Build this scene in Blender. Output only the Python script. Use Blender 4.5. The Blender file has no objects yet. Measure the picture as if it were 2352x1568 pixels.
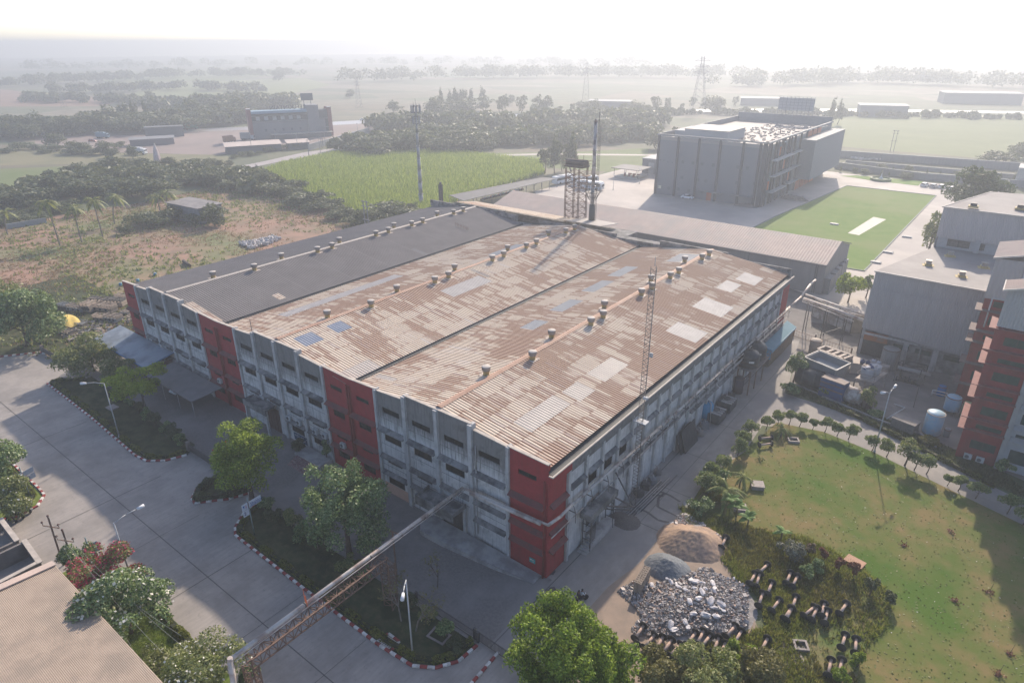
import bpy, math, random
import numpy as np
from mathutils import Vector, Matrix
R_ = math.radians
SC = bpy.context.scene
# ---------------------------------------------------------------- camera
F_PX = 1522.73711
CAM = np.array([30.1668, -44.4042, 51.6991])
_yaw, _pitch, _roll = -0.662365805, 0.424476959, -0.00424278156
Fv = np.array([math.sin(_yaw)*math.cos(_pitch), math.cos(_yaw)*math.cos(_pitch), -math.sin(_pitch)])
_R = np.array([math.cos(_yaw), -math.sin(_yaw), 0.0]); _U = np.cross(_R, Fv)
Rv = _R*math.cos(_roll)+_U*math.sin(_roll); Uv = _U*math.cos(_roll)-_R*math.sin(_roll)
cd = bpy.data.cameras.new('camera'); co = bpy.data.objects.new('camera', cd); SC.collection.objects.link(co)
m = Matrix.Identity(4)
for i in range(3):
    m[i][0] = Rv[i]; m[i][1] = Uv[i]; m[i][2] = -Fv[i]; m[i][3] = CAM[i]
co.matrix_world = m
cd.sensor_width = 36; cd.lens = F_PX/2352*36; cd.clip_end = 20000; cd.clip_start = 0.5
SC.camera = co
# ---------------------------------------------------------------- sky and sun
SUN = Vector((-0.473, 1.674, 1.0)).normalized()
el = math.asin(SUN.z); az = math.atan2(SUN.x, SUN.y)
w = bpy.data.worlds.new('World'); SC.world = w; w.use_nodes = True
nt = w.node_tree; bg = nt.nodes['Background']
sky = nt.nodes.new('ShaderNodeTexSky'); sky.sky_type = 'NISHITA'; sky.sun_disc = False
sky.sun_elevation = el; sky.sun_rotation = az % (2*math.pi)
sky.air_density = 0.65; sky.dust_density = 1.4; sky.ozone_density = 1.0; sky.altitude = 0
nt.links.new(sky.outputs[0], bg.inputs[0]); bg.inputs[1].default_value = 0.15
sd = bpy.data.lights.new('sun', 'SUN'); sd.energy = 3.5; sd.angle = R_(0.9); sd.color = (1.0, 0.86, 0.70)
so = bpy.data.objects.new('sun', sd); SC.collection.objects.link(so); so.location = (0, 0, 200)
so.rotation_euler = (-SUN).to_track_quat('-Z', 'Y').to_euler()
SC.view_settings.view_transform = 'Standard'; SC.view_settings.look = 'None'
SC.view_settings.gamma = 1; SC.view_settings.exposure = 1.0
HAZE_DENSITY = 0.00095; HAZE_COLOR = (0.51, 0.545, 0.60); HAZE_G = 0.42

# ---------------------------------------------------------------- pixel -> world (calibrated survey of the photograph)
RG = dict(A=(0,100),B=(600,200),C=(1200,200),E=(1700,200),F=(2036,400),G=(2036,800),H=(0,500),I=(0,900),J=(0,1358),K=(500,1000),L=(500,1358),M=(1000,1100),N=(1300,1358),O=(1500,900),P=(1800,1200),Q=(2036,1358),R=(1700,600),S=(400,600),T=(1000,500),U=(900,800))
RG4 = dict(V=(2336,520),W=(2336,786),X=(2100,900),Y=(1640,1280))
def q(r, a, b):
    if r in RG4: return (RG4[r][0]*.859649+.1462*a, RG4[r][1]*.859649+.1462*b)
    return (RG[r][0]*.859649+.25585*a, RG[r][1]*.859649+.25585*b)
def ray(x, y): return Fv+Rv*(x-1176)/F_PX-Uv*(y-784)/F_PX
def G(x, y, z=0.0):
    d = ray(x, y); t = (z-CAM[2])/d[2]; p = CAM+d*t
    return Vector((p[0], p[1], z))
def g(r, a, b, z=0.0): return G(*q(r, a, b), z)
def onX(r, a, b, X):
    d = ray(*q(r, a, b)); t = (X-CAM[0])/d[0]; p = CAM+d*t; return Vector(p)
def ZT(x, y, py):
    k = (784-py)/F_PX; d0 = np.array([x, y, 0])-CAM
    return float((k*(Fv@d0)-Uv@d0)/(Uv[2]-k*Fv[2]))

# ---------------------------------------------------------------- helpers
def tag(o, label=None, cat=None, group=None, kind=None):
    if label: o['label'] = label
    if cat: o['category'] = cat
    if group: o['group'] = group
    if kind: o['kind'] = kind
    return o
def link(o): SC.collection.objects.link(o); return o
def empty(name, loc, label, cat, group=None, rz=0.0):
    o = link(bpy.data.objects.new(name, None)); o.location = loc; o.rotation_euler = (0, 0, rz)
    o.empty_display_size = 0.3
    return tag(o, label, cat, group)
def copy_tree(o, parent=None):
    c = link(o.copy())
    if parent: c.parent = parent
    for ch in list(o.children): copy_tree(ch, c)
    return c
class MB:
    """collects shapes; build() links them as one mesh object"""
    def __init__(s): s.v = []; s.f = []; s.m = []; s.cm = 0; s.sm = []
    def quad(s, a, b, c, d): n = len(s.v); s.v += [tuple(a), tuple(b), tuple(c), tuple(d)]; s.f.append((n, n+1, n+2, n+3)); s.m.append(s.cm); return s
    def poly(s, pts): n = len(s.v); s.v += [tuple(p) for p in pts]; s.f.append(tuple(range(n, n+len(pts)))); s.m.append(s.cm); return s
    def hexa(s, p):  # 8 pts: bottom 4 ccw, top 4 ccw
        n = len(s.v); s.v += [tuple(x) for x in p]
        for f in ((3,2,1,0),(4,5,6,7),(0,1,5,4),(1,2,6,5),(2,3,7,6),(3,0,4,7)): s.f.append(tuple(n+i for i in f)); s.m.append(s.cm)
        return s
    def box(s, x0, x1, y0, y1, z0, z1):
        return s.hexa([(x0,y0,z0),(x1,y0,z0),(x1,y1,z0),(x0,y1,z0),(x0,y0,z1),(x1,y0,z1),(x1,y1,z1),(x0,y1,z1)])
    def cbox(s, c, size, rz=0.0, tilt=None):
        M = Matrix.Rotation(rz, 3, 'Z')
        if tilt: M = M @ Matrix.Rotation(tilt[1], 3, 'Y') @ Matrix.Rotation(tilt[0], 3, 'X')
        hx, hy, hz = size[0]/2, size[1]/2, size[2]/2; c = Vector(c)
        return s.hexa([c+M@Vector(p) for p in ((-hx,-hy,-hz),(hx,-hy,-hz),(hx,hy,-hz),(-hx,hy,-hz),(-hx,-hy,hz),(hx,-hy,hz),(hx,hy,hz),(-hx,hy,hz))])
    def prism(s, pts, z0, z1):
        n = len(pts); b = len(s.v)
        s.v += [(p[0], p[1], z0) for p in pts]+[(p[0], p[1], z1) for p in pts]
        s.f.append(tuple(b+i for i in reversed(range(n)))); s.f.append(tuple(b+n+i for i in range(n))); s.m += [s.cm]*2
        for i in range(n):
            j = (i+1) % n; s.f.append((b+i, b+j, b+n+j, b+n+i)); s.m.append(s.cm)
        return s
    def prof(s, pts, y0, y1, y0t=None, y1t=None):
        """side profile [(x,z)] swept along y; z above the middle may narrow"""
        n = len(pts); b = len(s.v); zs = [p[1] for p in pts]; zl, zh = min(zs), max(zs)
        for side in (0, 1):
            for x, z in pts:
                t = (z-zl)/(zh-zl)
                a = (y0+(y0t-y0)*t if y0t is not None else y0); c = (y1+(y1t-y1)*t if y1t is not None else y1)
                s.v.append((x, a if side == 0 else c, z))
        s.f.append(tuple(b+i for i in range(n))); s.f.append(tuple(b+n+i for i in reversed(range(n)))); s.m += [s.cm]*2
        for i in range(n):
            j = (i+1) % n; s.f.append((b+j, b+i, b+n+i, b+n+j)); s.m.append(s.cm)
        return s
    def tube(s, p0, p1, r0, r1=None, n=8, caps=True, sm=True):
        p0 = Vector(p0); p1 = Vector(p1); r1 = r0 if r1 is None else r1
        d = (p1-p0)
        if d.length < 1e-6: return s
        d.normalize(); a = d.orthogonal().normalized(); c = d.cross(a); b = len(s.v)
        for p, r in ((p0, r0), (p1, r1)):
            for i in range(n):
                t = 2*math.pi*i/n; s.v.append(tuple(p+a*math.cos(t)*r+c*math.sin(t)*r))
        for i in range(n):
            j = (i+1) % n
            if sm: s.sm.append(len(s.f))
            s.f.append((b+i, b+j, b+n+j, b+n+i)); s.m.append(s.cm)
        if caps:
            s.f.append(tuple(b+i for i in reversed(range(n)))); s.f.append(tuple(b+n+i for i in range(n))); s.m += [s.cm]*2
        return s
    def bar(s, p0, p1, w, h=None):
        p0 = Vector(p0); p1 = Vector(p1); h = h or w; d = (p1-p0)
        if d.length < 1e-6: return s
        d.normalize(); up = Vector((0, 0, 1)) if abs(d.z) < .95 else Vector((0, 1, 0))
        a = d.cross(up).normalized()*w/2; c = a.cross(d).normalized()*h/2
        return s.hexa([p0-a-c, p0+a-c, p1+a-c, p1-a-c, p0-a+c, p0+a+c, p1+a+c, p1-a+c])
    def path(s, pts, r, n=8):
        for i in range(len(pts)-1): s.tube(pts[i], pts[i+1], r, r, n)
        return s
    def lathe(s, c, prof, n=16, sm=True):
        b = len(s.v); c = Vector(c)
        for r, z in prof:
            for i in range(n):
                t = 2*math.pi*i/n; s.v.append((c.x+r*math.cos(t), c.y+r*math.sin(t), c.z+z))
        for k in range(len(prof)-1):
            for i in range(n):
                j = (i+1) % n
                if sm: s.sm.append(len(s.f))
                s.f.append((b+k*n+i, b+k*n+j, b+(k+1)*n+j, b+(k+1)*n+i)); s.m.append(s.cm)
        s.f.append(tuple(b+i for i in reversed(range(n)))); s.f.append(tuple(b+(len(prof)-1)*n+i for i in range(n))); s.m += [s.cm]*2
        return s
    def mesh(s, name, mats, off=(0, 0, 0)):
        me = bpy.data.meshes.new(name); o = off
        me.from_pydata([(v[0]-o[0], v[1]-o[1], v[2]-o[2]) for v in s.v], [], s.f)
        if not isinstance(mats, (list, tuple)): mats = [mats]
        for mt in mats: me.materials.append(mt)
        if len(mats) > 1: me.polygons.foreach_set('material_index', s.m)
        if s.sm:
            for i in s.sm: me.polygons[i].use_smooth = True
        me.update(); return me
    def build(s, name, mats, parent=None, label=None, off=None, loc=None):
        """vertices are in world space; parent (unrotated) or off gives the local origin"""
        if off is None: off = tuple(parent.matrix_basis.translation) if parent and parent.parent is None else ((0, 0, 0))
        if parent and parent.parent is not None and off == (0, 0, 0):
            q_ = parent; off = Vector((0, 0, 0))
            while q_: off = off+q_.matrix_basis.translation; q_ = q_.parent
            off = tuple(off)
        o = link(bpy.data.objects.new(name, s.mesh(name, mats, off)))
        if parent: o.parent = parent
        elif off != (0, 0, 0): o.location = off
        if loc: o.location = loc
        if label: o['label'] = label
        return o
    def local(s, name, mats, parent=None, label=None):
        o = link(bpy.data.objects.new(name, s.mesh(name, mats)))
        if parent: o.parent = parent
        if label: o['label'] = label
        return o
def struct(name, mb, mat): return tag(mb.build(name, mat), kind='structure')
ORD = ['first','second','third','fourth','fifth','sixth','seventh','eighth','ninth','tenth','eleventh','twelfth','thirteenth','fourteenth','fifteenth','sixteenth','seventeenth','eighteenth','nineteenth','twentieth']
TENS = {20:'twenty',30:'thirty',40:'forty',50:'fifty',60:'sixty',70:'seventy',80:'eighty'}
def nth(i):
    i += 1
    if i <= 20: return ORD[i-1]
    t, u = i//10*10, i % 10
    return TENS[t].replace('y', 'ieth') if u == 0 else TENS[t]+'-'+ORD[u-1]
# ---------------------------------------------------------------- materials
MATS = {}
def _nodes(name):
    mt = bpy.data.materials.new(name); mt.use_nodes = True; t = mt.node_tree; b = t.nodes['Principled BSDF']; return mt, t, b
def N(t, typ, **k):
    n = t.nodes.new(typ)
    for a, v in k.items():
        if a.startswith('i_'): n.inputs[a[2:]].default_value = v
        else: setattr(n, a, v)
    return n
def ramp(t, fac, stops):
    r = t.nodes.new('ShaderNodeValToRGB'); e = r.color_ramp.elements
    while len(e) < len(stops): e.new(0.5)
    for i, (p, c) in enumerate(stops):
        e[i].position = p; e[i].color = (c[0], c[1], c[2], 1) if not isinstance(c, (int, float)) else (c, c, c, 1)
    t.links.new(fac, r.inputs[0]); return r.outputs[0]
def noise(t, vec, scale, detail=4, rough=.6, dist=0):
    n = N(t, 'ShaderNodeTexNoise'); n.inputs['Scale'].default_value = scale; n.inputs['Detail'].default_value = detail
    n.inputs['Roughness'].default_value = rough; n.inputs['Distortion'].default_value = dist
    t.links.new(vec, n.inputs['Vector']); return n.outputs[0]
def mapping(t, vec, scale=(1,1,1), rot=(0,0,0)):
    n = N(t, 'ShaderNodeMapping'); n.inputs['Scale'].default_value = scale; n.inputs['Rotation'].default_value = rot; t.links.new(vec, n.inputs[0]); return n.outputs[0]
def mix(t, fac, a, b, mode='MIX'):
    n = N(t, 'ShaderNodeMix', data_type='RGBA', blend_type=mode)
    if isinstance(fac, (int, float)): n.inputs[0].default_value = fac
    else: t.links.new(fac, n.inputs[0])
    for s, v in ((6, a), (7, b)):
        if isinstance(v, tuple): n.inputs[s].default_value = (v[0], v[1], v[2], 1)
        else: t.links.new(v, n.inputs[s])
    return n.outputs[2]
def mth(t, op, a, b=None):
    n = N(t, 'ShaderNodeMath', operation=op)
    for i, v in enumerate((a, b)):
        if v is None: continue
        if isinstance(v, (int, float)): n.inputs[i].default_value = v
        else: t.links.new(v, n.inputs[i])
    return n.outputs[0]
def coord(t, kind='Object'): return N(t, 'ShaderNodeTexCoord').outputs[kind]
def bumpit(t, b, h, dist, strength=.6):
    n = N(t, 'ShaderNodeBump'); n.inputs['Strength'].default_value = strength; n.inputs['Distance'].default_value = dist
    t.links.new(h, n.inputs['Height']); t.links.new(n.outputs[0], b.inputs['Normal'])
def M(name, c1, c2=None, scale=2.0, rough=.75, metal=0.0, bump=0.0, stretch=(1,1,1), lo=.35, hi=.65, c3=None, scale3=.3, spec=.3):
    """two-tone noise paint with an optional third, larger patchiness"""
    if name in MATS: return MATS[name]
    mt, t, b = _nodes(name); b.inputs['Roughness'].default_value = rough; b.inputs['Metallic'].default_value = metal
    b.inputs['Specular IOR Level'].default_value = spec
    if c2 is None: c2 = tuple(x*.82 for x in c1)
    v = mapping(t, coord(t), stretch); n1 = noise(t, v, scale, 6, .62)
    col = ramp(t, n1, [(lo, c1), (hi, c2)])
    if c3:
        n3 = noise(t, coord(t), scale3, 4, .6); f = ramp(t, n3, [(.45, 0), (.62, 1)]); col = mix(t, f, col, c3)
    t.links.new(col, b.inputs['Base Color'])
    if bump: bumpit(t, b, n1, bump)
    MATS[name] = mt; return mt
def leafmat(name, cols, trans=.35, rough=.55):
    if name in MATS: return MATS[name]
    mt, t, b = _nodes(name); geo = N(t, 'ShaderNodeNewGeometry')
    rr = geo.outputs['Random Per Island']; big = noise(t, coord(t), .55, 2)
    f = mth(t, 'ADD', mth(t, 'MULTIPLY', rr, .6), mth(t, 'MULTIPLY', big, .45))
    st = [(.12+.76*i/(len(cols)-1), c) for i, c in enumerate(cols)]
    col = ramp(t, f, st)
    t.links.new(col, b.inputs['Base Color']); b.inputs['Roughness'].default_value = rough; b.inputs['Specular IOR Level'].default_value = .25
    tr = N(t, 'ShaderNodeBsdfTranslucent'); t.links.new(mix(t, 1.0, col, (1.0, 1.0, .55), 'MULTIPLY'), tr.inputs[0])
    mx = N(t, 'ShaderNodeMixShader'); mx.inputs[0].default_value = trans
    t.links.new(b.outputs[0], mx.inputs[1]); t.links.new(tr.outputs[0], mx.inputs[2])
    t.links.new(mx.outputs[0], t.nodes['Material Output'].inputs[0]); MATS[name] = mt; return mt
# ================================================================ ground and roads
rnd = random.Random(7)
def sheet(name, pts, z, mat):
    mb = MB(); mb.poly([(p[0], p[1], z) for p in pts]); return struct(name, mb, mat)
def pxs(*pp): return [G(*p) for p in pp]
def farmland():
    mt, t, b = _nodes('farmland'); v = coord(t)
    vo = N(t, 'ShaderNodeTexVoronoi', feature='F1'); vo.inputs['Scale'].default_value = 1/110; t.links.new(mapping(t, v, (1, 1.8, 1), (0, 0, .5)), vo.inputs['Vector'])
    sep = N(t, 'ShaderNodeSeparateColor'); t.links.new(vo.outputs['Color'], sep.inputs[0])
    c = ramp(t, sep.outputs[0], [(.0, (.055,.075,.035)), (.3, (.10,.12,.055)), (.5, (.16,.125,.085)), (.7, (.075,.105,.04)), (.9, (.20,.165,.12))])
    n = noise(t, v, .05, 6, .7); c = mix(t, ramp(t, n, [(.4, 0), (.7, .8)]), c, (.06,.07,.038)); t.links.new(c, b.inputs['Base Color']); b.inputs['Roughness'].default_value = .95
    return mt
mb = MB(); mb.poly([(3400*math.cos(i*math.pi/24), 3400*math.sin(i*math.pi/24), 0) for i in range(48)]); struct('ground', mb, farmland())
DIRT = M('dry_grass', (.31,.185,.13), (.20,.14,.095), .12, .95, lo=.4, hi=.62, c3=(.15,.16,.07), scale3=.035, bump=.3)
sheet('wasteland', [(-90,-10.3), (-98,-10.3), (-130,-20), (-230,-30), tuple(G(0,560)[:2]), tuple(G(0,515)[:2]), tuple(G(350,462)[:2]), tuple(G(560,412)[:2]), tuple(G(700,465)[:2]), tuple(G(860,505)[:2]), (-90,100)], .006, DIRT)
def concrete_road():
    mt, t, b = _nodes('road_concrete'); v = coord(t)
    c = ramp(t, noise(t, mapping(t, v, (2.6,.28,1)), 1.2, 6, .6), [(.3, (.335,.30,.27)), (.7, (.27,.245,.225))])
    c = mix(t, ramp(t, noise(t, v, .22, 6, .62), [(.40, 0), (.68, .8)]), c, (.18,.165,.15))
    c = mix(t, ramp(t, noise(t, v, 1.7, 5, .7), [(.56, 0), (.70, .45)]), c, (.15,.14,.13))
    t.links.new(c, b.inputs['Base Color']); b.inputs['Roughness'].default_value = .8
    bumpit(t, b, noise(t, mapping(t, v, (9,.8,1)), 3, 3), .02); return mt
RC = concrete_road()
sheet('road', [(-170,-46), (45,-46), (45,-10.4), (-101,-10.4), (-106,-10.6), (-110,-15.9), (-140,-19), (-170,-22)], .014, RC)
PAVER = M('paver_blocks', (.205,.185,.17), (.155,.14,.13), 3.5, .85, c3=(.235,.215,.20), scale3=.14, bump=.02)
sheet('yard_paving', [(-97,-10.4), (.6,-10.4), (.6,.2), (-97,.2)], .022, PAVER)
LANE = M('lane_concrete', (.29,.265,.24), (.23,.21,.19), .8, .8, c3=(.21,.195,.19), scale3=.11, stretch=(1,.5,1), bump=.02)
sheet('side_lane', [(-.2,-10.4), (2.5,-10.4), (9,-10.4), (6.6,12), (7.0,19.3), (6.5,25.1), (8.05,36.2), (7.6,44.4), (15.3,48.1), (22.1,46.8), (31.3,43.6), (60,34), (60,38), (36,47.5), (28.7,51.2), (18.8,55.5), (7.2,56.5), (6.6,60.5), (2.8,79), (-.2,79)], .018, LANE)
SANDY = M('sandy_dirt', (.31,.235,.18), (.24,.19,.15), .6, .95, bump=.05)
sheet('dirt_patch', [(5.6,-6), (9,-10.4), (20,-8), (21,6), (14,14), (7.2,18.2), (6.6,15), (6.7,8), (5.8,3)], .026, SANDY)
mb = MB()
for x0, y0, x1, y1, w_ in ((-140,-21.8,45,-21.8,.05), (-28.6,-45,-28.6,-16,.05), (-50.5,-45,-50.5,-16,.05), (-73,-30,-73,-16,.05), (-9,-45,-9,-17,.03), (-18.5,-45,-18.5,-17,.03), (-39,-45,-39,-17,.03), (.9,-10.4,.9,77,.05), (1,31,6.9,31,.04), (1,22,6.5,22,.04), (1,41,8,41,.03), (1,14,6.6,14,.05), (3.6,14,3.6,77,.03)):
    d = Vector((x1-x0, y1-y0, 0)).normalized(); n_ = Vector((-d.y, d.x, 0))*w_
    a, c = Vector((x0, y0, .034)), Vector((x1, y1, .034)); mb.quad(a-n_, c-n_, c+n_, a+n_)
struct('road_joints', mb, M('joint_tar', (.13,.12,.11)))
def lawnmat(name, a, b_, c, s=.5, s3=.1, bump=.05): return M(name, a, b_, s, .95, c3=c, scale3=s3, bump=bump, lo=.38, hi=.62, spec=.1)
LAWN = lawnmat('lawn_grass', (.115,.135,.038), (.19,.145,.062), (.068,.12,.02), .38, .07)
LP = [(8.05,36.2), (7.0,31), (6.6,25.1), (7.1,19.3), (9.5,17.2), (13.5,15.5), (17,13.4), (22,8), (26,2), (27,-14), (75,-14), (75,30), (60,34), (31.3,43.6), (22.1,46.8), (15.3,48.1), (9,46.6)]
sheet('lawn', LP, .03, LAWN)
WEEDP = [tuple(G(*p)[:2]) for p in ((1560,1165), (1640,1185), (1740,1215), (1850,1235), (1960,1290), (2045,1365), (2035,1440), (1975,1500), (1965,1600), (1480,1600), (1470,1500), (1640,1480), (1760,1440), (1745,1370), (1690,1330), (1640,1260), (1590,1215))]
WEEDG = lawnmat('weed_ground', (.12,.13,.05), (.20,.16,.08), (.10,.14,.04), .8, .25, .15)
sheet('weed_patch', WEEDP, .038, WEEDG)
sheet('weed_bank', [(6.8,19), (7.3,26), (10.5,24), (12,17.5), (9,15.5)], .046, WEEDG)
BED = lawnmat('bed_grass', (.07,.095,.04), (.12,.12,.06), (.06,.08,.04), .8, .3)
sheet('planting_strip', [(6.9,56.9), (18.9,55.9), (28.7,51.7), (36,48), (42,45.5), (43,50), (36.5,52.2), (29,55), (18.3,59), (7.0,61)], .03, BED)
GREYD = M('plant_yard_ground', (.25,.225,.205), (.19,.17,.155), .35, .9, c3=(.15,.135,.125), scale3=.08, bump=.03)
sheet('plant_yard', [(6.9,60.8), (18.3,58.9), (29,55), (36,52), (46,50), (46,82), (12,84), (1,84), (2.8,79), (6.6,61)], .024, GREYD)
sheet('back_yard', [(-100,76), (.6,76), (13,84), (13,100), (2,112), (-100,118)], .012, M('dark_yard', (.17,.155,.145), (.12,.11,.105), .4, .9))
PALEC = M('pale_paving', (.42,.375,.34), (.36,.32,.29), .12, .8, c3=(.30,.27,.25), scale3=.04)
sheet('forecourt', [(-118,160), (-115,225), (-60,268), (-45,270), (-5,268), (30,262), (20,200), (17,110), (14,92), (6,90), (.5,104), (-30,118), (-100,140)], .016, PALEC)
SPORT = lawnmat('sports_turf', (.115,.19,.035), (.14,.205,.045), (.17,.21,.07), .25, .03, .03)
sheet('sports_lawn', [(-33.5,150), (-32.6,174), (-26.7,241), (3.6,240.8), (2.9,131.3), (-8,130.3), (-36,130)], .05, SPORT)
mb = MB()
ep = [(-33.5,150), (-32.6,174), (-26.7,241), (3.6,240.8), (2.9,131.3), (-10,130.2)]
for a, c in zip(ep, ep[1:]): mb.bar((a[0], a[1], .1), (c[0], c[1], .1), .35, .22)
struct('lawn_edging', mb, M('edging_green', (.10,.14,.12)))
sheet('cricket_strip', [(-9.05,166.6), (-5.9,166), (-3.5,191.3), (-7.4,192.5)], .07, M('strip_pale', (.50,.47,.40), (.42,.40,.34), .5))
sheet('garden_lawn', pxs(q('F',700,235), q('F',850,232), q('F',1450,285), q('F',1400,325), q('F',1000,280)), .04, lawnmat('garden_grass', (.14,.24,.05), (.10,.18,.04), (.2,.26,.08)))
SUGAR = M('crop_soil', (.17,.22,.06), (.22,.26,.09), .3, .95)
CROP = pxs((595,398), (650,378), (780,352), (1000,345), (1240,372), (1250,400), (1100,440), (960,500), (860,505), (770,470), (680,430))
sheet('crop_field', CROP, .008, SUGAR)
FG = M('green_field', (.11,.15,.045), (.14,.16,.065), .05, .95); FB = M('brown_field', (.24,.15,.11), (.19,.125,.095), .03, .95); FP = M('pale_field', (.17,.19,.085), (.14,.165,.07), .03, .95)
sheet('green_field', pxs((0,450), (0,388), (200,380), (180,410), (100,445)), .009, FG)
sheet('brown_field', pxs((0,245), (0,205), (110,218), (290,228), (240,244)), .009, FB)
sheet('pale_field', pxs((1900,290), (1930,262), (2352,268), (2352,372), (1910,335)), .009, FP)
sheet('pale_field', pxs((300,222), (340,192), (700,180), (760,196), (640,222)), .009, FP)
sheet('pale_field', pxs((250,190), (200,172), (600,158), (700,168), (500,186)), .009, FG)
sheet('scrub_field', pxs((1060,372), (1250,385), (1480,400), (1490,340), (1300,350), (1060,352)), .009, FG)
sheet('scrub_field', pxs((0,380), (0,340), (270,352), (520,356), (560,400), (300,375)), .0085, M('scrub_dry', (.20,.18,.10), (.15,.15,.08), .05, .95))
APR = M('apron_dust', (.26,.20,.18), (.21,.17,.155), .05, .9)
sheet('dirt_apron', pxs((80,312), (80,330), (250,350), (500,356), (780,330), (880,295), (890,280), (560,293)), .010, APR)
def asphalt():
    mt, t, b = _nodes('highway_asphalt'); b.inputs['Base Color'].default_value = (.30,.29,.29,1); b.inputs['Roughness'].default_value = .4; b.inputs['Specular IOR Level'].default_value = .7; return mt
HW = asphalt()
sheet('highway', pxs((-40,313), (-40,306), (300,301), (575,291), (870,274), (1150,264), (1460,252.5), (1700,251), (2000,251), (2400,257), (2400,262), (2000,256), (1700,256.5), (1460,258), (1150,269.5), (890,281), (575,298), (300,309)), .02, HW)
sheet('service_road', pxs((562,388), (640,372), (790,345), (790,338), (700,350), (600,372), (540,384)), .02, M('old_asphalt', (.36,.32,.31), (.30,.27,.26), .1))
sheet('service_road', pxs((766,338), (830,322), (850,300), (900,283), (880,283), (815,312), (740,330)), .021, MATS['old_asphalt'])
sheet('farm_track', pxs((1050,358), (1250,352), (1500,355), (1500,358), (1250,356), (1050,362)), .02, M('track_dust', (.38,.34,.30)))
# kerbs in painted blocks
KR = M('kerb_red', (.30,.05,.045), (.2,.04,.04), 3); KW = M('kerb_white', (.72,.70,.66), (.5,.48,.45), 3, c3=(.4,.37,.34), scale3=1.2)
def kerb(pts, z=0, step=.62, ww=.26, hh=.2):
    mb = MB(); k = 0
    for a, c in zip(pts, pts[1:]):
        a = Vector((a[0], a[1], z)); c = Vector((c[0], c[1], z)); L = (c-a).length; n = max(1, round(L/step)); d = (c-a)/n
        for i in range(n):
            mb.cm = k % 2; k += 1
            mb.bar(a+d*i+Vector((0,0,hh/2)), a+d*(i+.97)+Vector((0,0,hh/2)), ww, hh)
    return struct('kerb', mb, [KW, KR])
def arc(c, r, a0, a1, n=7): return [(c[0]+r*math.cos(R_(a0+(a1-a0)*i/n)), c[1]+r*math.sin(R_(a0+(a1-a0)*i/n))) for i in range(n+1)]
V1 = [(-88,-9.9), (-91.5,-13)]+[(-91.2,-14.8)]+[(-74,-15.1), (-58,-15.8), (-55.4,-15.5), (-53.4,-13.9), (-52.4,-11.4)]
V2 = [(-44.6,-10.6), (-44,-14.6), (-42.6,-16.0), (-41.5,-16.2), (-38.9,-13.2), (-37.8,-10.6)]
V3 = [(-35.4,-11.2), (-35.0,-13.6), (-33.4,-15.7), (-32.2,-16.4), (-19,-16.6), (-7.4,-16.6)]+[(-3.4,-16.3), (-1.6,-15.2), (-.4,-13.4), (-.2,-11.0)]
VERGE = lawnmat('verge_grass', (.05,.065,.03), (.085,.085,.045), (.035,.045,.022), 1.2, .5)
for pts, yb in ((V1, -9.4), (V2, -10.6), (V3, -10.5)):
    kerb(pts)
    mbx = MB(); mbx.prism([(p[0], p[1]) for p in pts]+([(-54,-9.4), (-88,-9.2)] if pts is V1 else []), .02, .12); struct('verge_lawn', mbx, VERGE)
kerb([(-120,-21.5), (-109.7,-15.9), (-106,-10.7), (-104.5,-10.5)]); sheet('tree_verge', [(-150,-25), (-120,-21.3), (-109.5,-15.6), (-106,-10.3), (-101,-9.5), (-101,10), (-150,12)], .05, VERGE)
kerb([(-80,-26.9), (-60,-26.8), (-58.1,-26.9), (-56.3,-28.3), (-56.0,-30.5), (-57.0,-32.5)]); 
GV = lawnmat('hedge_side_grass', (.12,.17,.035), (.17,.20,.05), (.08,.11,.03), 1.0, .4)
sheet('verge_lawn', [(-80,-27), (-58.2,-27.1), (-56.6,-28.5), (-56.3,-31), (-57.5,-33.5), (-80,-33.5)], .06, GV)
sheet('verge_lawn', [(-41.5,-32.2), (-41.5,-30), (-36,-27.2), (-28,-26.9), (-14,-27), (-10,-29), (-10,-34), (-14,-34)], .06, GV)
kerb([(1.9,-10.4), (2.2,-18), (5,-24)])
# wet stain and puddles
STW = M('wet_concrete', (.085,.075,.07), (.12,.105,.1), 2, .35)
def blot(cx, cy, rx, ry, seed, z=.04, name='wet_patch', mat=STW):
    rr = random.Random(seed); mbx = MB(); mbx.poly([(cx+rx*math.cos(a)*(1+rr.uniform(-.25,.2)), cy+ry*math.sin(a)*(1+rr.uniform(-.25,.2)), z) for a in [2*math.pi*i/22 for i in range(22)]]); return struct(name, mbx, mat)
s_ = g('N', 590, 760); blot(s_.x, s_.y, .75, .9, 1); s_ = g('N', 560, 880); blot(s_.x, s_.y, .5, .9, 2)
s_ = g('N', 600, 575); blot(s_.x-.15, s_.y-.05, .35, .5, 3, name='broken_paving')
WATER = M('puddle_water', (.34,.35,.36), None, 1, .04, spec=1.0)
s_ = g('Y', 1180, 380); blot(s_.x, s_.y, .55, 1.1, 4, name='puddle', mat=WATER, z=.05)
s_ = g('Y', 900, 740); blot(s_.x, s_.y, .5, 1.0, 5, name='puddle', mat=WATER, z=.05)
mb = MB()
for pl in ([(330,430),(520,510),(700,640),(870,680)], [(600,180),(760,200),(900,260),(1040,350)], [(790,220),(700,300),(690,430),(980,570)], [(600,240),(780,260)]):
    pp = [g('Y', *p, z=.042) for p in pl]
    for a, c in zip(pp, pp[1:]):
        d = (c-a).normalized(); n_ = Vector((-d.y, d.x, 0))*.16; mb.quad(a-n_, c-n_, c+n_*rnd.uniform(.6,1.6), a+n_)
struct('wet_cracks', mb, STW)
sheet('slab', arc((22.6,4.6), 2.5, 0, 345, 20), .055, M('slab_round', (.36,.31,.28), (.3,.26,.24)))
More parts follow.
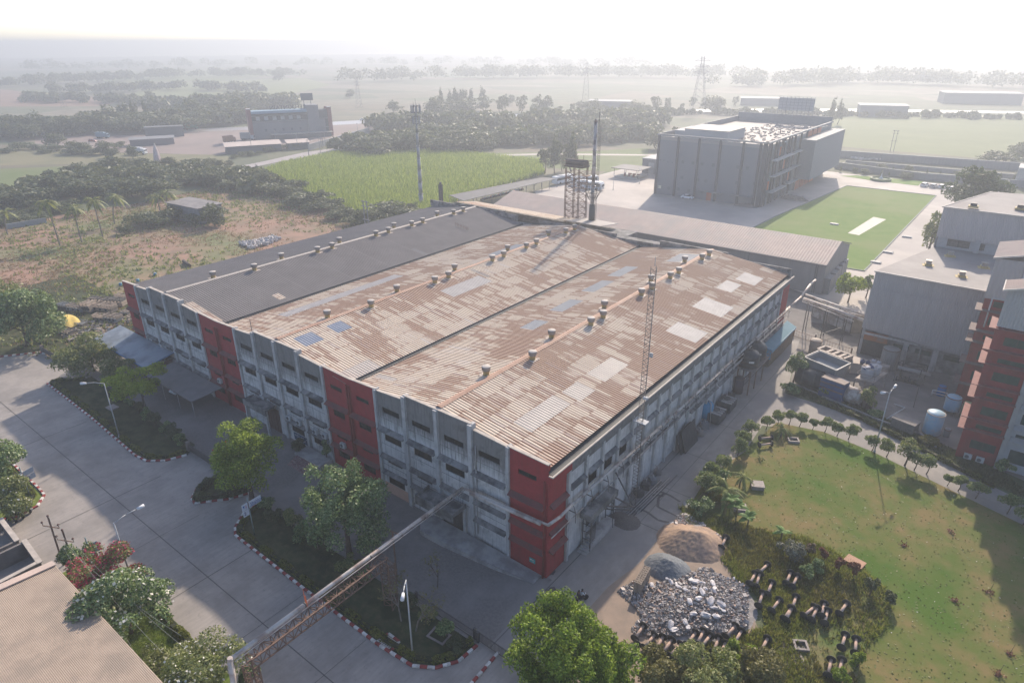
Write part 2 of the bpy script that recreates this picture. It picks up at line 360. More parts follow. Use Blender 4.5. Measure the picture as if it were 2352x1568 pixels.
# ================================================================ the long factory
BW, DEP = 5.0, 76.35
RED = None
def stained(name, base, dark, amt=.5, ztop=None):
    mt, t, b = _nodes(name); v = coord(t)
    c = ramp(t, noise(t, v, 1.1, 8, .68), [(.35, base), (.7, tuple(x*.72 for x in base))])
    st = noise(t, mapping(t, v, (2.2,2.2,.16)), 1.6, 5, .7); c = mix(t, ramp(t, st, [(.52, 0), (.70, amt)]), c, dark)
    bl = noise(t, v, .45, 7, .7); c = mix(t, ramp(t, bl, [(.54, 0), (.70, amt)]), c, dark)
    if ztop is not None:   # weather stain of the parapet band: mould below the coping, as far down as rain soaks it
        sx = N(t, 'ShaderNodeSeparateXYZ'); t.links.new(v, sx.inputs[0])
        h = mth(t, 'ADD', mth(t, 'MULTIPLY', mth(t, 'SUBTRACT', sx.outputs[2], ztop), .22), mth(t, 'MULTIPLY', st, .9))
        c = mix(t, ramp(t, h, [(.42, 0), (.85, .75)]), c, dark)
    t.links.new(c, b.inputs['Base Color']); b.inputs['Roughness'].default_value = .85; bumpit(t, b, noise(t, v, 7, 4), .02); return mt
RED = stained('red_paint', (.33,.030,.034), (.14,.035,.035), .5)
GREYW = stained('stained_render', (.58,.565,.545), (.08,.077,.072), .85, 9.9)
GREYL = stained('old_white_render', (.62,.605,.585), (.16,.155,.15), .5, 12.0)
PIL = stained('pilaster_render', (.48,.47,.455), (.10,.10,.10), .6)
LEDGE = M('ledge_mould', (.16,.155,.15), (.26,.25,.24), .9, .9, c3=(.08,.08,.08), scale3=.6, bump=.03)
COPE = M('coping_concrete', (.50,.44,.38), (.36,.32,.28), 1.2, .85)
GLASS = M('dark_glass', (.012,.014,.014), (.022,.025,.025), .8, .35, spec=.25)
FRAME = M('window_grille', (.03,.032,.032), (.05,.05,.05), 4, .6)
PIPEG = M('pipe_grey', (.36,.34,.32), (.28,.26,.25), 1.5, .55)
PIPEC = M('pipe_clad', (.56,.50,.44), (.46,.41,.37), .8, .5, c3=(.30,.22,.18), scale3=.7)
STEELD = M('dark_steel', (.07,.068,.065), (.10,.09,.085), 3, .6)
RUSTS = M('rusty_steel', (.19,.115,.08), (.13,.085,.065), 3, .75)
FAC = empty('factory_building', (-45,0,0), 'long factory with three low gabled roofs, red and stained grey front', 'factory')
def wallf(mb, axis, u0, u1, z0, z1, holes, pos, sgn, rec=.22):
    """wall front sheet with openings; axis 'x': u=x at y=pos (faces -y); axis 'y': u=y at x=pos (faces +x)"""
    us = sorted({u0, u1, *[h[0] for h in holes], *[h[1] for h in holes]}); zs = sorted({z0, z1, *[h[2] for h in holes], *[h[3] for h in holes]})
    P = (lambda u, z, d: (u, pos+d, z)) if axis == 'x' else (lambda u, z, d: (pos-d, u, z))
    for a, c in zip(us, us[1:]):
        for e, f in zip(zs, zs[1:]):
            if any(h[0] <= a and c <= h[1] and h[2] <= e and f <= h[3] for h in holes): continue
            mb.quad(P(a,e,0), P(c,e,0), P(c,f,0), P(a,f,0))
    for h in holes:
        a, c, e, f = h
        mb.quad(P(a,f,0), P(c,f,0), P(c,f,rec), P(a,f,rec)); mb.quad(P(a,e,0), P(a,e,rec), P(c,e,rec), P(c,e,0))
        mb.quad(P(a,e,0), P(a,f,0), P(a,f,rec), P(a,e,rec)); mb.quad(P(c,e,0), P(c,e,rec), P(c,f,rec), P(c,f,0))
def window(parent, axis, a, c, e, f, pos, rec=.2, nm=4, fm=None, gm=None):
    off = tuple(parent.location); mb = MB(); t_ = .05
    def bx(u0, u1, z0, z1, d0, d1):
        if axis == 'x': mb.box(u0, u1, pos+d0, pos+d1, z0, z1)
        else: mb.box(pos-d1, pos-d0, u0, u1, z0, z1)
    d0, d1 = rec-.09, rec-.03
    bx(a, c, e, e+t_, d0, d1); bx(a, c, f-t_, f, d0, d1); bx(a, a+t_, e+t_, f-t_, d0, d1); bx(c-t_, c, e+t_, f-t_, d0, d1)
    for i in range(1, nm): u = a+(c-a)*i/nm; bx(u-.02, u+.02, e+t_, f-t_, d0, d1)
    wo = mb.build('window', fm or FRAME, parent, off=off)
    p = MB()
    if axis == 'x': p.quad((a,pos+rec-.01,e), (c,pos+rec-.01,e), (c,pos+rec-.01,f), (a,pos+rec-.01,f))
    else: p.quad((pos-rec+.01,a,e), (pos-rec+.01,c,e), (pos-rec+.01,c,f), (pos-rec+.01,a,f))
    p.build('pane', gm or GLASS, wo, off=off); return wo
off = (-45, 0, 0)
redb = {0, 5, 6, 11, 12, 17}
def ptop(k):  # parapet top per bay (stepped gable)
    j = k % 6
    return {0:(14.25,14.45), 1:(14.3,14.62), 2:(15.2,15.2), 3:(15.2,15.2), 4:(14.62,14.3), 5:(14.45,14.25)}[j]
wins = []
for k in range(18):
    x1, x0 = -BW*k, -BW*(k+1); red = k in redb; mb = mr = mg = MB(); xc = (x0+x1)/2-.1
    hs = []
    if red: W_ = 1.15; rows = [(11.75,12.35), (7.8,8.9), (4.55,5.05), (1.5,2.7)]
    else: W_ = 1.45; rows = [(11.7,12.45), (7.75,9.15), (4.6,5.1), (1.5,2.9)]
    for ri, (e, f) in enumerate(rows):
        if k == 0 and ri > 0: continue
        if k == 1 and ri > 0: continue
        if k in (2, 9) and ri == 3: continue
        if k == 2 and ri == 2: continue
        w2 = W_*(.88 if ri == 2 else 1)
        hs.append((xc-w2, xc+w2, e, f))
    wallf(mb, 'x', x0, x1, 0, 13.6, hs, 0.0, 1); wins += [('x',)+h+(0.0,) for h in hs]
    zl, zr = ptop(k)[1], ptop(k)[0]; mb = mr if red else mg
    mb.hexa([(x0,0,13.6), (x1,0,13.6), (x1,.28,13.6), (x0,.28,13.6), (x0,0,zl if k%6 in (0,1,2) else ptop(k)[1]), (x1,0,zr), (x1,.28,zr), (x0,.28,zl)])
    mb.build('wall', RED if red else GREYW, FAC, 'red painted front bay' if red else 'grey mould stained front bay')
for wv in wins: window(FAC, wv[0], wv[1], wv[2], wv[3], wv[4], wv[5], nm=4 if wv[4]-wv[3] > .8 else 2)
RW = []
wallr, wallg = MB(), MB()
wallf(wallr, 'y', 0, 3.5, 0, 12.9, [(1.1,1.7,2.2,2.9), (2.5,2.9,3.2,3.8)], 0.0, 1)
wr2 = MB(); wallf(wr2, 'y', 71.1, DEP, 0, 12.9, [], 0.0, 1); wr2.build('wall', RED, FAC, 'red far bay of the side wall')
for i in range(20):
    y0 = 3.5+3.38*i; y1 = y0+3.38; yc = y0+1.75; hs = []
    if i in (1, 2, 3): hs = [(yc-.95, yc+.95, 7.4, 9.2)]
    elif i > 3: hs = [(yc-1.1, yc+1.1, 8.75, 9.2)]
    else: hs = []
    if i == 1: hs.append((yc-1.0, yc+1.3, .9, 4.4))
    wallf(wallg, 'y', y0, y1, 0, 12.3, hs, 0.0, 1, .5 if i == 1 else .25)
    for h in hs:
        if h[2] > 2: window(FAC, 'y', h[0], h[1], h[2], h[3], 0.0, nm=3)
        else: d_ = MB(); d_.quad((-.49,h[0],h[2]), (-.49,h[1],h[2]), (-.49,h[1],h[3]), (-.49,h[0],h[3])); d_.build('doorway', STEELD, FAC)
wallr.box(.002, .5, -.001, .15, 12.1, 12.95); wallr.box(.423, .5, .15, 3.5, 12.1, 12.95); wallr.build('wall', RED, FAC, 'red painted corner bay of the side wall'); wallg.build('wall', GREYL, FAC, 'pale grey side wall')
# back and left walls
mb = MB(); mb.quad((-90,DEP,0), (-90,0,0), (-90,0,13.2), (-90,DEP,13.2)); mb.quad((0,DEP,0), (-90,DEP,0), (-90,DEP,13.6), (0,DEP,13.6)); mb.build('wall', GREYL, FAC, 'plain rear and left walls')
# pilasters
for k in range(1, 18):
    if k in (6, 12): continue
    x = -BW*k; top = max(ptop(k)[0], ptop(k-1)[1])+.02; wd = .27 if k%6 in (2,3,4) else .2; dp = .34 if k%6 in (2,3,4) else .24
    mb = MB(); mb.box(x-wd, x+wd, -dp, -.003, 0, top); mb.box(x-wd*.8, x+wd*.8, .003, .55, 13.6, top+.06); mb.build('pilaster', PIL, FAC)
for i in range(21): y = 3.5+3.38*i; mb = MB(); mb.box(.003, .32, y-.2, y+.2, 0, 12.3); mb.build('pilaster', PIL, FAC)
# sunshade ledges
LR = M('ledge_red_worn', (.20,.06,.055), (.13,.06,.055), 1.2)
for k in range(18):
    x1, x0 = -BW*k, -BW*(k+1); red = k in redb; a = .26
    zz = (8.95, 5.45, 3.1) if k == 0 else (9.3, 5.4, 3.05)
    for z in zz:
        if k in (2, 9) and z < 4: continue
        pr = .62 if z > 7 else .5; mb = MB()
        mb.hexa([(x0+a,-pr,z), (x1-a,-pr,z), (x1-a,-.003,z+.08), (x0+a,-.003,z+.08), (x0+a,-pr,z+.09), (x1-a,-pr,z+.09), (x1-a,-.003,z+.42), (x0+a,-.003,z+.42)]); mb.build('ledge', LR if red else LEDGE, FAC)
for z in (8.95, 5.45, 3.2): mbr = MB(); mbr.hexa([(.003,.3,z+.08), (.5,.3,z), (.5,3.3,z), (.003,3.3,z+.08), (.003,.3,z+.42), (.5,.3,z+.09), (.5,3.3,z+.09), (.003,3.3,z+.42)]); mbr.build('ledge', LR, FAC)
for i in range(20):
    y0 = 3.7+3.38*i; y1 = y0+2.98
    for z, pr in ((9.3,.5), (5.3,.4), (4.3,.7)):
        if z == 4.3 and not 6 < i < 19: continue
        if z < 6 and i < 3: continue
        if z == 4.3 and i % 3: continue
        y1 = y0+(9.7 if z == 4.3 else 2.98); mbg = MB(); mbg.hexa([(.003,y0,z+.06), (pr,y0,z), (pr,y1,z), (.003,y1,z+.06), (.003,y0,z+.36), (pr,y0,z+.1), (pr,y1,z+.1), (.003,y1,z+.36)]); mbg.build('ledge', LEDGE, FAC)
mb = MB(); mb.box(.003, .14, 3.5, 71.1, 11.35, 12.3); mb.box(.423, .5, 3.502, DEP-.02, 12.2, 12.95); mb.build('fascia', stained('fascia_mould', (.20,.195,.19), (.05,.05,.05), .6), FAC, 'dark mould band under the side gutter')
mb = MB()
for k in range(18):
    x1, x0 = -BW*k, -BW*(k+1); zr, zl = ptop(k)
    mb.hexa([(x0,-.06,zl+.003), (x1,-.06,zr+.003), (x1,.36,zr+.003), (x0,.36,zl+.003), (x0,-.06,zl+.1), (x1,-.06,zr+.1), (x1,.36,zr+.1), (x0,.36,zl+.1)])
mb.box(.36, .54, -.02, DEP, 12.953, 13.08); mb.box(0.01, .36, -.02, .16, 12.953, 13.08)
mb.build('coping', COPE, FAC)
mb = MB(); mb.box(-.9, -.1, .4, DEP-.3, 12.9, 12.98); mb.box(-.1, .42, .4, DEP-.3, 12.32, 12.95)
mb.box(-30.35, -29.65, .4, DEP-.3, 13.22, 13.3); mb.box(-60.35, -59.65, .4, DEP-.3, 13.22, 13.3)
for x in (-30.4, -29.66, -60.4, -59.66): mb.box(x, x+.06, .4, DEP-.3, 13.3, 13.5)
mb.build('gutter', M('gutter_dark', (.085,.09,.09), (.06,.06,.06), 1.5, .7), FAC)
mb = MB(); mb.box(-50, -.1, DEP-.25, DEP+.05, 13.6, 14.3); mb.box(-26, -12, DEP-.3, DEP+.1, 14.3, 15.2); mb.box(-56, -36, DEP-.3, DEP+.1, 14.3, 15.0); mb.box(-90, -62, DEP-.3, DEP+.1, 13.6, 15.1)
mb.build('parapet', LEDGE, FAC, 'stepped concrete parapet at the rear')
# corrugated roofs
PITCH = .42
def corr(mb, x0, z0, x1, z1, y0, y1, lift=0.0, h=.055, pitch=PITCH):
    n = int((y1-y0)/pitch)
    prev = None
    for i in range(n*4+1):
        y = y0+pitch*(i/4); zz = lift+(h if i % 4 in (2, 3) else 0); yy = y-(pitch*.08 if i % 4 in (0, 2) else -pitch*.0)
        cur = ((x0, yy, z0+zz), (x1, yy, z1+zz))
        if prev: mb.quad(prev[0], prev[1], cur[1], cur[0]) if x1 > x0 else mb.quad(prev[1], prev[0], cur[0], cur[1])
        prev = cur
ZE, ZR = 13.38, 15.35
def rooftin(name, dark=False, rust=.5, seed=0.0, bright=1.0):
    mt, t, b = _nodes(name); v = coord(t); sx = N(t, 'ShaderNodeSeparateXYZ'); t.links.new(v, sx.inputs[0]); X, Y, Z = sx.outputs
    if dark:
        c = ramp(t, noise(t, v, .25, 5), [(.3, (.165,.15,.143)), (.7, (.20,.183,.173))])
        fy = mth(t, 'FRACT', mth(t, 'DIVIDE', Y, 4.42)); ln = ramp(t, fy, [(0, 1), (.03, 0)]); c = mix(t, mth(t, 'MULTIPLY', ln, .35), c, (.32,.30,.28))
        t.links.new(c, b.inputs['Base Color']); b.inputs['Roughness'].default_value = .8; b.inputs['Specular IOR Level'].default_value = .15; return mt
    cx = mth(t, 'FLOOR', mth(t, 'DIVIDE', X, 2.5)); cy = mth(t, 'FLOOR', mth(t, 'DIVIDE', Y, PITCH))
    cv = N(t, 'ShaderNodeCombineXYZ'); t.links.new(cx, cv.inputs[0]); t.links.new(cy, cv.inputs[1]); cv.inputs[2].default_value = seed
    wn = N(t, 'ShaderNodeTexWhiteNoise'); t.links.new(cv.outputs[0], wn.inputs['Vector']); cell = wn.outputs[0]
    cv2 = N(t, 'ShaderNodeCombineXYZ'); t.links.new(cx, cv2.inputs[0]); cv2.inputs[1].default_value = seed+3; t.links.new(mth(t, 'FLOOR', mth(t, 'DIVIDE', Y, 8)), cv2.inputs[2])
    wn2 = N(t, 'ShaderNodeTexWhiteNoise'); t.links.new(cv2.outputs[0], wn2.inputs['Vector']); row = wn2.outputs[0]
    base = ramp(t, cell, [(0, tuple(x*bright for x in (.66,.56,.44))), (.5, tuple(x*bright for x in (.61,.51,.40))), (.93, tuple(x*bright for x in (.66,.57,.47))), (1, tuple(x*bright for x in (.64,.59,.53)))])
    big = noise(t, mapping(t, v, (.7,1.3,1)), .10, 4, .55); fine = noise(t, mapping(t, v, (.38,3.1,1)), 1.0, 5, .72)
    # run-off rust in the valleys of the corrugation and below the lap of each sheet
    fr = mth(t, 'FRACT', mth(t, 'DIVIDE', Y, PITCH)); val = ramp(t, fr, [(.0, 1), (.22, .9), (.34, 0), (.93, 0), (1, 1)])
    fx = mth(t, 'FRACT', mth(t, 'DIVIDE', X, 2.5)); lap = ramp(t, fx, [(0, 1), (.05, .35), (.3, 0), (.85, .1), (1, 1)])
    s = mth(t, 'ADD', mth(t, 'MULTIPLY', fine, .42), mth(t, 'MULTIPLY', big, 1.15)); s = mth(t, 'ADD', s, mth(t, 'MULTIPLY', cell, .24)); s = mth(t, 'ADD', s, mth(t, 'MULTIPLY', row, .16)); s = mth(t, 'ADD', s, mth(t, 'MULTIPLY', lap, .10)); s = mth(t, 'ADD', s, rust-.5)
    f1 = mth(t, 'MULTIPLY', ramp(t, s, [(.92, 0), (1.15, 1)]), mth(t, 'ADD', mth(t, 'MULTIPLY', val, .45), .5))
    c = mix(t, f1, base, (.24,.10,.055)); c = mix(t, mth(t, 'MULTIPLY', val, .58), c, (.17,.085,.05))
    c = mix(t, ramp(t, noise(t, v, 2.5, 4, .7), [(.66, 0), (.74, .6)]), c, (.10,.07,.055))
    t.links.new(c, b.inputs['Base Color']); b.inputs['Roughness'].default_value = .8; b.inputs['Specular IOR Level'].default_value = .15; return mt
RT = [rooftin('rusty_tin_near', rust=.51, seed=1), rooftin('rusty_tin_middle', rust=.46, seed=2, bright=1.0), rooftin('dark_tin', True)]
slope = {}
for gi, lab in enumerate(('near roof of pale sheets striped with rust', 'middle roof of pale sheets streaked with rust', 'left roof of plain dark grey sheets')):
    xr = -15-30*gi; xa = xr+14.62; xb = xr-14.62; mb = MB()
    corr(mb, xr, ZR, xa, ZE, .38, DEP-.3); corr(mb, xb, ZE, xr, ZR, .38, DEP-.3)
    mb.build('roof', RT[gi], FAC, lab)
    mb = MB(); mb.hexa([(xr-.42,.4,ZR+.03), (xr+.42,.4,ZR+.03), (xr+.42,DEP-.3,ZR+.03), (xr-.42,DEP-.3,ZR+.03), (xr-.06,.4,ZR+.16), (xr+.06,.4,ZR+.16), (xr+.06,DEP-.3,ZR+.16), (xr-.06,DEP-.3,ZR+.16)])
    mb.build('ridge_cap', M('ridge_rust', (.33,.19,.13), (.40,.27,.2), 1.2) if gi < 2 else M('ridge_cream', (.46,.41,.36)), FAC)
def roofz(x): k = int(-x//30); xr = -15-30*k; return ZR-(ZR-ZE)*abs(x-xr)/14.62
def onroof(px, py):
    p = G(px, py, 14.3)
    for _ in range(4): p = G(px, py, roofz(min(-.4, p.x))+.05)
    return p
PALE = M('new_pale_sheet', (.52,.455,.385), (.44,.385,.33), .5, .6); BLUES = M('blue_tint_sheet', (.20,.235,.30), (.27,.29,.33), .7, .4); GLB = M('pale_blue_sheet', (.34,.335,.33), (.30,.30,.30), .5, .5); WHS = M('grey_white_sheet', (.47,.43,.39), (.40,.36,.33), .5, .6)
PLACED = []
def patch(p0, dx, dy, mat, lab):
    rc = (p0.x, p0.x+dx, p0.y-.4, p0.y+dy+.4)
    if any(rc[0] < o[1] and o[0] < rc[1] and rc[2] < o[3] and o[2] < rc[3] for o in PLACED) or -31 < p0.x < -29-0*dx or p0.x+dx > -.6: return
    if any(p0.x < xr < p0.x+dx for xr in (-15, -30, -45, -60)): dx = [xr for xr in (-15, -30, -45, -60) if p0.x < xr < p0.x+dx][0]-p0.x-.5
    PLACED.append(rc)
    """sheet laid over the roof, from surveyed corner p0"""
    x0, x1 = p0.x, p0.x+dx; y0 = round((p0.y-.38)/PITCH)*PITCH+.38; mb = MB()
    corr(mb, x0, roofz(x0), x1, roofz(x1), y0, y0+dy, .03); mb.build('roof_sheet', mat, FAC, lab)
for (px, py, dx, dy, mm, lab) in ((1180,968,2.5,7.8,PALE,'long pale replaced sheets'), (1196,998,2.4,1.7,PALE,'pale sheet'), (1290,900,2.6,3.4,PALE,'pale sheet'), (1347,858,2.6,6.0,PALE,'pale sheet'), (1378,838,2.6,3.4,PALE,'pale sheet'),
    (1528,760,4.6,4.4,WHS,'whitish sheets'), (1590,703,4.8,5.4,WHS,'whitish sheets'), (1490,790,2.3,8,WHS,'whitish sheets'), (1645,660,2.6,5,WHS,'whitish sheets'), (1690,640,3.4,5,WHS,'whitish sheets'), (1712,622,2.5,10,WHS,'whitish sheets'),
    (1195,752,2.4,4,GLB,'bluish sheets'), (1225,735,2.4,6,GLB,'bluish sheets'), (1262,712,2.4,6,GLB,'bluish sheets'), (1335,668,2.4,7,GLB,'bluish sheets'), (1395,633,2.5,7,GLB,'bluish sheets'),
    (672,778,2.8,3.0,BLUES,'blue translucent sheets'), (752,748,2.6,2.6,BLUES,'blue translucent sheets'), (793,731,2.6,2.6,BLUES,'blue translucent sheets'),
    (640,722,2.5,24,WHS,'pale strip along the middle roof'), (560,737,4.5,18,WHS,'pale sheets'), (905,838,1.2,8,PALE,'pale sheet'), (860,865,3.4,.9,PALE,'pale sheet'), (1120,585,6,9,GLB,'bluish grey sheets'), (1010,668,3,10,WHS,'pale sheets'), (1530,600,4,6,GLB,'bluish sheets'), (765,862,2.5,6,PALE,'pale sheets')):
    patch(onroof(px, py), dx, dy, mm, lab)
mb = MB()
for (px, py, dx, dy) in ((1080,620,4,.9), (945,572,4,.9)):
    p = onroof(px, py); corr(mb, p.x, roofz(p.x), p.x+dx, roofz(p.x+dx), p.y, p.y+1.05, .03)
mb.build('roof_sheet', M('greyer_sheet', (.22,.215,.21)), FAC, 'lighter grey sheets in the dark roof')
p = onroof(*q('S',1105,630)); patch(p, 2.2, 1.3, RT[1], 'small rusty patch in the dark roof')
mb = MB(); corr(mb, -69.5, roofz(-69.5), -61.0, roofz(-61), .5, 2.1, .05); mb.build('roof_sheet', RT[1], FAC, 'rusty end strip of the dark roof')
# downpipes of the red bays, entrance canopies, steps and docks
mb = MB()
for k in (6, 12):
    for dx in (-.22, .22): mb = MB(); mb.build if 0 else None; mb.tube((-30*(k//6)+dx, -.22, .1), (-30*(k//6)+dx, -.22, 13.4), .11); mb.build('downpipe', M('pipe_red', (.22,.035,.03)), FAC)
mb = MB(); mb.tube((-.3,-.25,.1), (-.3,-.25,12.4), .11); mb.build('downpipe', MATS['pipe_red'], FAC)
mb = MB(); mb.path([(-9.35,-.12,12.9), (-9.35,-.12,9.9), (-9.0,-.5,9.8)], .07); mb.path([(-9.35,-.12,9), (-9.35,-.12,1.2)], .06); mb.path([(-50.2,-.15,4.2), (-50.2,-.15,.4)], .07); mb.build('downpipe', PIPEG, FAC, 'pale grey downpipes')
CAN = M('canopy_mould', (.26,.25,.235), (.15,.145,.14), .9, .9, c3=(.09,.09,.085), scale3=.8, bump=.03)
def canopy(x0, x1, z, dep, h, name='entrance_canopy'):
    mb = MB(); mb.box(x0, x1, -dep, -.43, z, z+.16); mb.box(x0, x1, -dep-.001, -dep+.15, z+.16, z+h); mb.box(x0, x0+.15, -dep+.15, -.43, z+.16, z+h); mb.box(x1-.15, x1, -dep+.15, -.43, z+.16, z+h)
    mb.box(x0, x1, -dep+.001, -dep+.14, z-.7, z); return mb.build(name, CAN, FAC)
canopy(-16.5, -10.7, 4.3, 2.7, .55); canopy(-52.2, -46.6, 4.6, 2.2, .3)
mb = MB(); mb.box(-52.1,-51.8,-2.1,-1.8,0,4); mb.box(-47,-46.7,-2.1,-1.8,0,4); mb.box(-11.3,-11.0,-.42,-.05,0,4.3); mb.build('canopy_post', PIL, FAC)
for x0, x1, z1, mt in ((-14.7,-11.4,3.9,STEELD), (-49.7,-46.8,3.8,M('gate_brown', (.10,.06,.05)))):
    mb = MB(); mb.box(x0, x1, -.09, -.02, .3 if x0 > -20 else .02, z1)
    for i in range(1, 4): xx = x0+(x1-x0)*i/4; mb.box(xx-.04, xx+.04, -.14, -.09, .3, z1)
    mb.build('door', mt, FAC)
mb = MB(); mb.prism([(-16.0,-.45), (-16.2,-2.4), (-15.4,-3.3), (-12,-3.2), (-5,-2.4), (-.6,-1.5), (-.6,-.02), (-9,-.45)], .02, .75)
for v_i, v in enumerate(mb.v):
    if v[0] > -1: mb.v[v_i] = (v[0], v[1], min(v[2], .08))
    elif v[0] > -6: mb.v[v_i] = (v[0], v[1], min(v[2], .45))
DOCK = M('dock_concrete', (.40,.375,.355), (.33,.31,.295), 1, .85, c3=(.25,.235,.225), scale3=.5); mb.build('loading_dock', DOCK, FAC)
mb = MB()
mb.box(-40.2,-34.8,-2.6,-.45,.02,.75)
mb.build('entrance_platform', DOCK, FAC)
mb = MB()
for i in range(5): mb.box(-39.6,-35.6,-2.6-.34*(i+1),-2.6-.34*i,.02,.75-.14*(i+1)+.02)
mb.build('steps', M('step_red', (.16,.07,.07), (.28,.22,.21), 4), FAC, 'reddish steps of the middle entrance')
# side wall dock, canopy and stairs
mb = MB(); mb.box(.35, 1.5, 7.2, 11.6, .02, 1.05); mb.build('loading_dock', DOCK, FAC, 'side dock')
mb = MB()
for i in range(5): mb.box(.35, 1.5, 7.2-.36*(i+1), 7.2-.36*i, .02, 1.05-.2*(i+1)+.02)
mb.build('steps', DOCK, FAC, 'grey steps of the side dock')
mb = MB(); mb.box(.35, 1.75, 5.6, 11.6, 5.2, 5.36); mb.box(1.6, 1.75, 5.6, 11.6, 4.5, 5.2); mb.box(.35,1.6,5.6,5.75,4.6,5.2); mb.box(.35,1.6,11.45,11.6,4.6,5.2); mb.build('entrance_canopy', CAN, FAC, 'side canopy over the dock')
mb = MB()
for y in (6.2, 11.2):
    for x in (.5, 1.5): mb.bar((x,y,.1), (x,y,4.5), .09)
for z in (1.5,2.5,3.5): mb.bar((.5,6.2,z), (1.5,6.2,z), .06); mb.bar((.5,11.2,z), (1.5,11.2,z), .06)
for i in range(5): mb.bar((1.5,6.2+i*.25,1.2), (1.5,6.2+i*.25,3.6), .05)
mb.build('gate_frame', STEELD, FAC, 'dark steel frame gate by the side dock')
# flat boards: small notice, mural
mb = MB(); mb.box(-2.2,-1.45,-.05,-.01,1.15,1.75); nb = mb.build('notice_board', M('notice_teal', (.05,.30,.28)), FAC)
mb = MB(); mb.box(-2.12,-1.9,-.055,-.052,1.45,1.6); mb.box(-1.85,-1.55,-.055,-.052,1.5,1.58); mb.box(-1.85,-1.6,-.055,-.052,1.3,1.36); mb.build('marking', KW, nb)
mb = MB(); mb.box(-43.8,-40.5,-.03,-.004,.3,1.45); mo_ = mb.build('mural', M('mural_dark_blue', (.05,.10,.16), (.03,.05,.09), 2), FAC, 'dark blue painted board with white strokes')
mb = MB(); rr = random.Random(3)
for i in range(26): x = rr.uniform(-43.6,-40.8); z = rr.uniform(.45,1.25); mb.box(x, x+rr.uniform(.08,.35), -.035, -.031, z, z+.05)
mb.build('marking', KW, mo_)
mb = MB(); mb.box(-24.74,-20.26,-.006,-.002,.02,1.55); mb.build('wall', M('peach_paint', (.50,.30,.22), (.44,.27,.2)), FAC, 'peach painted lower panel')
mb = MB()
for k in (1,2,3,4,7,8,9,10,13,14,15,16):
    x1, x0 = -BW*k, -BW*(k+1)
    for z in (7.2, 4.2, 10.9): mb.box(x0+.36, x1-.36, -.012, -.004, z, z+.06)
tag(mb.build('plaster_groove', LEDGE, FAC), kind='stuff')
# small lean-to mast, rungs on the roof
mb = MB()
for i in range(9):
    x = -68.5+i*.45; z = roofz(x); mb.bar((x,62,z), (x,62,z+.9), .05)
mb.bar((-68.5,62,roofz(-68.5)+.5), (-64.9,62,roofz(-64.9)+.5), .05); mb.build('roof_rail', RUSTS, FAC)
mb = MB(); mb.path([(-51.3,.6,14.4), (-51.3,.6,16.6)], .04); mb.bar((-51.8,.6,15.4), (-50.8,.6,15.4), .05); mb.build('antenna', STEELD, FAC)

# ---------------------------------------------------------------- turbine vents
VN = M('vent_aluminium', (.34,.31,.28), (.24,.22,.20), 2, .5, metal=.2); VY = M('vent_neck_yellow', (.42,.31,.13), (.32,.24,.11), 2); VP_ = M('vent_flashing', (.46,.39,.33), (.36,.30,.26), 2)
def make_vent():
    t = empty('turbine_vent', (0,0,0), 'v', 'roof vent')
    mb = MB(); mb.hexa([(-.62,-.75,-.16), (.62,-.75,-.16), (.62,.75,-.16), (-.62,.75,-.16), (-.62,-.75,.0), (.62,-.75,.0), (.62,.75,.0), (-.62,.75,.0)]); mb.local('flashing', VP_, t)
    mb = MB(); mb.lathe((0,0,0), [(.42,-.05), (.38,.05), (.36,.52), (.40,.54)], 18); mb.local('neck', VY, t)
    mb = MB(); mb.lathe((0,0,0), [(.40,.54), (.44,.58), (.5,.85), (.47,1.1)], 20)
    for i in range(26):
        a = 2*math.pi*i/26; c, s = math.cos(a), math.sin(a); c2, s2 = math.cos(a+.1), math.sin(a+.1)
        mb.quad((c*.43,s*.43,.58), (c2*.50,s2*.50,.6), (c2*.545,s2*.545,1.08), (c*.49,s*.49,1.08)); mb.quad((c2*.50,s2*.50,.6), (c*.43,s*.43,.58), (c*.49,s*.49,1.08), (c2*.545,s2*.545,1.08))
    hd = mb.local('turbine_head', VN, t)
    mb = MB(); mb.lathe((0,0,0), [(.54,1.08), (.54,1.12), (.4,1.17), (.1,1.2)], 20); mb.local('cap', M('vent_cap', (.46,.42,.38), (.38,.34,.30)), hd)
    return t
vents = {0: [(1117,865,0),(1223,828,1),(1267,775,0),(1357,748,1),(1385,732,1),(1388,707,0),(1473,678,1),(1497,664,1),(1495,645,0),(1539.5,637,1),(1558.7,626,1),(1572.7,598,0),(1612.4,594,1),(1629,582,1)],
 1: [(753,731,0),(853,705,1),(912,668,0),(999,647,1),(1030.5,634.5,1),(1044.4,618,0),(1131,596,1),(1157,586,1),(1166,572,0),(1209,567,1),(1232,558,1),(1260,536,0),(1300,532,1),(1320,523,1)],
 2: [(489,632,0),(584,614,1),(646,587.5,0),(729,572,1),(762,562,1),(779,549,0),(863,532.4,1),(891.4,523.5,1),(904.4,513,0),(945.3,510.4,1),(970.4,501.5,1),(1003.7,485,0),(1041.3,483.5,1),(1063.5,476,1)]}
proto = make_vent(); first = True
rn = ('near rusty roof', 'middle rusty roof', 'dark left roof')
for gi in range(3):
    for i, (px, py, side) in enumerate(vents[gi]):
        x = -15-30*gi+(.95 if side else -.95); d = ray(px, py); t_ = (x-CAM[0])/d[0]; p = CAM+d*t_
        o = proto if first else copy_tree(proto); first = False
        o.location = (x, float(p[1]), roofz(x)+.02); o['label'] = 'turbine vent on the ridge of the %s, %s from the front' % (rn[gi], nth(i)); o['group'] = 'turbine vents along the roof ridges'
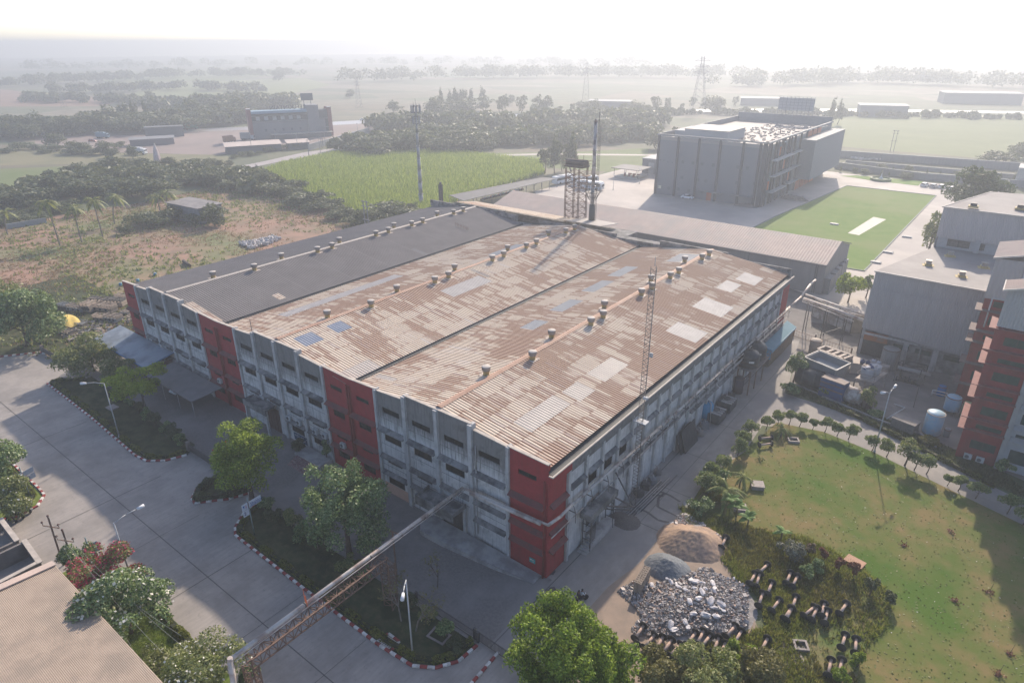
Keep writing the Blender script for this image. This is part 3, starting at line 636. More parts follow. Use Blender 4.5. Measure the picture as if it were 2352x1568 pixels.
# ================================================================ things around the factory
GM = M('grey_cladding', (.40,.385,.37), (.35,.335,.32), 1.5, .6, stretch=(1,1,.1)); GMD = M('grey_cladding_dark', (.20,.21,.22), (.17,.175,.185), 1.2, .6, stretch=(1,1,.15))
GRF = M('grey_roof', (.30,.275,.26), (.26,.24,.225), .3, .8, c3=(.22,.20,.19), scale3=.12)
BEIR = M('beige_tin', (.50,.39,.325), (.44,.34,.285), .5, .7, c3=(.40,.335,.29), scale3=.1)
TRIMC = M('cream_trim', (.55,.50,.44), (.45,.41,.36))
def ribbed(mb, a, b_, c, d, n, h=.06):
    """corrugated quad a-b (ridge side) to d-c (eave side), ribs run from a-b edge to d-c edge"""
    a, b_, c, d = map(Vector, (a, b_, c, d)); nrm = (b_-a).cross(d-a).normalized()
    if nrm.z < 0 or (abs(nrm.z) < .2 and nrm.y > 0): nrm = -nrm
    pr = None
    for i in range(n*4+1):
        t = i/(n*4); o = nrm*(h if i % 4 in (2, 3) else 0); cur = (a.lerp(b_, t)+o, d.lerp(c, t)+o)
        if pr: mb.quad(pr[0], cur[0], cur[1], pr[1])
        pr = cur
# rear annex between factory and long shed
AN = empty('rear_annex', (-65,80,0), 'rusty tin roofed annex behind the dark and middle roofs of the factory', 'annex')
mb = MB(); ribbed(mb, (-82,76.9,15.5), (-50,76.9,15.5), (-50,84.5,14.2), (-82,84.5,14.2), 60); mb.build('roof', rooftin('rusty_tin_annex', rust=.42, seed=5, bright=.72), AN)
mb = MB(); mb.box(-82,-36,76.6,85.5,0,13.4); mb.box(-82,-66,76.45,76.59,13.4,15.4); mb.build('wall', LEDGE, AN)
mb = MB(); mb.hexa([(-50,78,15.3), (-41,78,15.3), (-41,86,14.3), (-50,86,14.3), (-50,78,15.4), (-41,78,15.4), (-41,86,14.4), (-50,86,14.4)]); mb.build('flat_roof', GRF, AN)
mb = MB(); mb.box(-40,-12,77.0,79.0,0,14.0); mb.build('wall', LEDGE, AN, 'narrow rear wall block')
# rectangular stack stub at far-left rear of the factory
s_ = G(1013, 455, 14); mb = MB(); mb.box(s_.x-.4, s_.x+.4, s_.y-.4, s_.y+.4, 0, 17.6); mb.tube((s_.x,s_.y,17.6), (s_.x,s_.y,18.2), .28)
tag(mb.build('stack', STEELD, off=(s_.x, s_.y, 0)), 'short dark metal stack at the rear left corner of the factory', 'stack')
# long grey shed
LS = empty('long_shed', (-50,118,0), 'long low shed with beige ribbed roof and grey walls behind the factory', 'shed')
xl, xr_ = -96, -.8; yf, yb, ym = 107.6, 128.4, 118.0
mb = MB(); ribbed(mb, (xl,ym,9.8), (xr_,ym,9.8), (xr_,yf-.3,6.9), (xl,yf-.3,6.9), 150, .09); ribbed(mb, (xl,ym,9.8), (xr_,ym,9.8), (xr_,yb+.3,6.9), (xl,yb+.3,6.9), 150, .09); mb.build('roof', BEIR, LS)
mb = MB(); mb.box(xl+.2, xr_-.2, yf, yb, 0, 6.8)
for x in (xl+.2, xr_-.2): mb.poly([(x,yf,6.8), (x,yb,6.8), (x,ym,9.7)])
mb.build('wall', GMD, LS)
mb = MB(); mb.bar((xl,yf-.45,6.75), (xr_,yf-.45,6.75), .25, .2); mb.bar((xr_+.02,yf-.4,6.9), (xr_+.02,ym,9.85), .12, .2); mb.bar((xr_+.02,yb+.4,6.9), (xr_+.02,ym,9.85), .12, .2)
for x in (-2.6,-3.0,-18,-34,-50,-66): mb.box(x, x+.14, yf-.2, yf-.02, 0, 6.6)
mb.build('gutter', M('shed_trim', (.12,.13,.15)), LS)
for i, (y0, y1) in enumerate(((108.6,112.4), (113.4,116.4), (117.4,119.6), (121,123.4), (124.4,127))):
    mb = MB(); mb.box(xr_-.19, xr_+1.1-.15*i, y0, y1, 0, 3.6); mb.build('side_bay', GMD, LS)
# thin long canopy with parked two wheelers under it
TC = empty('parking_canopy', (-119,145,0), 'long narrow dark parking canopy beside the crop field', 'canopy')
mb = MB(); a, b_, c, d = G(*q('C',0,1080),3.6), G(*q('C',830,920),3.9), G(*q('C',970,930),3.4), G(*q('C',130,1130),3.2)
for p in ((a, b_, c, d),): mb.hexa([Vector(v)-Vector((0,0,.12)) for v in p]+[Vector(v) for v in p])
mb.build('roof', M('canopy_slate', (.10,.10,.105), (.085,.085,.09), .3), TC)
mb = MB()
for i in range(12): p = d.lerp(c, i/11); mb.bar((p.x,p.y,0), (p.x,p.y,3.2), .14); p = a.lerp(b_, i/11); mb.bar((p.x,p.y,0), (p.x,p.y,3.6), .14)
mb.build('post', GMD, TC)
# steel tank tower on the annex, chimney
WT = empty('tank_tower', (-51.7,84,0), 'square steel lattice tower carrying a flat dark tank behind the rusty roofs', 'tower')
mb = MB(); cx, cy, hw = -51.7, 84.6, 1.75
for sx in (-1, 1):
    for sy in (-1, 1):
        for k in (-.28, .28): mb.bar((cx+sx*hw+k*.5, cy+sy*hw, 0), (cx+sx*hw+k*.5, cy+sy*hw, 25.9), .12)
        mb.bar((cx+sx*hw, cy+sy*hw+.28*-sy, 0), (cx+sx*hw, cy+sy*hw+.28*-sy, 25.9), .12)
zz = [2+1.45*i for i in range(17)]
for a, c in zip(zz, zz[1:]):
    for (p, r) in (((-1,-1),(1,-1)), ((1,-1),(1,1)), ((1,1),(-1,1)), ((-1,1),(-1,-1))):
        A = (cx+p[0]*hw, cy+p[1]*hw); B = (cx+r[0]*hw, cy+r[1]*hw)
        mb.bar((*A,a), (*B,a), .09); mb.bar((*A,a), (*B,c), .07); mb.bar((*B,a), (*A,c), .07)
mb.build('lattice_frame', RUSTS, WT)
mb = MB(); mb.tube((cx-2.6,cy,26.8), (cx+2.6,cy,26.8), .85, .85, 16); mb.box(cx-2.4, cx+2.4, cy-1.6, cy+1.6, 26.0, 26.35); mb.build('tank', M('tank_dark', (.10,.085,.075), (.15,.12,.10), 1), WT)
mb = MB()
for x0, y0, x1, y1 in ((-2.4,-2,2.6,-2),(2.6,-2,2.6,2),(2.6,2,-2.4,2),(-2.4,2,-2.4,-2)):
    for z in (26.6,27.3): mb.bar((cx+x0,cy+y0,z), (cx+x1,cy+y1,z), .06)
mb.box(cx+1.8, cx+3.3, cy-.9, cy+.9, 24.2, 24.3)
for z in (24.8,25.4): mb.bar((cx+3.3,cy-.9,z),(cx+3.3,cy+.9,z),.06)
for y in (-.9,.9): mb.bar((cx+3.3,cy+y,24.3),(cx+3.3,cy+y,25.4),.06)
for x in (-.6,.2): mb.bar((cx+x,cy,27.6),(cx+x,cy,28.5),.07)
mb.bar((cx-.6,cy,28.5),(cx+.2,cy,28.5),.07); mb.bar((cx+1.7,cy,27.6),(cx+1.7,cy,28.7),.06); mb.build('railing', RUSTS, WT)
CH = empty('chimney', (-46.9,84,0), 'tall slender metal chimney with a caged ladder beside the tank tower', 'chimney')
mb = MB(); cx, cy = -46.9, 84; mb.tube((cx,cy,14), (cx,cy,18.3), .72, .66, 14); mb.build('base', STEELD, CH)
mb = MB(); mb.tube((cx,cy,18.3), (cx,cy,22), .48, .4, 14); mb.tube((cx,cy,22), (cx,cy,36), .42, .38, 14)
for z in (22.3,26.2,30): mb.tube((cx,cy,z), (cx,cy,z+.15), .6, .6, 14)
mb.tube((cx,cy,36), (cx,cy,36.7), .5, .05, 14); mb.build('flue', M('flue_metal', (.46,.44,.43), (.36,.33,.31), .4, .6, stretch=(1,1,.25), c3=(.13,.11,.10), scale3=.5), CH)
mb = MB()
for dy in (-.25,.25): mb.bar((cx+.95,cy+dy,14), (cx+.95,cy+dy,35.3), .06)
for i in range(60): z = 14.3+.35*i; mb.bar((cx+.95,cy-.25,z), (cx+.95,cy+.25,z), .04)
for i in range(14): z = 22+i; mb.bar((cx+.95,cy-.3,z), (cx+1.35,cy,z), .04); mb.bar((cx+.95,cy+.3,z), (cx+1.35,cy,z), .04)
mb.bar((cx+1.35,cy,22), (cx+1.35,cy,35.5), .05); mb.bar((cx+.8,cy,35), (cx+.8,cy,38), .1); mb.build('ladder', STEELD, CH)
mb = MB()
for z, r in ((20,.95), (21,1.7), (22,1.7), (22.6,1.7)):
    for i in range(12):
        a0, a1 = 2*math.pi*i/12, 2*math.pi*(i+1)/12; mb.bar((cx+r*math.cos(a0),cy+r*math.sin(a0),z), (cx+r*math.cos(a1),cy+r*math.sin(a1),z), .07)
for i in range(12):
    a0 = 2*math.pi*i/12; mb.bar((cx+1.7*math.cos(a0),cy+1.7*math.sin(a0),21), (cx+1.7*math.cos(a0),cy+1.7*math.sin(a0),22.6), .06); mb.bar((cx+.7*math.cos(a0),cy+.7*math.sin(a0),19.2), (cx+1.7*math.cos(a0),cy+1.7*math.sin(a0),21), .06)
mb.lathe((cx,cy,20.95), [(1.65,0), (1.65,.06)], 12); mb.build('platform', STEELD, CH)
# telecom pole
b0 = G(968, 472); TP = empty('telecom_tower', b0, 'tall grey steel monopole with cellular antennas beside the crop field', 'telecom tower')
mb = MB(); zc = 0
for i in range(7):
    r0 = .78-.07*i; mb.tube((b0.x,b0.y,i*4.0), (b0.x,b0.y,i*4.0+4.0), r0, r0-.05, 14); mb.tube((b0.x,b0.y,i*4+3.9), (b0.x,b0.y,i*4+4.1), r0+.12, r0+.12, 14)
mb.tube((b0.x,b0.y,28), (b0.x,b0.y,33), .3, .22, 10); mb.build('pole', M('galvanised', (.30,.31,.32), (.25,.26,.27), 1, .5, metal=.3), TP)
mb = MB()
for zb, r, n in ((27.0,1.25,8), (30.4,1.6,9)):
    for i in range(n): a = 2*math.pi*i/n; mb.cbox((b0.x+r*math.cos(a), b0.y+r*math.sin(a), zb+1.3), (.16,.34,2.3), a); mb.bar((b0.x+r*.9*math.cos(a), b0.y+r*.9*math.sin(a), zb), (b0.x+r*.9*math.cos(a), b0.y+r*.9*math.sin(a), zb+2.9), .07)
mb.tube((b0.x+1.9,b0.y,31.6), (b0.x+2.1,b0.y,31.6), .4); mb.tube((b0.x+1.8,b0.y-.3,27.8), (b0.x+2,b0.y-.3,27.8), .35); mb.build('antenna', M('antenna_grey', (.35,.35,.36)), TP)
mb = MB()
for z, r in ((27.1,1.3), (29.4,1.3), (30.6,1.5), (32.6,1.5)):
    for i in range(8): a0, a1 = math.pi*i/4, math.pi*(i+1)/4; mb.bar((b0.x+r*math.cos(a0),b0.y+r*math.sin(a0),z), (b0.x+r*math.cos(a1),b0.y+r*math.sin(a1),z), .1)
    for i in range(4): a0 = math.pi*i/2; mb.bar((b0.x,b0.y,z), (b0.x+r*math.cos(a0),b0.y+r*math.sin(a0),z), .1)
mb.bar((b0.x,b0.y,33), (b0.x,b0.y,35), .06); mb.bar((b0.x-1,b0.y,32), (b0.x-1,b0.y,34), .05); mb.build('mounting_ring', STEELD, TP)
# guyed lattice mast at the side wall
MS = empty('lattice_mast', (1.6,16.4,0), 'slim triangular lattice radio mast beside the side wall of the factory', 'mast')
mb = MB(); px_, py_ = 1.5, 16.4; cs = [(px_-.33,py_-.2), (px_+.33,py_-.2), (px_,py_+.38)]; HM = 30.5
for c_ in cs: mb.tube((*c_,0), (*c_,HM), .03, .03, 6)
k = 0; z = .2
while z < HM-.6:
    for i in range(3): A, B = cs[i], cs[(i+1)%3]; mb.bar((*A,z), (*B,z+.5), .03); mb.bar((*A,z+.5), (*B,z+.5), .025)
    z += .5
mb.build('lattice_frame', M('mast_steel', (.22,.20,.18), (.16,.13,.11), 3, .6), MS)
mb = MB(); mb.cbox((px_+.5,py_,20.5), (.35,.15,.5)); mb.cbox((px_+.4,py_-.2,15.2), (.5,.3,.3)); mb.box(px_-.8,px_+.8,py_-.5,py_+.5,11.9,12.0); mb.bar((px_,py_,HM), (px_,py_,HM+1), .04); mb.bar((px_-.3,py_,HM-1.4), (px_+.3,py_,HM-1.4), .05); mb.build('antenna', M('antenna_pale', (.45,.46,.47)), MS)
# fallen beam bundle / hoist arms near the side dock
mb = MB(); e_ = Vector((3.3,12.6,3.0))
mb.bar((1.3,8.2,5.0), e_, .16); mb.bar((1.4,10.6,5.0), e_, .16); mb.bar((.5,13.0,6.4), e_, .12); mb.bar((1.3,8.2,5.0), (1.4,10.6,5.0), .12); mb.bar((1.3,8.2,4.6), (3.2,12.5,2.6), .1)
tag(mb.build('hoist_frame', STEELD, off=(2,11,5)), 'dark steel hoist arms projecting from the side dock canopy', 'hoist')
# pipe over the road with truss and supports
PB = empty('pipe_bridge', (-10.8,-20,0), 'rusty steel truss bridge carrying a pale pipe over the concrete road', 'pipe bridge')
PX, PZ = -10.65, 7.15
mb = MB(); mb.tube((PX,-28.6,PZ), (PX,-.9,PZ+.2), .2, .2, 12); mb.tube((PX+.33,-28.4,PZ-.15), (PX+.33,-.9,PZ+.1), .05, .05, 6); mb.tube((PX,-28.6,PZ+.02), (PX+.25,-29.2,0), .24, .24, 12); mb.lathe((PX,-28.6,PZ-.2), [(.2,0),(.26,.2),(.2,.42)], 10)
mb.build('pipe', PIPEC, PB)
mb = MB(); t0, t1 = -27.4, -12.8; zt, zb = PZ-.45, PZ-1.45; xs = (PX+.02, PX+1.0); nb_ = 19
for x in xs:
    mb.bar((x,t0,zt), (x,t1,zt), .11); mb.bar((x,t0,zb), (x,t1,zb), .11)
    for i in range(nb_):
        ya, yb_ = t0+(t1-t0)*i/nb_, t0+(t1-t0)*(i+1)/nb_; mb.bar((x,ya,zt), (x,ya,zb), .06); mb.bar((x,ya,zb if i%2 else zt), (x,yb_,zt if i%2 else zb), .06)
for i in range(nb_+1):
    ya = t0+(t1-t0)*i/nb_
    for z in (zt, zb): mb.bar((xs[0],ya,z), (xs[1],ya,z), .06)
    if i < nb_: mb.bar((xs[i%2],ya,zt), (xs[1-i%2],ya+(t1-t0)/nb_,zt), .05)
mb.build('truss', RUSTS, PB)
for yy in (-27.4, -12.6):
    mb = MB(); lg = [(xs[0]-.1,yy-.4), (xs[1]+.1,yy-.4), (xs[1]+.1,yy+.4), (xs[0]-.1,yy+.4)]
    for c_ in lg: mb.bar((*c_,0), (*c_,zb), .1)
    for i in range(8):
        z0_ = .1+i*.68
        for j in range(4): A, B = lg[j], lg[(j+1)%4]; mb.bar((*A,z0_), (*B,z0_+.68), .05); mb.bar((*A,z0_+.68), (*B,z0_+.68), .05)
    mb.build('support_leg', RUSTS, PB)
mb = MB(); mb.bar((-12.2,-9.9,0), (-12.2,-9.9,6.6), .12); mb.bar((-12.5,-9.9,6.5), (-10.5,-9.9,6.9), .1); mb.build('support_leg', RUSTS, PB, 'single rusty post')
for y in (-21.6,-14.2,-7,-3): mb = MB(); mb.tube((PX,y,PZ+.05), (PX,y+.15,PZ+.05), .25, .25, 12); mb.build('pipe_collar', STEELD, PB)
p = G(*q('L',1080,870), 7.3); mb = MB(); mb.quad((p.x-.05,p.y,7.4), (p.x-.3,p.y,7.5), (p.x-.5,p.y+.1,9.1), (p.x-.25,p.y,8.2)); mb.box(p.x-.06,p.x-.02,p.y-.02,p.y+.02,7.2,8.4)
tag(mb.build('flag', M('orange_cloth', (.75,.16,.04)), off=(p.x,p.y,7.3)), 'small orange flag fluttering on the pipe over the road', 'flag')
# pipe run round the factory corner
PR = empty('wall_pipe', (0,0,0), 'pale clad pipe running round the red corner and along the side wall', 'pipe')
mb = MB(); mb.path([(-10.65,-.9,7.35), (-5,-.75,7.6), (.55,-.7,7.8)], .13, 10); mb.tube((-9.5,-.95,7.2), (-.2,-.95,7.75), .2, .2, 10); mb.path([(.55,-.7,7.8), (.75,1.2,7.75), (.6,3.6,7.7), (.75,24,7.3), (.75,48,7.3), (.75,76,7.3), (1.0,82,7.6)], .17, 10)
mb.path([(.5,0,5.6), (.55,3.6,5.75), (.55,6,5.75)], .06); mb.build('pipe', PIPEC, PR)
mb = MB(); mb.path([(.95,20,6.9), (.95,76,6.9)], .08); mb.path([(1.15,24,6.4), (1.15,76,6.4)], .06); mb.path([(.95,32,5.9), (.95,74,5.9)], .1); mb.path([(.7,15.5,5.6), (.7,30,5.6), (.75,30,6.9)], .06); mb.path([(.9,8,5.9), (.9,26,6.2)], .07); mb.build('pipe', PIPEG, PR, 'thin grey pipes beside the clad one')
for i in range(22):
    mb = MB(); y = 3.4+3.38*i; mb.bar((.0,y,7.0), (1.2,y,7.0), .07); mb.bar((1.2,y,5.7), (1.2,y,7.0), .05)
    mb.bar((1.2,y,6.95), (.9,y,7.8), .05); mb.build('bracket', STEELD, PR)
# --------------------------------------------------- sheds on the left of the front
LT = empty('lean_to_shed', (-85,-1,0), 'blue grey sheet roofed lean-to at the far left end of the factory front', 'shed')
mb = MB(); A = [(-95.5,-5.0,3.6), (-76.4,-5.0,3.6), (-76.4,-.1,4.6), (-95.5,-.1,4.6)]; mb.hexa([Vector(v)-Vector((0,0,.08)) for v in A]+A); mb.build('roof', M('slate_blue_tin', (.22,.26,.30), (.27,.30,.33), .5, .5, c3=(.15,.17,.19), scale3=.3), LT)
mb = MB(); mb.box(-76.6,-76.42,-4.9,-.4,.02,3.4); mb.build('wall', M('brown_brick', (.12,.06,.045), (.09,.045,.035), 3), LT)
mb = MB(); mb.bar((-95.6,-5.05,3.5), (-76.3,-5.05,3.5), .1, .18); mb.bar((-76.3,-5.05,3.5), (-76.3,0,4.5), .1, .18); mb.build('eave_trim', M('trim_blue', (.10,.20,.34)), LT)
mb = MB()
for x in (-94,-88,-82,-77): mb.bar((x,-4.8,.02), (x,-4.8,3.5), .12)
mb.build('post', STEELD, LT)
PC = empty('car_canopy', (-68,-3,0), 'flat grey car canopy on thin posts against the factory front', 'canopy')
mb = MB(); A = [(-75.3,-5.6,2.9), (-60.9,-5.6,2.9), (-60.6,-.7,3.3), (-75.6,-.7,3.3)]; mb.hexa([Vector(v)-Vector((0,0,.07)) for v in A]+A); mb.build('roof', M('canopy_grey', (.21,.195,.19), (.17,.16,.155), .6), PC)
mb = MB()
for x in (-75,-70.3,-65.6,-61.2): mb.bar((x,-5.4,.02), (x,-5.4,2.85), .08)
mb.build('post', PIPEG, PC)
# gates of the front yard
def railing(name, a, b_, h, label, cat, mat=STEELD, gap=.16, z=0, fat=.025):
    t = empty(name, (a[0],a[1],z), label, cat); a = Vector((*a,z)); b_ = Vector((*b_,z)); L = (b_-a).length; n = max(2, int(L/gap)); mb = MB()
    for i in range(n+1): p = a.lerp(b_, i/n); mb.bar(p+Vector((0,0,.08)), p+Vector((0,0,h)), fat)
    mb.build('bar', mat, t); mb = MB()
    for zz_ in (.12, h-.12): mb.bar(a+Vector((0,0,zz_)), b_+Vector((0,0,zz_)), .06)
    mb.build('rail', mat, t); mb = MB()
    for p in (a, b_): mb.cbox(p+Vector((0,0,h/2+.05)), (.22,.22,h+.1))
    mb.build('post', mat, t); return t
railing('yard_fence', (-8.6,-10.6), (-.4,-10.6), 1.2, 'black metal railing along the verge under the bare tree', 'fence')
railing('sliding_gate', (-.9,-10.5), (7.2,-10.6), 1.3, 'black sliding gate half hidden by the big bright green tree', 'gate', fat=.04)
def slabgate(a, b_, label):
    t = empty('yard_gate', (a[0],a[1],0), label, 'gate'); mb = MB(); mb.bar((*a,.65), (*b_,.65), .08, 1.1); mb.build('panel', STEELD, t); mb = MB(); mb.cbox((*a,.75), (.5,.5,1.5)); mb.build('pillar', M('pillar_brown', (.16,.13,.12), (.22,.19,.17)), t)
slabgate((-53.2,-10.6), (-45.4,-10.6), 'low dark gate between the left grass verge and the light green tree')
slabgate((-105.6,-10.4), (-99.6,-10.2), 'low dark gate at the scrap yard entrance on the far left')
# --------------------------------------------------- right side buildings
def winbox(t, x0, x1, z0, z1, y, gm=None):
    mb = MB(); mb.box(x0, x1, y-.03, y-.002, z0, z1); f = mb.build('window', FRAME, t); mb = MB(); n = 2
    for i in range(n): a = x0+.06+(x1-x0-.06)*i/n; mb.box(a, x0+(x1-x0)*(i+1)/n-.06, y-.036, y-.031, z0+.06, z1-.06)
    mb.build('pane', gm or M('green_glass', (.035,.075,.065), (.02,.04,.04), 1, .15), f)
WB = empty('process_shed', (20,85,0), 'large grey clad process shed with a flat pale roof beside the plant yard', 'shed')
FP_ = [(12.7,79.7), (28.8,79.2), (34,80), (42,90), (42,104), (18.4,102.4)]
mb = MB(); mb.prism([(12.9,80.3), (28.6,79.8), (34,80.5), (41.5,91), (41.5,103), (18.5,101.5)], 0, 15.4); mb.build('wall', M('shed_wall_plaster', (.30,.29,.27), (.24,.23,.22), .8, c3=(.17,.155,.14), scale3=.4), WB)
mb = MB()
ribbed(mb, (12.7,79.7,15.5), (28.7,79.2,15.5), (28.7,79.2,12.2), (12.7,79.7,12.2), 50, .05); ribbed(mb, (12.6,79.35,12.6), (28.7,78.85,12.6), (28.7,78.75,4.2), (12.6,79.25,5.2), 50, .05)
ribbed(mb, (12.7,79.7,15.5), (18.4,102.4,15.5), (18.4,102.4,5.2), (12.7,79.7,5.2), 60, .04); mb.build('cladding', GM, WB)
mb = MB(); mb.prism([(12.6,79.5), (28.8,79.0), (34.1,80), (42,90.6), (42,103.5), (18.4,102.5)], 15.5, 15.62); mb.build('roof', GRF, WB)
mb = MB(); mb.bar((12.5,79.4,15.6), (28.8,78.9,15.6), .25, .22); mb.build('coping', TRIMC, WB)
mb = MB(); mb.box(12.6,13.1,79.9,80.4,0,5.2)
for x in (19.5,24): mb.box(x,x+.8,79.5,80.0,0,4.2)
mb.box(13,34,79.45,79.9,4.0,4.4); mb.build('column', PIL, WB)
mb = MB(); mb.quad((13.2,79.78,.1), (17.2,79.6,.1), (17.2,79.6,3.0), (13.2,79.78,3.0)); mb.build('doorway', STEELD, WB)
mb = MB(); mb.quad((13.2,79.6,3.0), (17.0,79.45,3.0), (17.0,79.45,4.6), (13.2,79.6,4.6)); mb.build('rust_panel', M('rust_stain', (.24,.16,.12), (.30,.12,.05), .8, lo=.45, hi=.55), WB)
for x in (18.0,21.4,25.6): winbox(WB, x, x+2.4, 2.6, 3.5, 79.55+(-.0))
VC = M('vent_yellow', (.46,.36,.17), (.36,.29,.15))
for i, (a, b_) in enumerate(((845,1110), (1190,970), (1370,1290), (1720,1150))):
    p = G(*q('V',a,b_), 15.62); t = empty('roof_cowl', p, ['small yellow footed roof cowl nearest the open left edge of the process shed roof', 'roof cowl on the process shed closest to the windows of the taller shed', 'yellow footed roof cowl near the front coping of the process shed', 'roof cowl on the process shed beside the grey stair tower'][i], 'roof vent', 'roof cowls on the process shed')
    mb = MB(); mb.cbox(p+Vector((0,0,.18)), (1.1,1.1,.36), .2); mb.cbox(p+Vector((0,0,.03)), (1.8,1.5,.05), .2); mb.build('base', VC, t); mb = MB(); mb.cbox(p+Vector((0,0,.62)), (.8,.8,.5), .2); mb.cbox(p+Vector((0,0,.92)), (1.0,1.0,.08), .2); mb.build('hood', VN, t)
TB = empty('tall_shed', (30,110,0), 'taller grey ribbed shed with low pitched roof behind the process shed', 'shed')
c0 = onX('F', 1630, 518, 18.3); z_t = 23.2
mb = MB(); ribbed(mb, (18.2,102.4,z_t), (48,101.8,z_t), (48,101.8,17.6), (18.2,102.4,17.6), 90, .05); ribbed(mb, (18.2,102.4,z_t), (24.5,118,z_t+.8), (24.5,118,14), (18.2,102.4,14), 40, .04); mb.build('cladding', M('cladding_mauve', (.42,.395,.38), (.37,.35,.335), 1, .6, stretch=(1,1,.1)), TB)
mb = MB(); mb.prism([(18.5,102.7), (48,102.1), (48,120), (24.8,118)], 0, 18); mb.build('wall', M('plaster_pale', (.38,.38,.38), (.32,.32,.32)), TB)
mb = MB(); mb.hexa([(18.1,102.2,z_t), (48,101.6,z_t), (48,122,z_t+.9), (24.4,118.3,z_t+.9), (18.1,102.2,z_t+.12), (48,101.6,z_t+.12), (48,122,z_t+1.02), (24.4,118.3,z_t+1.02)]); mb.build('roof', GRF, TB)
mb = MB(); mb.bar((18,102.1,z_t+.1), (48,101.5,z_t+.1), .2, .2); mb.bar((18,102.1,z_t+.1), (24.3,118.3,z_t+1), .2, .2); mb.build('coping', TRIMC, TB)
for i in range(3): x = 20.2+5.2*i; winbox(TB, x, x+3.6, 16.1, 17.4, 102.5-.02*i+.1, M('blind_glass', (.10,.09,.08), (.18,.16,.14), 3, .4))
mb = MB(); mb.box(24.6,25.4,102.0,102.5,15.6,18.0); mb.box(30.2,31.2,101.9,102.4,15.6,18.0); mb.build('column', M('plaster_pale'  , (.38,.38,.38)), TB)
for i, (a, b_) in enumerate(((1555,195), (2290,225))):
    p = G(*q('V',a,b_), z_t+.5); t = empty('roof_cowl', p, ['brownish roof cowl on the left of the taller shed roof','yellowish roof cowl at the right of the taller shed roof'][i], 'roof vent'); mb = MB(); mb.cbox(p+Vector((0,0,.1)), (1.6,1.4,.3)); mb.build('base', VC, t); mb = MB(); mb.cbox(p+Vector((0,0,.5)), (1.0,.8,.5)); mb.build('hood', STEELD, t)
# red stair towers
RB = M('brick_red_paint', (.24,.04,.04), (.20,.034,.036), .8, .75, c3=(.17,.045,.045), scale3=.4); RLD = M('red_ledge', (.23,.09,.08), (.17,.07,.065), 1.2)
ST = empty('red_office_block', (31.1,52.6,0), 'tall red block with ledges and grey ribbed upper cladding at the right edge', 'building')
X0, Y0 = 31.15, 52.6
mb = MB(); mb.box(X0, X0+4.3, Y0, Y0+4, 0, 19.2); mb.build('wall', RB, ST)
mb = MB(); mb.box(X0-.1, X0+.6, Y0-.25, Y0+.5, 0, 19.2); mb.build('column', RB, ST)
zl = [4.6,6.3,9.3,11.1,14.2,16.1,19.0]
for z in zl:
    mb = MB(); mb.hexa([(X0-.8,Y0-.6,z), (X0+4.4,Y0-.6,z), (X0+4.4,Y0+.1,z), (X0-.8,Y0+4,z), (X0-.8,Y0-.6,z+.08), (X0+4.4,Y0-.6,z+.08), (X0+4.4,Y0-.002,z+.2), (X0-.8,Y0+4,z+.12)]); mb.build('ledge', RLD, ST)
for z0_, z1_ in ((1.9,3.1), (4.9,5.5), (7.0,8.2), (9.7,10.3), (12,13.2), (14.5,15.1), (16.9,18.0)): winbox(ST, X0+1.1, X0+3.9, z0_, z1_, Y0)
mb = MB(); x1 = X0+14
ribbed(mb, (X0-.1,Y0-.3,24.0), (x1,Y0-.3,24.0), (x1,Y0-.3,19.3), (X0-.1,Y0-.3,19.3), 44, .05); mb.poly([(X0-.1,Y0-.3,24.0), (x1,Y0-.3,24.0), (x1/2+X0/2,Y0-.3,26)]); mb.box(X0, x1, Y0-.2, Y0+4, 19.3, 24); mb.build('cladding', GM, ST)
mb = MB(); xm = X0/2+x1/2
ribbed(mb, (xm,Y0-.8,26.2), (xm,Y0+4,26.2), (X0-.5,Y0+4,24.0), (X0-.5,Y0-.8,24.0), 28, .07); ribbed(mb, (xm,Y0-.8,26.2), (xm,Y0+4,26.2), (x1+.5,Y0+4,24.0), (x1+.5,Y0-.8,24.0), 28, .07); mb.build('roof', BEIR, ST)
mb = MB(); mb.bar((X0-.5,Y0-.85,24.05), (xm,Y0-.85,26.25), .12, .25); mb.bar((X0-.55,Y0-.85,24.0), (X0-.55,Y0+4,24.0), .12, .2); mb.build('coping', TRIMC, ST)
mb = MB(); mb.box(X0+4.32, x1+6, Y0+.1, Y0+4, 0, 19.2); mb.build('wall', M('grey_office_paint', (.36,.365,.37), (.30,.30,.305), .8), ST, 'pale grey right half')
mb = MB(); mb.box(X0+4.32,X0+4.9,Y0-.3,Y0+.1,0,19.2); mb.box(X0+9.4,X0+10,Y0-.3,Y0+.1,0,19.2)
for z in zl[:-1]: mb.hexa([(X0+4.92,Y0-.8,z), (x1+5,Y0-.8,z), (x1+5,Y0+.1,z), (X0+4.92,Y0+.1,z), (X0+4.92,Y0-.8,z+.1), (x1+5,Y0-.8,z+.1), (x1+5,Y0+.1,z+.5), (X0+4.92,Y0+.1,z+.5)])
mb.build('ledge', M('office_ledge', (.33,.32,.31), (.28,.27,.26)), ST, 'grey ledges of the right half')
for z0_, z1_ in ((1.3,3.2), (4.9,5.5), (7.0,8.4), (9.7,10.3), (12,13.2)): winbox(ST, X0+5.4, X0+9.0, z0_, z1_, Y0+.1)
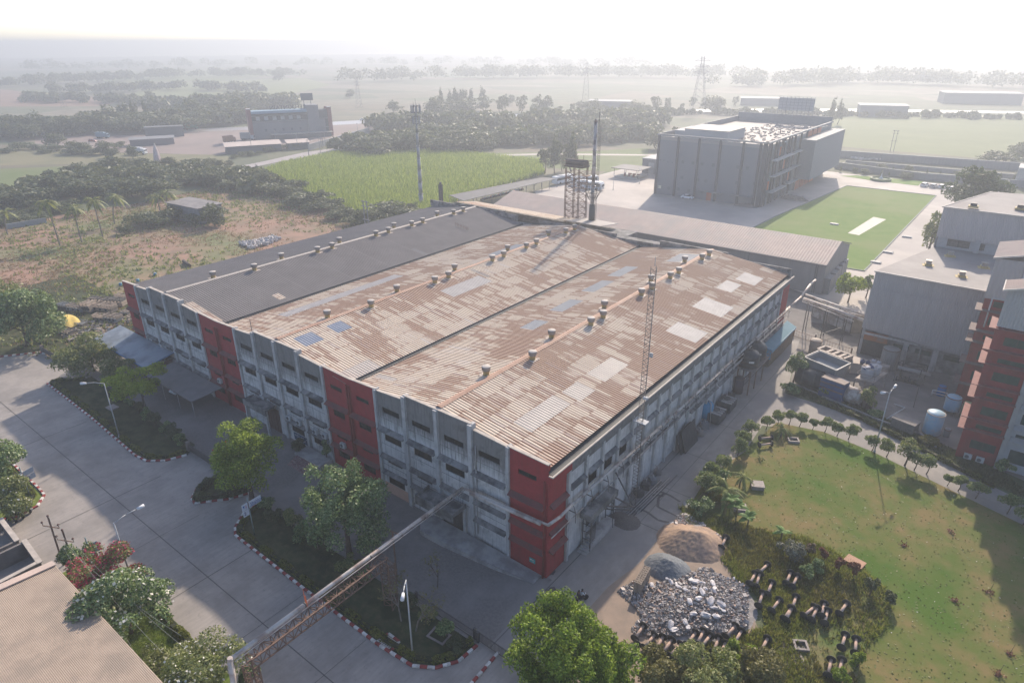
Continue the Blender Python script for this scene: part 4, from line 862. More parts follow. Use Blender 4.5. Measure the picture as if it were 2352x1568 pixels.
# rear red stair tower with grey box
S2 = empty('red_stair_tower', (29,70,0), 'narrow red stair tower with grey clad top between the sheds and the office block', 'building')
X2, Y2 = 28.85, 70.0
mb = MB(); mb.box(X2, X2+14, Y2, Y2+8.6, 0, 17.2); mb.build('wall', RB, S2)
mb = MB(); ribbed(mb, (X2-.1,Y2-.2,23.3), (X2+16,Y2-.2,23.3), (X2+16,Y2-.2,17.3), (X2-.1,Y2-.2,17.3), 40, .04); mb.box(X2, X2+16, Y2-.1, Y2+9, 17.3, 23.3); mb.build('cladding', GM, S2)
mb = MB(); ribbed(mb, (X2+9,Y2-.5,25.8), (X2+9,Y2+10,25.8), (X2-.4,Y2+10,23.3), (X2-.4,Y2-.5,23.3), 30, .07); ribbed(mb, (X2+9,Y2-.5,25.8), (X2+9,Y2+10,25.8), (X2+18,Y2+10,23.3), (X2+18,Y2-.5,23.3), 30, .07); mb.build('roof', BEIR, S2)
mb = MB(); mb.bar((X2-.45,Y2-.55,23.35), (X2+9,Y2-.55,25.85), .12, .25); mb.build('coping', TRIMC, S2)
mb = MB(); mb.path([(X2+3.6,Y2-.35,23), (X2+3.6,Y2-.35,17.6), (X2+.9,Y2-.35,17.5), (X2+.9,Y2-.35,13)], .1); mb.build('downpipe', M('pipe_pale', (.5,.5,.5)), S2)
for z in (3.4,6.9,10.4,12.2,15.4): mb = MB(); mb.hexa([(X2-.8,Y2-.7,z), (X2+14,Y2-.7,z), (X2+14,Y2+.1,z), (X2-.8,Y2+2,z), (X2-.8,Y2-.7,z+.1), (X2+14,Y2-.7,z+.1), (X2+14,Y2-.002,z+.5), (X2-.8,Y2+2,z+.4)]); mb.build('ledge', M('brown_ledge', (.17,.12,.11), (.13,.10,.095)), S2)
for z0_, z1_ in ((4.2,5.6), (7.6,9.0), (10.9,11.6), (13.2,14.6), (16.1,17.0)): winbox(S2, X2+1.2, X2+4.2, z0_, z1_, Y2)
# far right roof fragments
mb = MB(); p = G(2320,470,8); mb.box(p.x,p.x+20,p.y,p.y+14,0,8); o = mb.build('outbuilding', M('brown_block', (.17,.11,.10), (.13,.09,.085)), off=(p.x,p.y,0)); tag(o, 'dark brown block behind the leafy tree at the right edge', 'building')
mb = MB(); p = G(2340,385,7); mb.box(p.x,p.x+16,p.y,p.y+12,0,7); o = mb.build('outbuilding', M('cream_block', (.5,.48,.44)), off=(p.x,p.y,0)); tag(o, 'cream walled building cut off by the right edge near the far wall', 'building')
# --------------------------------------------------- bottom-left tin roof building and yard walls
BL = empty('tin_roof_building', (-22,-38,0), 'building with ribbed beige tin roof in the lower left corner', 'building')
mb = MB(); ribbed(mb, (-36.4,-32.35,5.1), (-36.4,-60,6.6), (8,-60,6.6), (8,-32.35,5.1), 110, .05) if False else None
ribbed(mb, (-36.4,-32.35,5.1), (-36.4,-52,6.6), (4,-52,6.6), (4,-32.35,5.1), 150, .018); mb.build('roof', M('beige_ribbed_tin', (.36,.285,.22), (.31,.245,.19), .6, .8, c3=(.27,.22,.175), scale3=.3), BL)
mb = MB(); mb.hexa([(-36.2,-52,0), (3.8,-52,0), (3.8,-32.6,0), (-36.2,-32.6,0), (-36.2,-52,6.5), (3.8,-52,6.5), (3.8,-32.6,4.9), (-36.2,-32.6,4.9)]); mb.build('wall', GREYL, BL)
mb = MB(); mb.hexa([(-37.0,-32.3,5.1), (-36.0,-32.3,5.18), (-36.0,-52,6.68), (-37.0,-52,6.6), (-37.0,-32.3,5.2), (-36.0,-32.3,5.3), (-36.0,-52,6.8), (-37.0,-52,6.7)]); mb.build('flashing', BEIR, BL)
YW = empty('yard_walls', (-46,-34,0), 'low roofless concrete yard compartments beside the tin roof building', 'wall')
mb = MB()
for a, b_ in (((-42.5,-32.4),(-47.3,-32.1)), ((-47.3,-32.1),(-47.3,-40)), ((-42.5,-32.4),(-42.3,-40)), ((-48.2,-32.6),(-53.7,-32.4)), ((-48.2,-32.6),(-48.2,-40)), ((-54.5,-32.4),(-54.5,-40)), ((-37.3,-34.8),(-42.5,-35))): mb.bar((*a,1.0), (*b_,1.0), .3, 2.0)
mb.build('wall', M('yard_wall', (.20,.18,.165), (.14,.125,.115), .8), YW)
mb = MB()
for a, b_ in (((-42.2,-32.4),(-47.6,-32.1)), ((-42.5,-32.6),(-42.3,-40)), ((-48.0,-32.6),(-53.9,-32.4))): mb.bar((*a,2.05), (*b_,2.05), .5, .09)
mb.build('coping', COPE, YW)
# --------------------------------------------------- grey office block far back
CB = empty('grey_office_block', (-60,222,0), 'large blue grey four storey block with roof terrace and dark pilasters', 'building')
XA, XB, YA, YB, HT_ = -80.5, -41.2, 184, 262, 21.4
BG = M('block_grey', (.155,.175,.20), (.14,.158,.182), .1, .7); BGD = M('block_dark', (.06,.07,.085)); BGL = M('block_light', (.33,.34,.35), (.30,.31,.32))
mb = MB(); mb.box(XA, XB, YA, YB, 0, 19.3); mb.build('wall', BG, CB)
mb = MB()
for i, x in enumerate((XA+.1, XA+7.6, XA+15.4, XA+23, XA+31, XB-2.6)): mb.box(x, x+.7, YA-.55, YA-.004, 0, HT_-.5)
mb.box(XB-1.4,XB-.002,YA-.3,YA-.003,0,HT_-.5)
for i in range(9): y = YA+.5+7*i; mb.box(XB+.004, XB+.6, y, y+.6, 0, HT_-.5)
for y in (YA+3,YA+10.4,YA+17,YA+24.5): mb.box(XB+.004,XB+.45,y,y+.5,0,HT_-.5)
mb.build('pilaster', BGD, CB)
mb = MB(); mb.box(XA-.3,XB+.3,YA-.6,YA-.1,HT_-.5,HT_); mb.box(XB-.2,XB+.5,YA-.6,YB,HT_-.5,HT_); mb.box(XA,XB-.3,YA,YA+.3,19.3,20.5); mb.box(XB-.3,XB,YA,YB-.4,19.3,20.2); mb.box(XA-.2,XA+.2,YA,YB,HT_-2,HT_); mb.box(XA,XB,YB-.3,YB+.1,19.3,HT_+1.6); mb.build('parapet', M('block_rail', (.24,.25,.26)), CB)
mb = MB(); mb.box(XA+.3,XB-.3,YA+.1,YB-.4,19.32,19.4); mb.build('roof_deck', M('roof_deck', (.27,.24,.225), (.21,.19,.18), .4), CB)
rr = random.Random(5); mb = MB()
for i in range(260): x = rr.uniform(XA+16,XB-2); y = rr.uniform(YA+8,YB-6); mb.cbox((x,y,19.55), (rr.uniform(.3,1.2),rr.uniform(.3,1.0),rr.uniform(.2,.6)), rr.random()*3)
tag(mb.build('roof_clutter', M('clutter_pale', (.34,.30,.28), (.22,.19,.18), .5), CB), kind='stuff')
mb = MB(); mb.box(XA+8,XA+24,YA+4,YA+20,19.4,23.2); mb.box(XA+2,XA+9,YA+9,YA+24,19.4,21.9); mb.build('penthouse', BGL, CB)
mb = MB(); mb.box(XA+7.8,XA+24.3,YA+3.8,YA+20.2,23.2,23.35); mb.build('flat_roof', M('penthouse_roof', (.48,.43,.37)), CB)
sq = [(4.3,11.5),(6,11.5),(1.2,12),(2.6,12),(9.7,11.8),(13.5,11.8),(16.9,11.8),(21,11.8),(9.9,6.4),(16,6.2),(19,6.1),(22.6,6),(9,2.1),(13,2),(18,2.3),(29.6,12),(33,12),(30,6.8),(36,7.1),(1.6,2.0),(5.2,2.0)]
for i, (dx, z) in enumerate(sq):
    s = .25 if z == 12 and dx < 3 or dx in (4.3, 6) else .55; mb = MB(); mb.box(XA+dx, XA+dx+2*s, YA-.03, YA-.004, z, z+2.0*s); mb.build('window', M('lit_glass', (.55,.56,.45)) if dx == 1.6 and z == 2 else M('square_glass', (.12,.14,.15)), CB)
OR = M('orange_paint', (.45,.14,.08), (.38,.12,.07))
mb = MB(); mb.box(XA+20.3,XA+22.1,YA-.05,YA-.004,0,3.0); mb.build('door', OR, CB)
mb = MB(); mb.box(XA+17,XA+26,YA-2,YA-.005,3.2,3.4); mb.box(XA+29,XA+37,YA-2,YA-.005,3.2,3.4); mb.build('door_canopy', BG, CB)
mb = MB(); mb.box(XB+.61, XB+5.5, YA+36, YB, 4.4, HT_-2.8); mb.build('overhang', M('block_box_grey', (.19,.205,.225)), CB)
for i in range(4):
    y = YA+36.5+6.2*i; mb = MB(); mb.box(XB+.61, XB+.8, y, y+5, .1, 4.2); mb.build('panel', OR, CB); 
    if i > 0: mb = MB(); mb.box(XB+.61, XB+.75, y, y+5, HT_-2.6, HT_-.6); mb.build('panel', OR, CB)
for j, z in enumerate((4.3,9.6,14.9)):
    mb = MB(); mb.box(XB+.61, XB+2.3, YA+4, YA+20+j*3, z, z+.3); mb.box(XB+.61, XB+2.0, YA+24, YA+35, z, z+.3); mb.build('balcony', BGL, CB)
    for k_, y in enumerate((YA+5,YA+8,YA+13,YA+19.5,YA+27,YA+31)):
        mb = MB(); mb.box(XB+.003, XB+.05, y, y+1.7, z+.6, z+3.6); mb.build('window', OR if (j+k_)%4 == 0 else M('square_glass', (.12,.14,.15)), CB)
for y in (3,9,14,20,26,31):
    mb = MB(); mb.box(XB+.003, XB+.06, YA+y, YA+y+2.2, .1, 3.3); mb.build('door', M('square_glass', (.12,.14,.15)), CB)
p = Vector((XA+16,YB-1.5,HT_+1.6)); HB = empty('hoarding_frame', (XA+22,YB-1,21.4), 'steel grid hoarding frame standing on the roof edge of the grey office block', 'billboard')
mb = MB()
for i in range(10): x = XA+17+1.6*i; mb.bar((x,YB-1,21.5), (x,YB-1,30.3), .14)
for i in range(6): z = 24.5+1.15*i; mb.bar((XA+17,YB-1,z), (XA+31.4,YB-1,z), .1)
mb.build('lattice_frame', GMD, HB); mb = MB(); mb.box(XA+17,XA+31.4,YB-.9,YB-.85,24.8,29.8); mb.build('panel', M('hoarding_grey', (.45,.45,.46)), HB)
# hut, canopy and pump set beside it
t = empty('service_hut', (-98,222,0), 'small grey flat roofed hut left of the grey office block', 'hut'); mb = MB(); mb.box(-104,-88,219,232,0,5.9); mb.build('wall', M('hut_grey', (.17,.175,.19)), t); mb = MB(); mb.box(-104.2,-87.8,218.8,232.2,5.9,6.3); mb.build('roof', BGL, t); mb = MB(); mb.box(-101,-98.4,218.93,218.99,.1,4.6); mb.build('door', BGL, t)
t = empty('pump_canopy', (-104,208,0), 'low flat canopy on thin posts over the pump set by the grey office block', 'canopy'); mb = MB(); mb.box(-110,-97,203,214,3.6,3.8); mb.build('roof', M('canopy_slate', (.17,.17,.175)), t); mb = MB()
for x in (-109,-103.5,-98):
    for y in (204,213): mb.bar((x,y,.3), (x,y,3.6), .15)
mb.build('post', GMD, t); mb = MB(); mb.box(-108.5,-98.5,203.5,213,.016,.5); mb.build('plinth', BGL, t)
mb = MB()
for x in (-105,-103,-101): mb.tube((x,206,.5), (x,206,1.8), .5, .5); mb.tube((x,209,1), (x+1.5,209,1), .3)
mb.build('pump_set', M('pump_red', (.25,.06,.05)), t)
# boundary walls of the sports ground
def bwall(a, b_, h, label, w_=.35, mat=None, cap=True):
    t = empty('boundary_wall', (a[0],a[1],0), label, 'wall'); mb = MB(); mb.bar((a[0],a[1],h/2), (b_[0],b_[1],h/2), w_, h); mb.build('wall', mat or GMD, t)
    if cap: mb = MB(); mb.bar((a[0],a[1],h+.06), (b_[0],b_[1],h+.06), w_+.2, .12); mb.build('coping', BGL, t)
bwall((-41,280), (-6.2,272.5), 2.6, 'grey boundary wall behind the fountain garden'); bwall((-6.2,272.5), (40,279), 2.6, 'grey boundary wall behind the parked white cars')
bwall((-50,312), (40,322), 3.2, 'long far grey wall along the pale field'); bwall((-40,295), (40,298), 1.6, 'lower middle wall behind the sports ground', mat=M('wall_mauve', (.24,.24,.25)))
a, b_ = g('B', 760, 680), g('B', 1300, 520); bwall((a.x,a.y), (b_.x,b_.y), 3.0, 'grey compound wall slanting beside the service road', mat=M('wall_pale_blue', (.27,.29,.30)))
a, b_ = g('H', 60, 380), g('H', 420, 320); bwall((a.x,a.y), (b_.x,b_.y), 1.6, 'pale wall stub behind the palms at the left edge', mat=M('wall_pale_blue', (.27,.29,.30)), cap=False)
FO = empty('fountain', (-18.7,261.2,0), 'round hedged fountain with a small white spire in the garden', 'fountain')
mb = MB(); mb.lathe((-18.7,261.2,0), [(3.9,.05), (3.9,.9), (3.3,1.0), (3.2,.5), (.8,.5)], 24, False); mb.build('hedge_ring', M('hedge_ring', (.07,.12,.05), (.1,.16,.06), 3), FO); mb = MB(); mb.lathe((-18.7,261.2,0), [(1.0,.5), (.8,1), (.3,1.4), (.15,2.6), (.02,3.0)], 12); mb.build('spire', M('white_marble', (.6,.6,.6)), FO)
# --------------------------------------------------- hotel by the highway, sheds, temple, ruin
hp = [G(577,322), G(766,311)]; ang = math.atan2(hp[1].y-hp[0].y, hp[1].x-hp[0].x); HL = (hp[1]-hp[0]).length
HO = empty('roadside_hotel', hp[0], 'grey and dark red three storey roadside block with sky blue canopy strip', 'building', rz=ang)
def lb(name, mat, boxes, label=None):
    mb = MB(); [mb.box(*b__) for b__ in boxes]; return mb.local(name, mat, HO, label)
HG = M('hotel_grey', (.19,.20,.22)); HR = M('hotel_red', (.24,.10,.10)); HBK = M('hotel_back', (.10,.11,.12))
lb('wall', HG, [(2,HL-4,0,9,0,9.8), (HL*.70,HL-7.5,-1.2,9,0,18)]); lb('wall', HR, [(0,2,-1,9,0,16.8), (HL-2.2,HL,-1,9,0,16.3)], 'dark red end walls'); lb('balcony', HBK, [(2,HL*.7,1.4,9,9.8,15.4), (HL-7.4,HL-2.3,.8,9,0,15)], 'recessed dark upper floor')
lb('ledge', HG, [(2,HL*.7,-.4,1.5,9.5,9.9), (2,HL*.7,-.4,1.5,12.8,13.1), (HL-7.4,HL-2.3,-.4,1,5,5.3), (HL-7.4,HL-2.3,-.4,1,10,10.3)]); lb('roof_canopy', M('hotel_blue', (.22,.34,.42)), [(2,HL*.7,-.6,8,15.4,15.6)]); lb('roof_canopy', M('hotel_blue_b', (.2,.32,.42)), [(2,HL*.7,-1,-.6,14.2,15.7)])
lb('cap', BGL, [(-.1,2.1,-1.1,3,16.8,17.1), (HL-2.3,HL+.1,-1.1,3,16.3,16.6)])
for i in range(6): lb('window', M('window_pale', (.50,.52,.52)), [(4.5+i*4.6,6.7+i*4.6,1.33,1.38,10.4,12.6)])
for i in range(5): lb('window', HBK, [(8.5+i*4.9,9.6+i*4.9,-.05,-.003,4.3,5.7)])
lb('porch', TRIMC, [(11,HL-1,-5,-.5,2.6,2.8), ]); lb('porch', HBK, [(11.5,HL-2,-4.6,-.51,0,2.6)], 'dark porch side')
mb = MB(); mb.bar((HL-11,1,18), (HL-11,1,24), .3); mb.bar((HL-15,1,18), (HL-15,1,24), .3); mb.local('sign_frame', HBK, HO)
lb('sign_board', M('sign_back', (.16,.17,.18)), [(HL-16.5,HL-9.5,.7,1.2,20.5,24.5)])
cu = bpy.data.curves.new('hotel_sign', 'FONT'); cu.body = 'REFOUNTAIN'; cu.size = 3.2; cu.extrude = .15; cu.space_character = 1.08
to = bpy.data.objects.new('tmp', cu); SC.collection.objects.link(to); me = bpy.data.meshes.new_from_object(to); bpy.data.objects.remove(to)
me.materials.append(M('sign_letter', (.07,.06,.07))); lo = link(bpy.data.objects.new('sign_letters', me)); lo.parent = HO
lo.rotation_euler = (R_(90), 0, R_(180)); lo.location = (HL*.72, 6, 15.7); lo['label'] = 'roof letters seen from behind'
def simple_shed(px, py, w_, d_, h, label, roofm, wallm, rz=None, slope=.4, name='roadside_shed', cat='shed'):
    p = G(px, py); t = empty(name, p, label, cat, rz=ang if rz is None else rz)
    mb = MB(); mb.box(0, w_, 0, d_, 0, h-.1); mb.local('wall', wallm, t); mb = MB(); mb.hexa([(-.5,-.6,h), (w_+.5,-.6,h), (w_+.5,d_+.5,h+slope), (-.5,d_+.5,h+slope), (-.5,-.6,h+.12), (w_+.5,-.6,h+.12), (w_+.5,d_+.5,h+slope+.12), (-.5,d_+.5,h+slope+.12)]); mb.local('roof', roofm, t); return t
PK = M('roof_peach', (.55,.46,.40), (.48,.40,.35), .1); DW = M('shed_dark_wall', (.13,.14,.15))
simple_shed(521, 355, 27, 10, 3.6, 'low shed with pale peach roof in front of the roadside block', PK, DW, slope=.9); simple_shed(663, 345, 11, 8, 3.4, 'smaller peach roofed shed at the end of the long one', PK, DW, slope=.8)
simple_shed(300, 337, 22, 9, 3.4, 'low grey shed with flat roof left of the dirt apron', M('roof_slate', (.21,.21,.22)), M('shed_mauve', (.20,.18,.19))); simple_shed(335, 318, 21, 9, 6, 'taller shed with dark sheet roof beside the highway', M('roof_slate_b', (.18,.19,.20)), DW, slope=-.8)
simple_shed(336, 293, 9, 5, 6, 'pale framed gateway booth in front of the highway trees', BGL, DW)
RU = simple_shed(390, 500, 17, 8, 5.0, 'ruined mouldy flat roofed house among bushes in the wasteland', M('ruin_roof', (.24,.22,.21), (.16,.15,.145), .5), stained('ruin_wall', (.20,.21,.22), (.07,.08,.08), .7), rz=R_(5), slope=.1, name='ruined_house', cat='house')
for i, (px, py, h) in enumerate(((364,377,9.5), (396,378,3.5))):
    p = G(px, py); t = empty('temple_spire', p, ['pale pink tapering temple spire among the trees','smaller pale temple spire right of the tall pink one'][i], 'temple'); r = h*.18
    mb = MB(); mb.lathe((0,0,0), [(r,0), (r,h*.25), (r*.85,h*.45), (r*.55,h*.7), (r*.2,h*.92)], 8, False); mb.local('tower', M('temple_pink', (.50,.36,.34), (.58,.50,.48), 1.2), t); mb = MB(); mb.lathe((0,0,h*.92), [(r*.25,0), (r*.3,.1), (.05,h*.08)], 8); mb.local('finial', TRIMC, t)
# pylons
def pylon(px, py, H, label, wb, arms=3, m_=None):
    p = G(px, py); t = empty('power_pylon', p, label, 'pylon', rz=.6); mb = MB(); wr = lambda z: wb*(1-z/H*.88) if z < H*.7 else wb*.22
    lv = [H*i/9 for i in range(10)]
    for a, c in zip(lv, lv[1:]):
        for k in range(4):
            s = ((-1,-1),(1,-1),(1,1),(-1,1)); A, B = s[k], s[(k+1)%4]
            mb.bar((A[0]*wr(a),A[1]*wr(a),a), (A[0]*wr(c),A[1]*wr(c),c), .2*H/40); mb.bar((A[0]*wr(a),A[1]*wr(a),a), (B[0]*wr(c),B[1]*wr(c),c), .11*H/40); mb.bar((B[0]*wr(a),B[1]*wr(a),a), (A[0]*wr(c),A[1]*wr(c),c), .11*H/40)
    mb.local('lattice_frame', m_ or GMD, t); mb = MB()
    for i in range(arms): z = H*(.72+.1*i); mb.bar((-wb*1.15,0,z), (wb*1.15,0,z), .3*H/40); mb.bar((-wb*1.15,0,z), (0,0,z+H*.05), .2*H/40); mb.bar((wb*1.15,0,z), (0,0,z+H*.05), .2*H/40)
    mb.local('cross_arm', m_ or GMD, t)
pylon(1602, 258, 41, 'tall power pylon standing near the bright highway on the right', 5.2); pylon(825, 248, 25, 'slim power pylon right of the roadside block', 2.4, 2); pylon(1345, 232, 34, 'faint distant power pylon in the middle of the haze', 3.2); pylon(148, 248, 17, 'short lattice pylon leaning over the trees at the far left', 1.8, 1)
def hpole(px, py, h, label, name='electric_pole'):
    p = G(px, py); t = empty(name, p, label, 'pole'); mb = MB(); mb.bar((p.x-.6,p.y,0), (p.x-.6,p.y,h), .22); mb.bar((p.x+.9,p.y,0), (p.x+.9,p.y,h), .22); mb.build('post', GMD, t); mb = MB()
    for z in (h-.3, h-1.6, h*.5): mb.bar((p.x-1.4,p.y,z), (p.x+1.7,p.y,z), .18)
    mb.build('cross_arm', GMD, t)
hpole(*q('E',2290,690), 10.5, 'twin legged electric pole in the pale field on the right'); hpole(845, 548, 11, 'twin legged electric pole in bushes beside the dark roof'); hpole(740, 340, 6.5, 'twin legged pole near the compound wall by the service road'); 
for i, (a, b_, h) in enumerate(((470,655,9), (660,670,8), (908,650,9), (860,700,8), (760,750,9), (250,700,7), (1200,560,8), (300,930,6))):
    p = g('B', a, b_); t = empty('electric_pole', p, 'thin wooden electric pole near the service road, %s from the left' % nth([1,2,6,4,3,0,7,5][i]) if i < 7 else 'thin pole at the crop field corner', 'pole', 'thin poles near the service road'); mb = MB(); mb.tube((p.x,p.y,0), (p.x,p.y,h), .16, .1, 6); mb.build('post', GMD, t); mb = MB(); mb.bar((p.x-.8,p.y,h-.4), (p.x+.8,p.y,h-.4), .12); mb.build('cross_arm', GMD, t)
# far pale buildings in the haze
for (px, py, w_, d_, h, lab) in ((1972,268,32,14,8,'long grey two storey building dim in the haze at right'), (2165,238,60,20,9,'very faint long building in the haze at the upper right'), (1700,242,40,12,6,'faint low building behind the bright highway'), (1350,246,36,12,5,'faint long low shed left of the pylon')):
    simple_shed(px, py, w_, d_, h, lab, BGL, BG, rz=R_(20), name='distant_building', cat='building')
# ================================================================ vegetation
def npmesh(name, V, nper, mats, midx=None):
    me = bpy.data.meshes.new(name); nv = len(V); nf = nv//nper
    me.vertices.add(nv); me.vertices.foreach_set('co', V.astype(np.float32).ravel())
    me.loops.add(nv); me.loops.foreach_set('vertex_index', np.arange(nv, dtype=np.int32))
    me.polygons.add(nf); me.polygons.foreach_set('loop_start', np.arange(0, nv, nper, dtype=np.int32)); me.polygons.foreach_set('loop_total', np.full(nf, nper, dtype=np.int32))
    for mt in (mats if isinstance(mats, (list, tuple)) else [mats]): me.materials.append(mt)
    if midx is not None: me.polygons.foreach_set('material_index', midx.astype(np.int32))
    me.update(calc_edges=True); return me
def unit(a): return a/(np.linalg.norm(a, axis=1, keepdims=True)+1e-9)
def leaves(P, D, s, rg, asp=.5, up=.35, lift=.25):
    """diamond leaves at P leaning to direction D"""
    n = len(P); nrm = unit(D*.6+rg.normal(size=(n,3))*.75+np.array([0,0,up])); t = unit(np.cross(nrm, rg.normal(size=(n,3)))); b = np.cross(nrm, t)
    sz = s*(.6+.8*rg.random((n,1))); a = t*sz; w = b*sz*asp
    return np.stack([P-a, P+w+nrm*sz*lift*.4, P+a, P-w+nrm*sz*lift*.4], 1).reshape(-1, 3)
def blobs(nb, rx, rz, cz, rg, rb=.42, flat=0.0, lo=-.8):
    out = []
    while len(out) < nb:
        d = rg.normal(size=3); d /= np.linalg.norm(d)
        if d[2] < lo: continue
        k = rg.random()**.42*(1-rb*.55)*(1 if rg.random() < .8 else 1.12); out.append((d[0]*rx*k, d[1]*rx*k, cz+d[2]*rz*k, rx*rb*(.65+.6*rg.random()), rz*rb*(.65+.5*rg.random())))
    return out
def crownpts(bl, n, rg, shell=.16):
    B = np.array(bl); wgt = B[:,3]**2; idx = rg.choice(len(B), n, p=wgt/wgt.sum()); D = unit(rg.normal(size=(n,3))); D[:,2] = np.where(D[:,2] < -.55, -D[:,2], D[:,2])
    rr = 1-np.abs(rg.normal(size=(n,1)))*shell; P = B[idx,:3]+D*rr*np.stack([B[idx,3], B[idx,3], B[idx,4]], 1)*(1+.12*np.sin(D[:,:1]*9+idx[:,None])); return P, D
BARK = M('bark', (.12,.09,.07), (.08,.065,.05), 3, .9, bump=.03); BARKP = M('bark_pale', (.22,.19,.16), (.15,.13,.11), 3, .9)
def trunkmesh(bl, h, r, rg, nl=7, bark=None, lean=(0,0)):
    mb = MB(); pts = [Vector((lean[0]*t+.12*math.sin(t*3), lean[1]*t, h*t)) for t in (0,.25,.5,.75,1)]
    for i in range(4): mb.tube(pts[i], pts[i+1], r*(1-.17*i), r*(1-.17*(i+1)), 7, False)
    for b_ in bl[:nl]:
        a = pts[rg.integers(2, 5)]; e = Vector((float(b_[0]), float(b_[1]), float(b_[2]))); m_ = a.lerp(e, .5)+Vector((0,0,-.1*h)); mb.tube(a, m_, r*.42, r*.26, 5, False); mb.tube(m_, e, r*.26, r*.08, 5, False)
    return mb
def tree(label, base, h, rx, mat, n, s, seed, nb=16, rz=None, low=.2, cat='tree', name='tree', group=None, tr=None, rb=.42, flowers=None, asp=.5, bark=None, up=.35, shell=.16, lean=(0,0)):
    rg = np.random.default_rng(seed); t = empty(name, (base[0], base[1], base[2] if len(base) > 2 else 0), label, cat, group)
    zl = h*low; rz = rz or (h-zl)/2; cz = h-rz; bl = blobs(nb, rx, rz, cz, rg, rb)
    bl = [(b[0]+lean[0]*.8, b[1]+lean[1]*.8)+b[2:] for b in bl]
    P, D = crownpts(bl, n, rg, shell); P[:,2] = np.clip(P[:,2], .15, None)
    cr = link(bpy.data.objects.new('crown', npmesh('crown', leaves(P, D, s, rg, asp, up), 4, mat))); cr.parent = t
    if flowers:
        fm, fn, fs = flowers; P, D = crownpts(bl, fn, rg, .03); k = D[:,2] > -.1; P, D = P[k], D[k]
        fo = link(bpy.data.objects.new('blossom', npmesh('blossom', leaves(P+D*.08, D, fs, rg, .8, .6), 4, fm))); fo.parent = t
    trunkmesh(bl, cz, tr or .03*h, rg, bark=bark, lean=lean).local('trunk', bark or BARK, t); return t
L_LIGHT = leafmat('leaf_light', [(.07,.11,.018), (.17,.24,.035), (.27,.35,.055), (.38,.45,.11)], .42)
L_DARK = leafmat('leaf_dark', [(.036,.072,.026), (.102,.167,.058), (.203,.275,.116), (.377,.435,.232)], .25, .4)
L_BRIGHT = leafmat('leaf_bright', [(.04,.075,.012), (.12,.18,.025), (.22,.32,.04), (.36,.44,.09)], .42)
L_OLIVE = leafmat('leaf_olive', [(.080,.109,.036), (.160,.196,.065), (.246,.275,.109), (.377,.362,.189)], .32)
L_YELL = leafmat('leaf_yellow_green', [(.10,.15,.012), (.22,.30,.03), (.32,.40,.05), (.40,.44,.09)], .45)
L_FAR = leafmat('leaf_far', [(.05,.07,.035), (.08,.105,.05), (.13,.15,.075), (.20,.20,.12)], .25)
L_HEDGE = leafmat('leaf_hedge', [(.07,.09,.015), (.13,.15,.02), (.20,.21,.03)], .3)
L_SHRUB = leafmat('leaf_dusky', [(.051,.065,.036), (.087,.109,.051), (.145,.160,.087)], .2)
L_TOP = leafmat('leaf_topiary', [(.07,.11,.03), (.14,.19,.06), (.24,.29,.12), (.34,.36,.20)], .35)
L_RED = leafmat('leaf_dead_red', [(.12,.05,.03), (.20,.08,.05), (.26,.13,.09)], .2); L_DRY = leafmat('leaf_straw', [(.10,.10,.035), (.17,.16,.06), (.22,.20,.08)], .3)
F_PINK = leafmat('petal_pink', [(.30,.03,.06), (.42,.06,.11), (.42,.12,.14)], .3); F_WHITE = leafmat('petal_white', [(.60,.57,.52), (.75,.73,.68)], .3); F_RED = leafmat('petal_red', [(.6,.05,.02), (.7,.1,.03)], .2); F_PALE = leafmat('petal_peach', [(.35,.25,.18), (.4,.33,.25)], .2)
def C(px, py, z): return G(px, py, z)
b_ = C(560,1052,6.2); tree('light green leafy tree in the small kerbed verge by the front yard', (b_.x,b_.y), 11, 4.5, L_LIGHT, 20000, .14, 11, nb=46, low=.1, rb=.27, shell=.26, flowers=(F_RED, 26, .1))
b_ = C(788,1172,6.4); tree('dense dark green tree between the yard and the road verge', (b_.x,b_.y), 12.2, 5.0, L_DARK, 25000, .14, 12, nb=48, low=.08, rb=.26, shell=.24, flowers=(F_PALE, 160, .1))
b_ = C(318,880,5.0); tree('yellow green flat topped tree left of the car canopy', (b_.x,b_.y), 7.6, 4.4, L_YELL, 8000, .17, 13, nb=32, low=.34, rb=.27)
b_ = C(205,815,3.2); tree('wide olive bushy tree in front of the blue grey lean-to roof', (b_.x,b_.y), 6.4, 5.2, L_OLIVE, 9000, .2, 14, nb=24, low=.05, rb=.36, flowers=(F_PALE, 120, .12))
b_ = C(262,855,2.6); tree('small olive tree between the olive bushy one and the yellow green one', (b_.x,b_.y), 5.0, 3.0, L_OLIVE, 4000, .18, 15, nb=12, low=.1)
b_ = C(45,735,5.2); tree('big dark rounded tree behind the far left kerb', (b_.x,b_.y), 11.5, 7.2, L_DARK, 12000, .3, 16, nb=28, low=.04, rb=.34)
b_ = C(-20,690,5.2); tree('yellowish tree cut off at the left edge behind the big rounded one', (b_.x,b_.y), 11, 6, L_OLIVE, 6000, .3, 17, nb=16, low=.04)
b_ = C(-5,1080,3.6); tree('dark green tree cut by the left edge above the blue signboard', (b_.x,b_.y), 8, 3.6, L_DARK, 8000, .16, 18, nb=18, low=.1)
b_ = C(18,1150,2.5); tree('white flowering shrub under the signboard at the left edge', (b_.x,b_.y), 5, 3.0, L_OLIVE, 6000, .15, 19, nb=14, low=.06, flowers=(F_WHITE, 120, .12), cat='flowering tree')
b_ = C(240,1312,2.4); tree('crimson pink blossoming shrub tree beside the lower left roof', (b_.x,b_.y), 5.2, 3.9, L_OLIVE, 9000, .13, 20, nb=34, low=.05, rb=.27, flowers=(F_PINK, 3000, .12), cat='flowering tree')
